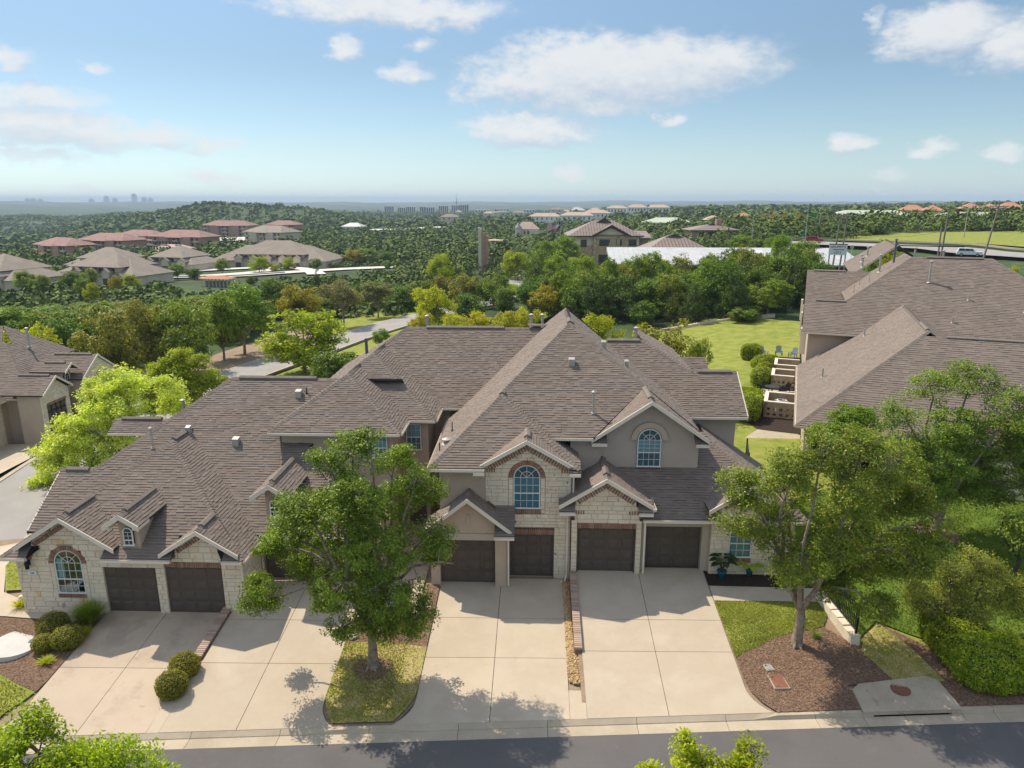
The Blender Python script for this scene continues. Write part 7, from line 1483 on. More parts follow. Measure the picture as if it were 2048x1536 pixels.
# woodland tree table: kind, x, y, height, width, label, group
TREES = [
 ('lime', -27.1, 80.4, 8.7, 12.2, 'bright green round tree in front of the loop road, behind the left roof', 'trees on the banks of the loop road'),
 ('dark', -20.5, 71.1, 5.3, 6.7, 'low dark green tree at the foot of the bright round one', None),
 ('oak', -39.7, 93.5, 10.0, 9.8, 'dark trunked tree standing on the dry earth verge', 'trees on the banks of the loop road'),
 ('oak', -41.1, 90.1, 9.1, 7.8, 'mid green tree left of the dark trunked one on the verge', 'trees on the banks of the loop road'),
 ('bronze', -42.2, 82.9, 10.8, 8.7, 'brownish green tree at the left bend of the loop road', 'trees on the banks of the loop road'),
 ('olive', -47.5, 83.4, 10.6, 7.6, 'olive tree behind the left loop bend, right of a wider one', 'trees on the banks of the loop road'),
 ('olive', -49.2, 77.7, 10.6, 9.9, 'wide dull olive tree behind the left hand house', 'trees on the banks of the loop road'),
 ('dark', -55.2, 80.9, 9.6, 7.8, 'dark tree over the roof of the left hand house', 'trees on the banks of the loop road'),
 ('gold', -52.3, 70.8, 9.6, 7.6, 'yellow green tree at the left edge above the left house', 'trees on the banks of the loop road'),
 ('autumn', -40.9, 121.3, 8.1, 9.1, 'rusty yellow tree above the bright green one', 'trees on the banks of the loop road'),
 ('crape', -32.0, 115.9, 8.0, 7.5, 'left of two grey green vase shaped trees on the sunny bank', 'trees on the banks of the loop road'),
 ('crape', -28.8, 127.4, 6.8, 7.4, 'right of two grey green vase shaped trees on the sunny bank', 'trees on the banks of the loop road'),
 ('gold', -16.2, 110.8, 8.2, 8.0, 'brightest yellow green tree beside the end of the loop road', 'trees on the banks of the loop road'),
 ('gold', -15.6, 96.8, 5.8, 4.9, 'low yellow green tree in front of the brightest one', 'trees on the banks of the loop road'),
 ('gold', -10.4, 89.4, 6.2, 5.8, 'yellow green tree peeping over the main ridge, first from the left', 'yellow green trees peeping over the main ridge'),
 ('gold', -6.7, 89.7, 6.3, 6.8, 'yellow green tree peeping over the main ridge, second from the left', 'yellow green trees peeping over the main ridge'),
 ('gold', -2.8, 90.0, 6.5, 6.1, 'yellow green tree peeping over the main ridge, third from the left', 'yellow green trees peeping over the main ridge'),
 ('gold', 0.6, 90.0, 5.9, 5.2, 'yellow green tree peeping over the main ridge, rightmost', 'yellow green trees peeping over the main ridge'),
 ('oak', -21.6, 97.2, 2.7, 3.2, 'very small tree on the inside of the loop road', None),
 ('lime', 6.5, 69.7, 7.8, 5.5, 'fresh green tree just behind the pyramid roof', None),
 ('olive', 10.3, 55.0, 9.3, 7.6, 'big rounded olive tree beside the bright back lawn', None),
 ('bronze', 14.0, 60.4, 6.4, 3.2, 'low olive tree at the edge of the back lawn', None),
 ('autumn', 2.0, 118.0, 6.6, 7.6, 'rusty green tree left of the fresh green one', 'tall trees of the wood behind the back lawn'),
 ('dark', 8.4, 124.7, 8.8, 8.9, 'dark tree above the fresh green one', 'tall trees of the wood behind the back lawn'),
 ('dark', 14.5, 117.1, 7.8, 7.1, 'dark tree left of the olive crowned one', 'tall trees of the wood behind the back lawn'),
 ('bronze', 19.9, 110.2, 8.1, 10.0, 'olive crowned tree in front of the white roof', 'tall trees of the wood behind the back lawn'),
 ('dark', 26.7, 108.8, 9.6, 9.2, 'tallest dark tree in front of the white roof', 'tall trees of the wood behind the back lawn'),
 ('juniper', 28.1, 101.2, 8.6, 5.2, 'pointed dark juniper right of the tallest tree', 'tall trees of the wood behind the back lawn'),
 ('juniper', 22.3, 101.6, 6.4, 4.4, 'pointed dark juniper below the olive crowned tree', 'tall trees of the wood behind the back lawn'),
 ('oak', 33.1, 102.8, 5.6, 8.1, 'mid green tree left of the right house gable', 'tall trees of the wood behind the back lawn'),
 ('dark', 39.2, 111.3, 9.4, 10.0, 'dark tree over the right end of the white roof', 'tall trees of the wood behind the back lawn'),
 ('dark', 45.3, 116.5, 7.8, 8.0, 'dark tree below the shop sign', 'tall trees of the wood behind the back lawn'),
 ('juniper', 16.3, 114.8, 9.1, 5.0, 'slim pointed juniper at the left end of the white roof', 'tall trees of the wood behind the back lawn'),
 ('dark', 28.9, 98.9, 3.2, 5.9, 'low dark tree against the black fence', 'tall trees of the wood behind the back lawn'),
 ('dark', 15.6, 102.8, 4.5, 5.2, 'low dark tree behind the big olive tree', 'tall trees of the wood behind the back lawn'),
 ('oak', 5.6, 149.9, 10.0, 9.6, 'mid green tree in front of the beige building', 'tall trees of the wood behind the back lawn'),
 ('lime', 10.3, 169.7, 8.0, 9.6, 'light green tree beside the beige building corner', 'tall trees of the wood behind the back lawn'),
 ('oak', 1.3, 195.0, 11.1, 11.7, 'rounded green tree beneath the flags', 'tall trees of the wood behind the back lawn'),
 ('oak', 7.4, 199.9, 11.8, 11.3, 'rounded green tree right of the flagpoles', 'tall trees of the wood behind the back lawn'),
 ('lime', -5.5, 199.9, 10.0, 9.9, 'light green tree left of the flags', 'tall trees of the wood behind the back lawn'),
 ('lime', -24.5, 183.4, 10.2, 8.9, 'light green tree left of the brick column', 'trees around the brick column'),
 ('olive', -13.8, 139.3, 8.0, 8.5, 'olive tree in front of the brick column', 'trees around the brick column'),
 ('bronze', -8.5, 137.7, 8.6, 8.3, 'brownish green tree right of the brick column', 'trees around the brick column'),
 ('dark', -5.7, 127.9, 6.2, 6.4, 'dark tree beside the narrow wood road', 'trees around the brick column'),
 ('dark', -11.2, 117.5, 5.9, 7.6, 'low dark tree below the brick column', 'trees around the brick column'),
 ('olive', -19.8, 148.7, 7.2, 7.5, 'grey olive tree left below the column', 'trees around the brick column'),
 ('dark', -25.9, 137.6, 6.1, 9.0, 'dark tree behind the right vase shaped tree', 'trees around the brick column'),
 ('dark', -34.6, 146.0, 7.1, 8.5, 'dark tree behind the left vase shaped tree', 'trees around the brick column'),
 ('juniper', -44.4, 153.7, 7.2, 5.1, 'slim juniper by the far road curve', 'trees around the brick column'),
 ('juniper', -48.8, 157.6, 7.3, 4.7, 'slimmer juniper by the far road curve', 'trees around the brick column'),
 ('dark', -49.2, 131.1, 8.9, 9.0, 'dark tree above the dry earth verge', 'trees around the brick column'),
 ('dark', -23.8, 148.1, 6.8, 7.5, 'dark tree left of the yellow green tree', 'trees around the brick column'),
 ('oak', -127.4, 173.2, 6.2, 6.8, 'street tree by the far houses, at the left edge', 'street trees in front of the far town houses'),
 ('oak', -123.2, 172.5, 5.3, 6.0, 'street tree by the far houses, second from the left edge', 'street trees in front of the far town houses'),
 ('dark', -120.8, 181.4, 6.4, 7.4, 'street tree by the far houses, dark round one before the left row', 'street trees in front of the far town houses'),
 ('oak', -119.6, 187.0, 5.6, 6.0, 'street tree by the far houses, beside the dark round one', 'street trees in front of the far town houses'),
 ('autumn', -106.0, 175.5, 5.2, 4.6, 'street tree by the far houses, small yellowish one near the far road', 'street trees in front of the far town houses'),
 ('lime', -102.8, 177.4, 5.7, 5.2, 'street tree by the far houses, small bright one near the far road', 'street trees in front of the far town houses'),
 ('dark', -114.8, 205.1, 5.8, 6.0, 'street tree by the far houses, left of a pair of dark ones', 'street trees in front of the far town houses'),
 ('dark', -112.4, 209.8, 5.5, 6.1, 'street tree by the far houses, right of a pair of dark ones', 'street trees in front of the far town houses'),
 ('oak', -109.2, 213.7, 5.0, 6.1, 'street tree by the far houses, between the dark pair and the shelter', 'street trees in front of the far town houses'),
 ('dark', -105.0, 215.8, 4.7, 6.4, 'street tree by the far houses, dark one beside the shelter', 'street trees in front of the far town houses'),
 ('oak', -106.6, 239.3, 5.2, 6.3, 'street tree by the far houses, just right of the shelter', 'street trees in front of the far town houses'),
 ('lime', -95.7, 243.9, 6.8, 8.1, 'street tree by the far houses, taller bright one before the gabled row', 'street trees in front of the far town houses'),
 ('lime', -88.6, 252.9, 5.7, 6.8, 'street tree by the far houses, round bright one before the gabled row', 'street trees in front of the far town houses'),
 ('lime', -90.6, 245.8, 3.5, 4.8, 'street tree by the far houses, low bright one between two taller', 'street trees in front of the far town houses'),
 ('dark', -80.6, 259.8, 5.1, 5.0, 'far street tree, small dark one near the right end of the gabled row', 'street trees in front of the far town houses'),
 ('dark', -80.5, 199.4, 3.6, 4.3, 'street tree by the far houses, dark bush like one beside the guard rail', 'street trees in front of the far town houses'),
 ('autumn', -74.8, 290.5, 7.0, 10.6, 'street tree by the far houses, golden one right of the gabled row', 'street trees in front of the far town houses'),
 ('bronze', -70.6, 296.7, 7.7, 12.9, 'street tree by the far houses, broad brownish one right of the gabled row', 'street trees in front of the far town houses'),
 ('dark', -62.4, 293.4, 6.3, 9.5, 'street tree by the far houses, dark one in the group right of the gabled row', 'street trees in front of the far town houses'),
 ('oak', -53.6, 256.5, 3.6, 3.3, 'street tree by the far houses, tiny ball shaped one at the road bend', 'street trees in front of the far town houses'),
 ('oak', -103.6, 159.3, 5.4, 5.4, 'street tree by the far houses, bright one at the near side of the far road', 'street trees in front of the far town houses'),
 ('lime', -99.7, 155.8, 5.3, 3.9, 'far street tree, small pale one at the near side of the far road', 'street trees in front of the far town houses'),
 ('dark', 107.6, 238.9, 4.5, 17.0, 'large dark rounded live oak by the junction', 'trees along the wide road at right'),
 ('oak', 54.4, 115.8, 8.9, 5.4, 'bushy green tree just behind the ridge of the right house', 'trees along the wide road at right'),
 ('lime', 54.9, 113.4, 8.2, 4.5, 'yellow green bush behind the ridge of the right house', 'trees along the wide road at right'),
 ('dark', 58.5, 113.8, 7.4, 3.3, 'small dark bush behind the right ridge', 'trees along the wide road at right'),
 ('oak', 135.0, 267.9, 2.1, 10.6, 'green tree on the slope, first from the live oak', 'trees along the wide road at right'),
 ('lime', 139.6, 263.3, 1.4, 9.4, 'light green tree on the slope, second from the live oak', 'trees along the wide road at right'),
 ('oak', 143.3, 259.0, 0.9, 9.4, 'green tree on the slope behind the tall pole', 'trees along the wide road at right'),
 ('lime', 147.2, 249.9, 1.9, 10.2, 'light green tree on the slope left of the leaning pole', 'trees along the wide road at right'),
 ('oak', 151.8, 249.4, 2.7, 9.2, 'green tree behind the leaning pole', 'trees along the wide road at right'),
 ('lime', 152.2, 241.0, 1.8, 9.0, 'light green tree near the right edge of the slope', 'trees along the wide road at right'),
 ('dark', 156.0, 244.5, 5.9, 12.2, 'dark tall tree at the right edge', 'trees along the wide road at right'),
 ('gold', 60.5, 94.3, 7.4, 4.8, 'yellow green bush at the right edge beside the right ridge', 'trees along the wide road at right'),
 ('oak', 59.9, 180.3, 5.5, 9.4, 'green tree left of the traffic lights', 'trees along the wide road at right'),
 ('dark', 58.5, 191.3, 5.5, 8.5, 'dark tree above the white roof', 'trees along the wide road at right'),
 ('oak', 55.1, 197.4, 5.7, 10.1, 'green tree right of the brown hip roof', 'trees along the wide road at right'),
 ('dark', 56.3, 223.0, 4.6, 9.7, 'dark tree behind the brown hip roof', 'trees along the wide road at right'),
 ('oak', 54.9, 150.3, 6.7, 9.0, 'green tree behind the right end of the white roof', 'trees along the wide road at right'),
]

# ------------------------------------------------------------------ trees
def cyl_np(segs, n=5):
    """segs: list of (p0, p1, r0, r1) -> V, F"""
    V, F = [], []; k = 0; a = np.arange(n) * 2 * math.pi / n
    for p0, p1, r0, r1 in segs:
        p0 = np.array(p0, float); p1 = np.array(p1, float); d = p1 - p0; L = np.linalg.norm(d)
        if L < 1e-4: continue
        d /= L; x = np.cross(d, [0.3, 0.9, 0.2]); x /= np.linalg.norm(x); y = np.cross(d, x); c = np.cos(a)[:, None] * x + np.sin(a)[:, None] * y
        V.append(np.concatenate([p0 + c * r0, p1 + c * r1])); i = np.arange(n); F.append(np.stack([i, (i + 1) % n, n + (i + 1) % n, n + i], -1) + k); k += 2 * n
    return np.concatenate(V), np.concatenate(F)
def leaves_np(cent, nper, rad_, leaf, rs, centre, up=.45, flat=.65, asp=.5, droop=0.0):
    """leaf shaped quads scattered round cluster centres"""
    cent = np.asarray(cent); n = len(cent); m = n * nper
    c = np.repeat(cent, nper, 0); g = rs.normal(0, 1, (m, 3)); g /= np.linalg.norm(g, axis=1)[:, None]; rr = rs.uniform(0, 1, m) ** .45
    rc = np.repeat(np.asarray(rad_) * np.ones(n), nper); off_ = g * (rr * rc)[:, None] * np.array([1, 1, flat]); P = c + off_; P[:, 2] -= droop * (off_[:, 0] ** 2 + off_[:, 1] ** 2)
    out = P - centre; out /= (np.linalg.norm(out, axis=1)[:, None] + 1e-6)
    nrm = out * .55 + np.array([0, 0, up]) + rs.normal(0, .55, (m, 3)); nrm /= np.linalg.norm(nrm, axis=1)[:, None]
    t = rs.normal(0, 1, (m, 3)); t -= nrm * (t * nrm).sum(1)[:, None]; t /= np.linalg.norm(t, axis=1)[:, None]; b = np.cross(nrm, t)
    L = (leaf * rs.uniform(.6, 1.25, m))[:, None]; w = L * asp
    V = np.stack([P - t * L * .5, P + b * w * .5 + nrm * L * .10 - t * L * .05, P + t * L * .5, P - b * w * .5 + nrm * L * .10 - t * L * .05], 1).reshape(-1, 3)
    return V
def hero_tree(name, base, trunk_h, trunk_r, lobes, leafm, barkm, label, nclus, nper, leaf, seed, cat='tree', clr=.34, group=None, lean=(0, 0)):
    """lobes: (x, y, z, r) relative to the base; limbs run from the fork to every lobe"""
    rs = np.random.RandomState(seed); rg = random.Random(seed); root = empty(name, base, label, cat, group); root['local'] = 1
    lob = np.array(lobes, float); segs = []
    fork = np.array([lean[0], lean[1], trunk_h])
    k = 7; prev = np.array([0, 0, -.25]); rprev = trunk_r * 1.5
    for i in range(1, k + 1):
        t = i / k; q = np.array([lean[0] * t + .05 * math.sin(3 * t), lean[1] * t + .04 * math.sin(4 * t + 1), trunk_h * t]); r = trunk_r * (1.0 - .22 * t + .35 * (1 - t) ** 4); segs.append((prev, q, rprev, r)); prev, rprev = q, r
    for i in range(5):   # root flare
        a = i * 1.257 + rg.uniform(0, .5); segs.append(((trunk_r * .5 * math.cos(a), trunk_r * .5 * math.sin(a), .25), (trunk_r * 2.0 * math.cos(a), trunk_r * 2.0 * math.sin(a), -.06), trunk_r * .45, .02))
    vol = lob[:, 3] ** 2; prob = vol / vol.sum(); cl = []; nodes = []
    nm = min(6, max(3, len(lob) // 3)); mains = []
    for j in range(nm):
        a = j * 2 * math.pi / nm + rg.uniform(-.3, .3); top = lob[:, :3].mean(0); e = fork + np.array([math.cos(a) * .9, math.sin(a) * .9, (top[2] - trunk_h) * .55]); mains.append(e); mid = (fork + e) / 2 + np.array([math.cos(a) * .12, math.sin(a) * .12, -.05]); r0 = trunk_r * .62; segs.append((fork - np.array([0, 0, .15]), mid, r0, r0 * .8)); segs.append((mid, e, r0 * .8, r0 * .62))
    for L in lob:
        c = L[:3]; dd = [np.linalg.norm(c - e) + (1.5 if e[2] > c[2] + .6 else 0) for e in mains] ; j = int(np.argmin(dd)); st = mains[j] if dd[j] < np.linalg.norm(c - fork) else fork
        if c[2] < mains[j][2] - .2: st = fork * .5 + mains[j] * .5 if c[2] > trunk_h + .3 else fork
        r0 = trunk_r * .34; p = st; nseg = 5
        for i in range(1, nseg + 1):
            t = i / nseg; q = st + (c - st) * t + np.array([0, 0, .25 * math.sin(math.pi * t)]) + rs.normal(0, .06, 3) * (t < 1); segs.append((p, q, r0 * (1 - .65 * (i - 1) / nseg), r0 * (1 - .65 * i / nseg))); p = q; nodes.append(q)
    nodes = np.array(nodes)
    idx = rs.choice(len(lob), nclus, p=prob)
    for i in idx:
        g = rs.normal(0, 1, 3); g /= np.linalg.norm(g); g[2] *= .8; rr = rs.uniform(.15, 1) ** .5; cl.append(lob[i, :3] + g * lob[i, 3] * rr)
    cl = np.array(cl)
    for c in cl[::2]:
        d = np.linalg.norm(nodes - c, axis=1); q = nodes[int(np.argmin(d))]; m = (q + c) / 2 + rs.normal(0, .08, 3); segs.append((q, m, .022, .015)); segs.append((m, c, .015, .006))
    V, F = cyl_np(segs, 6); link('trunk', npmesh('trunk', V, F, barkm, True), root)
    centre = lob[:, :3].mean(0) - np.array([0, 0, 1.0]); V = leaves_np(cl, nper, rs.uniform(clr * .7, clr * 1.3, len(cl)), leaf, rs, centre)
    link('crown', npmesh('crown', V, np.arange(len(V)).reshape(-1, 4), leafm), root); return root
def pxlobes(base, pxb, pyb, lobes, s, dz=.0222, seed=0, depth=1.3, shrink=0):
    rg = random.Random(seed); out = []
    for i, (x, y, r) in enumerate(lobes):
        r -= shrink; h = (pyb - y) * dz; out.append(((x - pxb) / s * (1 + .0 * h), rg.uniform(-depth, depth) * (1 - .3 * (i % 2)), h, r / s))
    return out
HEROES = []
B1 = (-6.13, 23.3, -.55)
hero_tree('shade_tree', B1, 2.0, .20, pxlobes(B1, 745, 1335, [(760, 985, 55), (705, 1015, 55), (780, 1040, 60), (765, 905, 34), (840, 985, 40), (735, 925, 45), (680, 960, 50), (800, 960, 48), (650, 1010, 50), (735, 1010, 62), (850, 1010, 50), (600, 1075, 50), (690, 1080, 70), (780, 1080, 72), (870, 1075, 48), (560, 1110, 38), (560, 1180, 46), (520, 1190, 24), (630, 1160, 62), (720, 1150, 70), (810, 1160, 62), (880, 1120, 38), (640, 1225, 44), (810, 1235, 52), (850, 1200, 46), (690, 1255, 34), (915, 1100, 16), (765, 1225, 46)], 51, seed=1, dz=.0218, shrink=6), L_oak, m_bark, 'tall shade tree with a single trunk on the dry lawn island, casting dappled shade', 800, 118, .105, 3, clr=.36, group='leafy street trees in the front yards')
B2 = (10.15, 24.49, -.02)
hero_tree('shade_tree', B2, 1.7, .19, pxlobes(B2, 1592, 1290, [(1650, 915, 50), (1590, 925, 45), (1720, 945, 55), (1530, 960, 48), (1640, 985, 65), (1470, 1005, 44), (1560, 1030, 62), (1720, 1020, 65), (1780, 1010, 46), (1440, 1050, 32), (1510, 1075, 50), (1640, 1070, 70), (1750, 1090, 60), (1800, 1085, 36), (1570, 1120, 56), (1690, 1140, 62), (1770, 1150, 46), (1640, 1175, 46), (1570, 1170, 40), (1720, 1200, 36), (1800, 1040, 40), (1450, 990, 30)], 50, seed=4, dz=.0228), L_oak2, m_bark, 'shade tree with a forked pale trunk in the mulch bed beside the iron fence', 820, 110, .105, 8, clr=.40, group='leafy street trees in the front yards')
B3 = (20.1, 33.4, .3)
hero_tree('shade_tree', B3, 2.2, .24, pxlobes(B3, 1838, 1060, [(1800, 790, 44), (1870, 775, 46), (1740, 830, 42), (1820, 850, 60), (1920, 810, 56), (1980, 850, 56), (1750, 900, 50), (1880, 890, 66), (1960, 910, 58), (2030, 880, 44), (1790, 960, 52), (1850, 970, 50), (1930, 975, 52), (2010, 960, 44), (1735, 960, 36), (2000, 900, 50), (1820, 910, 56), (1900, 950, 50)], 39, seed=6, dz=.0285), L_oak2, m_bark, 'broad shade tree in a mulch ring on the deep green lawn', 780, 105, .125, 12, clr=.50, group='leafy street trees in the front yards')
B4 = (17.6, 38.9, .4)
hero_tree('shade_tree', B4, 2.0, .10, [(-.4, 0, 3.1, 1.1), (.6, .2, 3.3, 1.1), (.1, -.2, 4.1, 1.2), (1.3, .3, 3.9, .9), (-1.2, .1, 3.6, .85), (.7, 0, 4.7, .8), (-.5, .2, 4.7, .7), (0, .5, 2.6, .9)], L_mid, m_barkdark, 'dense round topped small tree in front of the tall windows', 240, 80, .13, 14, clr=.36)
hero_tree('street_tree', (-11.2, 12.2, -1.2), 2.5, .2, [(.2, .3, 6.0, 1.0), (1.2, .6, 5.6, .8), (-.9, .4, 5.9, .9), (-2.1, .4, 5.4, .95), (2.3, .7, 5.3, .75), (2.7, .9, 4.7, .6), (.6, .2, 5.0, 1.2), (-1.2, 0, 4.8, 1.2), (-2.8, 0, 4.6, 1.0), (1.8, .3, 4.4, 1.0), (0, .8, 6.6, .5), (-.3, .6, 4.2, 1.1), (1.9, .9, 5.9, .4), (-1.5, .9, 6.3, .4), (-3.2, .5, 5.5, .6)], L_lime, m_bark, 'light green feathery tree top rising from the lower left edge', 760, 85, .10, 21, clr=.32)
hero_tree('street_tree', (3.55, 11.6, -1.0), 2.5, .2, [(-.3, .6, 6.55, .42), (.75, .5, 6.5, .42), (-1.0, .5, 6.0, .4), (1.5, .6, 5.9, .5), (.3, .2, 5.7, .8), (-.7, .3, 5.5, .6), (1.2, .2, 5.5, .7), (-1.2, .6, 6.4, .16), (-.4, .8, 7.0, .2), (.9, .8, 6.9, .2), (.2, 0, 4.8, 1.1), (.2, .5, 6.2, .5), (1.9, .4, 5.3, .5)], L_lime, m_bark, 'yellow green tree top poking up at the bottom edge of the street', 460, 90, .085, 23, clr=.24)
B7 = (-28.6, 46.0, tz(-28.6, 46))
hero_tree('street_tree', B7, 1.6, .14, pxlobes(B7, 208, 925, [(120, 825, 42), (160, 785, 42), (215, 750, 42), (80, 860, 44), (30, 890, 30), (100, 885, 58), (55, 925, 32), (180, 800, 58), (240, 785, 58), (130, 830, 52), (290, 795, 38), (200, 870, 66), (110, 945, 36), (270, 850, 48), (55, 885, 40), (170, 915, 45), (310, 760, 26), (80, 965, 20), (220, 755, 30), (150, 770, 28), (230, 900, 40)], 29.5, dz=.041, seed=3), L_pale, m_bark, 'pale yellow green many stemmed tree beside the left street', 520, 100, .21, 31, clr=.60)
B8 = (-30.6, 57.5, tz(-30.6, 57.5))
hero_tree('street_tree', B8, 2.2, .16, [(-2.2, 0, 3.4, 1.5), (0, 0, 4.0, 1.6), (2.0, .2, 3.8, 1.5), (-1, .3, 5.2, 1.4), (1.2, 0, 5.3, 1.4), (3.0, .2, 4.4, 1.1), (.2, .4, 6.3, 1.1), (-3.0, .2, 4.4, 1.1), (2.2, 0, 6.0, .8), (.2, -.6, 2.8, 1.3)], L_lime, m_bark, 'bright yellow green tree just behind the pale one by the left street', 360, 66, .22, 33, clr=.52)
hero_tree('shade_tree', (21.6, 29.6, .2), 1.2, .1, [(0, 0, 2.2, .8), (.7, .2, 2.8, .8), (-.5, .2, 2.9, .6), (.3, 0, 1.6, .7), (.8, 0, 3.4, .6)], L_oak2, m_barkdark, 'small leafy tree cut by the right edge above the lawn', 110, 60, .12, 37, clr=.32)
# feathery bush and hedge at right
hero_tree('feathery_bush', (16.3, 25.3, .1), .7, .06, [(-1.0, 0, 1.3, .8), (0, .2, 2.0, .9), (1.0, 0, 2.2, .9), (-.3, 0, 2.9, .7), (.6, .2, 3.1, .7), (1.8, 0, 1.6, .9), (2.6, .2, 1.3, .8), (-1.5, .2, 2.0, .6), (1.6, .3, 2.7, .6), (2.5, .1, 2.0, .7), (.3, -.4, 1.1, .9)], L_wisp, m_barkdark, 'tall wispy grey green bush behind the clipped hedge at right', 760, 46, .075, 41, 'bush', .27)
def leafball(name, base, r, leafm, label, n=5200, leaf=.045, group=None, cat='bush', seed=1, box=None):
    """clipped bush: dark core and a dense skin of small leaves"""
    rs = np.random.RandomState(seed); root = empty(name, base, label, cat, group); root['local'] = 1
    bm = bmesh.new(); bmesh.ops.create_icosphere(bm, subdivisions=3, radius=1.0); co = np.array([v.co[:] for v in bm.verts]); F = np.array([[v.index for v in f.verts] for f in bm.faces]); bm.free()
    rx, ry, rz_ = r
    def shape(g):
        if box: k = (np.abs(g) ** 3.4).sum(1) ** (-1 / 3.4); g = g * k[:, None]
        return g
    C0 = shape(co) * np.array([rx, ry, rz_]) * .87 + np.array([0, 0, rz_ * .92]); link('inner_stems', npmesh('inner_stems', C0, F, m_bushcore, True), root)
    g = rs.normal(0, 1, (n, 3)); g /= np.linalg.norm(g, axis=1)[:, None]; g = shape(g); bumps = 1 + .06 * np.sin(g[:, 0] * 9 + seed) * np.sin(g[:, 1] * 8) + .025 * np.sin(g[:, 2] * 13 + g[:, 0] * 7)
    P = g * np.array([rx, ry, rz_]) * (bumps * (rs.uniform(.92, 1.03, n) + .10 * (rs.uniform(0, 1, n) > .975)))[:, None] + np.array([0, 0, rz_ * .92]); P = P[P[:, 2] > -.02]; m = len(P)
    V = leaves_np(P, 1, .001, leaf, rs, np.array([0, 0, rz_ * .7]), up=.3, asp=.6); link('foliage', npmesh('foliage', V, np.arange(len(V)).reshape(-1, 4), leafm), root); return root
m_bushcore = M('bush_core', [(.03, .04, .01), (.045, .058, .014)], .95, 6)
g = 'clipped round bushes along the driveways'
leafball('round_bush', (-19.75, 25.15, GL(-19.7, 25.1) - .05), (.62, .60, .50), L_box, 'largest clipped round bush, next to the concrete disc', 7000, .05, g, seed=1)
leafball('round_bush', (-18.72, 24.45, GL(-18.7, 24.4) - .05), (.62, .58, .46), L_box, 'clipped round bush at the driveway edge beside the strappy grass', 7000, .05, g, seed=2)
leafball('round_bush', (-19.55, 24.2, GL(-19.5, 24.2) - .05), (.42, .42, .38), L_box, 'smallest clipped round bush, in front of the other two', 4600, .045, g, seed=3)
leafball('round_bush', (-13.22, 22.95, GA(-13.3, 22.95) - .05), (.56, .54, .48), L_box, 'clipped round bush at the end of the low brick wall', 6400, .048, g, seed=4)
leafball('round_bush', (-13.20, 21.92, GA(-13.3, 21.9) - .05), (.56, .55, .52), L_box, 'clipped round bush nearest the street between two driveways', 6400, .048, g, seed=5)
# right hedge: three clipped masses
leafball('clipped_hedge', (16.6, 22.9, -.1), (1.5, 1.15, .75), L_hedge, 'low clipped hedge with fresh yellow tips at the right kerb', 26000, .085, None, 'hedge', 6, True)
leafball('clipped_hedge', (16.2, 24.6, -.05), (1.1, .9, .70), L_hedge, 'clipped hedge under the wispy bush behind the kerb hedge', 15000, .085, None, 'hedge', 7, True)
g = 'clipped hedges along the right back yard'
for k, (u_, v_, a, b_, h, l) in enumerate(((-3.35, 11.6, 1.0, 2.6, .95, 'large block hedge beside the nearest masonry screen'), (-2.9, 21.6, .85, 1.4, .8, 'cube shaped hedge beside the middle masonry screen'), (-2.7, 25.6, .75, .8, .65, 'round clipped bush in front of the farthest screen'), (-3.0, 27.4, 1.1, 1.2, .8, 'wide clipped bush left of the farthest screen'), (-4.4, 32.6, 1.0, 1.0, .85, 'lone cube clipped bush near the far fence'), (-2.4, 29.6, .9, .8, .6, 'low clipped bush behind the farthest screen'))):
    xy = nbp(u_, v_); o = leafball('clipped_bush', (xy[0], xy[1], tz(*xy) + .15), (a, b_, h), L_hedge, l, 7000 if k else 14000, .12, g, 'hedge', 10 + k, k in (0, 1, 4)); o.rotation_euler.z = rad(-19.5)
leafball('round_bush', (-36.2, 63.5, tz(-36.2, 63.5)), (1.0, 1.0, .9), L_mid, 'round dark bush at the corner of the left hand house', 3000, .12, None, 'bush', 22)
leafball('clipped_bush', (-6.9, 163, tz(-6.9, 163) + .3), (2.6, 5.2, 1.0), L_lime, 'low bright green hedge curving beside the narrow wood road', 4200, .28, None, 'hedge', 23, True)
# strappy plants and small bed plants
def tuft(base, n, h, spread, leafm, label, seed, w=.012, cat='plant', name='strappy_plant', group=None):
    rs = np.random.RandomState(seed); V = []; F = []; k = 0
    for i in range(n):
        a = rs.uniform(0, 6.28); L = h * rs.uniform(.6, 1.15); sp = spread * rs.uniform(.2, 1.1); p = np.array([rs.uniform(-.12, .12) * spread * 2, rs.uniform(-.12, .12) * spread * 2, 0]); d = np.array([math.cos(a), math.sin(a), 0]); s = np.array([-math.sin(a), math.cos(a), 0]) * w
        pts = [p + d * sp * t ** 1.6 + np.array([0, 0, L * (t - .35 * t * t * (sp / spread))]) for t in (0, .35, .7, 1)]
        for j, q in enumerate(pts): ww = s * (1 - j / 3.2); V += [q - ww, q + ww]
        for j in range(3): F.append((k + 2 * j, k + 2 * j + 1, k + 2 * j + 3, k + 2 * j + 2))
        k += 8
    root = empty(name, base, label, cat, group); root['local'] = 1; link('leaves', npmesh('leaves', np.array(V), np.array(F), leafm), root); return root
tuft((-18.65, 25.75, GL(-18.6, 25.7)), 1000, 1.0, .85, L_mid, 'big strappy dark green grass clump beside the clipped bushes', 1, .018); tuft((-18.35, 24.95, GL(-18.4, 25)), 220, .5, .45, L_gold, 'yellow green strappy clump spilling onto the driveway', 2, .013); tuft((11.05, 24.9, GD(11, 24.9)), 140, .4, .35, L_mid, 'thin grassy tuft in the mulch near the iron fence', 3, .008)
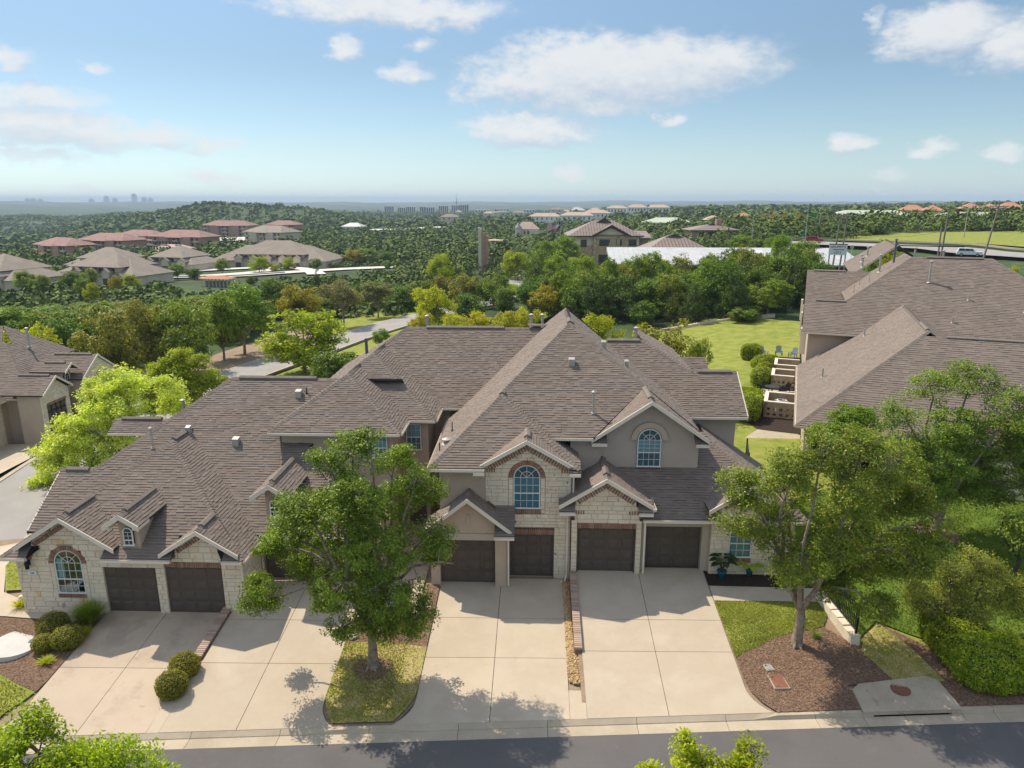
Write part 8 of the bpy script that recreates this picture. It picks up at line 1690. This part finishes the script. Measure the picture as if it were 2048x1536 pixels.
for k, (x, y, h, s, lm, l) in enumerate(((-22.4, 26.85, .4, .5, L_gold, 'yellow green low plant at the stone house corner'), (-21.7, 26.75, .3, .42, L_mid, 'dark low plant next to the corner plant'), (-20.9, 26.8, .2, .3, L_mid, 'small plant under the arched window, left'), (-19.6, 26.82, .18, .25, L_mid, 'small plant under the middle of the arched window'), (-18.7, 26.84, .3, .3, L_mid, 'small grass tuft beside the garage corner'), (-18.95, 23.45, .25, .45, L_gold, 'bright fern like plant at the driveway edge'), (-21.35, 23.5, .2, .16, L_gold, 'tiny bright tuft beside a pale stone'), (-20.35, 25.65, .3, .3, L_autumn, 'rusty leaved low plant behind the largest round bush'))): tuft((x, y, GL(x, y) + .03), 160, h, s, lm, l, 20 + k, .022, 'plant', 'bed_plant')
def bigleaf(base, n, h, label, seed, lm):
    rs = np.random.RandomState(seed); r = empty('potted_plant', base, label, 'plant', 'plants in the teal pots'); r['local'] = 1; segs = []; 
    me = None
    for i in range(n):
        a = i * 2.4 + rs.uniform(-.3, .3); t = h * rs.uniform(.5, 1.0); tip = np.array([math.cos(a) * .42 * rs.uniform(.6, 1.1), math.sin(a) * .42 * rs.uniform(.6, 1.1), t]); segs.append(((0, 0, 0), tip * np.array([.5, .5, .8]), .015, .01)); d = np.array([math.cos(a), math.sin(a), .35]); d /= np.linalg.norm(d); s = np.array([-math.sin(a), math.cos(a), 0]); L = .52; W_ = .17; q0 = tip * np.array([.5, .5, .8]); P = []
        prof = [(0, .02), (.2, .8), (.5, 1), (.8, .65), (1, .03)]
        for u, ww in prof: c = q0 + d * L * u - np.array([0, 0, .22 * u * u]); P += [c - s * W_ * ww + np.array([0, 0, .04 * ww]), c, c + s * W_ * ww + np.array([0, 0, .04 * ww])]
        F = [(3 * j + k, 3 * j + k + 1, 3 * j + k + 4, 3 * j + k + 3) for j in range(4) for k in range(2)]; m = MB(); m.add(P, F); m.build('leaf', lm, r, smooth=True)
    V, F = cyl_np(segs, 5); link('stem', npmesh('stem', V, F, m_barkdark), r)
bigleaf((8.3, 28.72, GD(8.3, 28.7) + .32), 15, .95, 'dark big leaved plant in the teal pot nearer the garage', 1, L_pot); bigleaf((9.58, 28.95, GD(9.6, 28.9) + .28), 9, .6, 'smaller leafy plant in the teal pot under the window', 2, L_mid)
# ------------------------------------------------------------------ woodland trees: unit meshes copied with obj.copy()
def unit_tree(kind, leafm, barkm, seed, nclus, nper, leaf, clear=.16, shape='round', clr=.10):
    """height 1, width 1"""
    rs = np.random.RandomState(seed); rg = random.Random(seed); cl = []; segs = [((0, 0, -.03), (.01, 0, clear), .024, .017), ((.01, 0, clear), (0, .01, .5), .017, .009)]
    lob = []
    if shape == 'cone':
        for i in range(26): z = rs.uniform(.06, .97); r = .5 * (1 - z) ** .75 + .03; a = rs.uniform(0, 6.28); lob.append((r * .7 * math.cos(a), r * .7 * math.sin(a), z, .05 + .15 * (1 - z)))
    elif shape == 'vase':
        for i in range(20): a = rs.uniform(0, 6.28); r = rs.uniform(.05, .42); z = .62 + .28 * rs.uniform(0, 1) - .35 * r * r; lob.append((r * math.cos(a), r * math.sin(a), z, rs.uniform(.09, .15)))
    else:
        for i in range(24):
            g = rs.normal(0, 1, 3); g /= np.linalg.norm(g); q = g * np.array([.36, .36, .34]) * rs.uniform(.55, 1) + np.array([0, 0, .60 if shape == 'round' else .46]); lob.append((*q, rs.uniform(.10, .17)))
    lob = np.array(lob)
    for L in lob: st = np.array([0, 0, max(clear * .9, L[2] * .45)]); m = (st + L[:3]) / 2 + np.array([0, 0, .03]); segs += [(st, m, .009, .006), (m, L[:3], .006, .002)]
    idx = rs.choice(len(lob), nclus, p=lob[:, 3] ** 2 / (lob[:, 3] ** 2).sum())
    for i in idx: g = rs.normal(0, 1, 3); g /= np.linalg.norm(g); cl.append(lob[i, :3] + g * lob[i, 3] * rs.uniform(.3, 1) ** .5)
    cl = np.array(cl); cl[:, 2] = np.maximum(cl[:, 2], .05); V = leaves_np(cl, nper, rs.uniform(clr * .5, clr, len(cl)), leaf, rs, np.array([0, 0, .4]), up=.35)
    tv, tf = cyl_np(segs, 5); return npmesh('trunk', tv, tf, barkm, True), npmesh('crown', V, np.arange(len(V)).reshape(-1, 4), leafm)
UT = {}
for nm, lm, bk, sh, cnt, per, lf, clear in (('lime', L_lime, m_bark, 'low', 340, 26, .040, .18), ('gold', L_gold, m_bark, 'low', 340, 26, .040, .10), ('dark', L_dark, m_barkdark, 'low', 340, 26, .040, .10), ('oak', L_mid, m_bark, 'round', 340, 26, .040, .20), ('olive', L_olive, m_bark, 'low', 340, 26, .040, .12), ('juniper', L_juniper, m_barkdark, 'cone', 340, 26, .040, .05), ('autumn', L_autumn, m_barkdark, 'low', 340, 26, .040, .12), ('crape', L_grey, m_bark, 'vase', 340, 26, .040, .30), ('bronze', L_oak2, m_bark, 'low', 340, 26, .040, .1)):
    UT[nm] = [unit_tree(nm, lm, bk, hash(nm) % 1000 if False else sum(map(ord, nm)) + 7 * k, cnt, per, lf, clear, sh) for k in (0, 1)]
KNAME = {'lime': 'leafy_tree', 'gold': 'leafy_tree', 'dark': 'evergreen_tree', 'oak': 'leafy_tree', 'olive': 'evergreen_tree', 'juniper': 'juniper_tree', 'autumn': 'leafy_tree', 'crape': 'small_tree', 'bronze': 'leafy_tree'}
NT = [0]
def put_tree(kind, x, y, h, w, label, group=None, z=None):
    NT[0] += 1; v = UT[kind][NT[0] % 2]; z = tz(x, y) - .1 if z is None else z
    r = empty(KNAME[kind], (x, y, z), label, 'tree', group, rz=rnd.uniform(0, 6.28)); r.scale = (w, w, h)
    for nm, me in (('trunk', v[0]), ('crown', v[1])): o = bpy.data.objects.new(nm, me); C.objects.link(o); o.parent = r
    return r
for t in TREES: put_tree(*t)
# woods filled in between
def wood(n, pts, kinds, hr, wr, group, label, avoid, seed, dmin=3.6, cap=None):
    rs = np.random.RandomState(seed); xs = [q[0] for q in pts]; ys = [q[1] for q in pts]; got = []; tries = 0
    while len(got) < n and tries < n * 60:
        tries += 1; x, y = rs.uniform(min(xs), max(xs)), rs.uniform(min(ys), max(ys))
        if not inpoly(np.array([x]), np.array([y]), pts)[0]: continue
        if any((x - a) ** 2 + (y - b) ** 2 < r * r for a, b, r in avoid) or any((x - a) ** 2 + (y - b) ** 2 < dmin ** 2 for a, b in got): continue
        got.append((x, y)); k = kinds[rs.randint(len(kinds))]; h = rs.uniform(*hr) if not cap else min(rs.uniform(*hr), CAMZ - cap * math.hypot(x, y) - tz(x, y))
        if h < 2.6: continue
        put_tree(k, x, y, h, rs.uniform(*wr), label[k], group)
AV = [(t[1], t[2], 2.5) for t in TREES] + [(a, b, 6.2) for a, b in SIDE] + FARX
for i in range(len(SIDE) - 1):
    for t in (.25, .5, .75): AV.append((SIDE[i][0] + (SIDE[i + 1][0] - SIDE[i][0]) * t, SIDE[i][1] + (SIDE[i + 1][1] - SIDE[i][1]) * t, 6.0))
LB1 = {k: t for k, t in (('dark', 'dark evergreen tree in the dense wood beyond the loop road'), ('olive', 'dull olive tree in the dense wood beyond the loop road'), ('oak', 'mid green tree in the dense wood beyond the loop road'), ('juniper', 'dark pointed juniper in the dense wood beyond the loop road'), ('bronze', 'brownish green tree in the dense wood beyond the loop road'))}
LB2 = {k: t.replace('beyond the loop road', 'behind the row house roofs') for k, t in LB1.items()}
wood(110, [(-58, 92), (-44, 108), (-38, 132), (-28, 146), (-14, 154), (-40, 160), (-95, 150), (-125, 125), (-105, 100), (-85, 90)], ['dark', 'olive', 'oak', 'juniper', 'bronze', 'oak'], (6, 9), (6.5, 10), 'trees of the wood beyond the loop road', LB1, AV, 5, 4.6, .119)
wood(86, [(-2, 132), (8, 108), (16, 104), (24, 107), (38, 108), (46, 118), (46, 138), (20, 145), (6, 160), (0, 165)], ['dark', 'olive', 'oak', 'juniper', 'dark', 'bronze'], (6.5, 10), (5.5, 8.5), 'trees of the wood behind the row house roofs', LB2, AV, 9, 3.9)
# ------------------------------------------------------------------ the far forest: one mass
def forest(name, n, r0, r1, az0, az1, nq, size, seed, label, pw=1.0, hk=.8):
    rs = np.random.RandomState(seed); m = int(n * 1.0); az = np.radians(rs.uniform(az0, az1, m)); r = (rs.uniform(r0 ** pw, r1 ** pw, m)) ** (1 / pw); x = r * np.sin(az); y = r * np.cos(az); keep = np.ones(m, bool)
    for a, b, q in FARX: keep &= (x - a) ** 2 + (y - b) ** 2 > q * q
    # ragged clearings
    keep &= (np.sin(x / 37 + 1.7 * np.sin(y / 53)) * np.sin(y / 41 + 1.1 * np.sin(x / 61)) + rs.uniform(-.9, .9, m)) > -1.05
    x, y = x[keep], y[keep]; k = len(x); z = terrain_z(x, y); s = size * rs.uniform(.5, 1.25, k) ** 1.2 * (1 + 0 * r[keep]); h = s * rs.uniform(.75, 1.15, k) * hk; cone = rs.uniform(0, 1, k) < .25; h[cone] *= 1.3
    g = rs.normal(0, 1, (k, nq, 3)); g[..., 2] = np.abs(g[..., 2]) * 1.0 - .15; g /= np.linalg.norm(g, axis=-1)[..., None]; rr = rs.uniform(.6, 1.05, (k, nq))[..., None]
    P = np.stack([x, y, z + h * .42], -1)[:, None, :] + g * rr * np.stack([s * .5, s * .5, h * .55], -1)[:, None, :]
    nrm = g + rs.normal(0, .5, g.shape) + np.array([0, 0, .4]); nrm /= np.linalg.norm(nrm, axis=-1)[..., None]; t = rs.normal(0, 1, g.shape); t -= nrm * (t * nrm).sum(-1)[..., None]; t /= np.linalg.norm(t, axis=-1)[..., None]; b = np.cross(nrm, t)
    L = (s * math.sqrt(6.0 / nq) * .62)[:, None, None] * rs.uniform(.6, 1.2, (k, nq))[..., None]
    V = np.stack([P - t * L * .5, P + b * L * .42, P + t * L * .5, P - b * L * .42], 2).reshape(-1, 3); me = npmesh(name, V, np.arange(len(V)).reshape(-1, 4), L_farp); tag(link(name, me), label, name, kind='stuff'); return k
def L_farpatch():
    """far canopy: tone per tree patch rather than per leaf"""
    m = M('leaf_far_canopy', [(0.063, 0.094, 0.022), (0.098, 0.138, 0.031), (0.144, 0.190, 0.042), (0.230, 0.247, 0.066)], .75, .10, ramp=(.22, .78), det=4, rnd=.16, spec=.1); return m
L_farp = L_farpatch()
n0 = forest('scrub', 3400, 132, 320, -50, -7, 34, 4.0, 5, 'low scrub on the slope around the far road', 1.9, .45)
n1 = forest('forest', 1500, 190, 340, -9, 40, 110, 6.0, 1, 'dense evergreen woodland filling the valley beyond the houses', 1.9, .8)
n2 = forest('forest', 6800, 300, 640, -52, 40, 34, 7.0, 3, 'evergreen woodland on the slopes around the far roofs', 1.75, .7)
n3 = forest('forest', 15000, 620, 2300, -50, 40, 13, 11, 2, 'far wooded hillsides fading to blue', 1.5, .45)
print('forest', n1, n2, 'trees', NT[0], 'objects', len(bpy.data.objects))
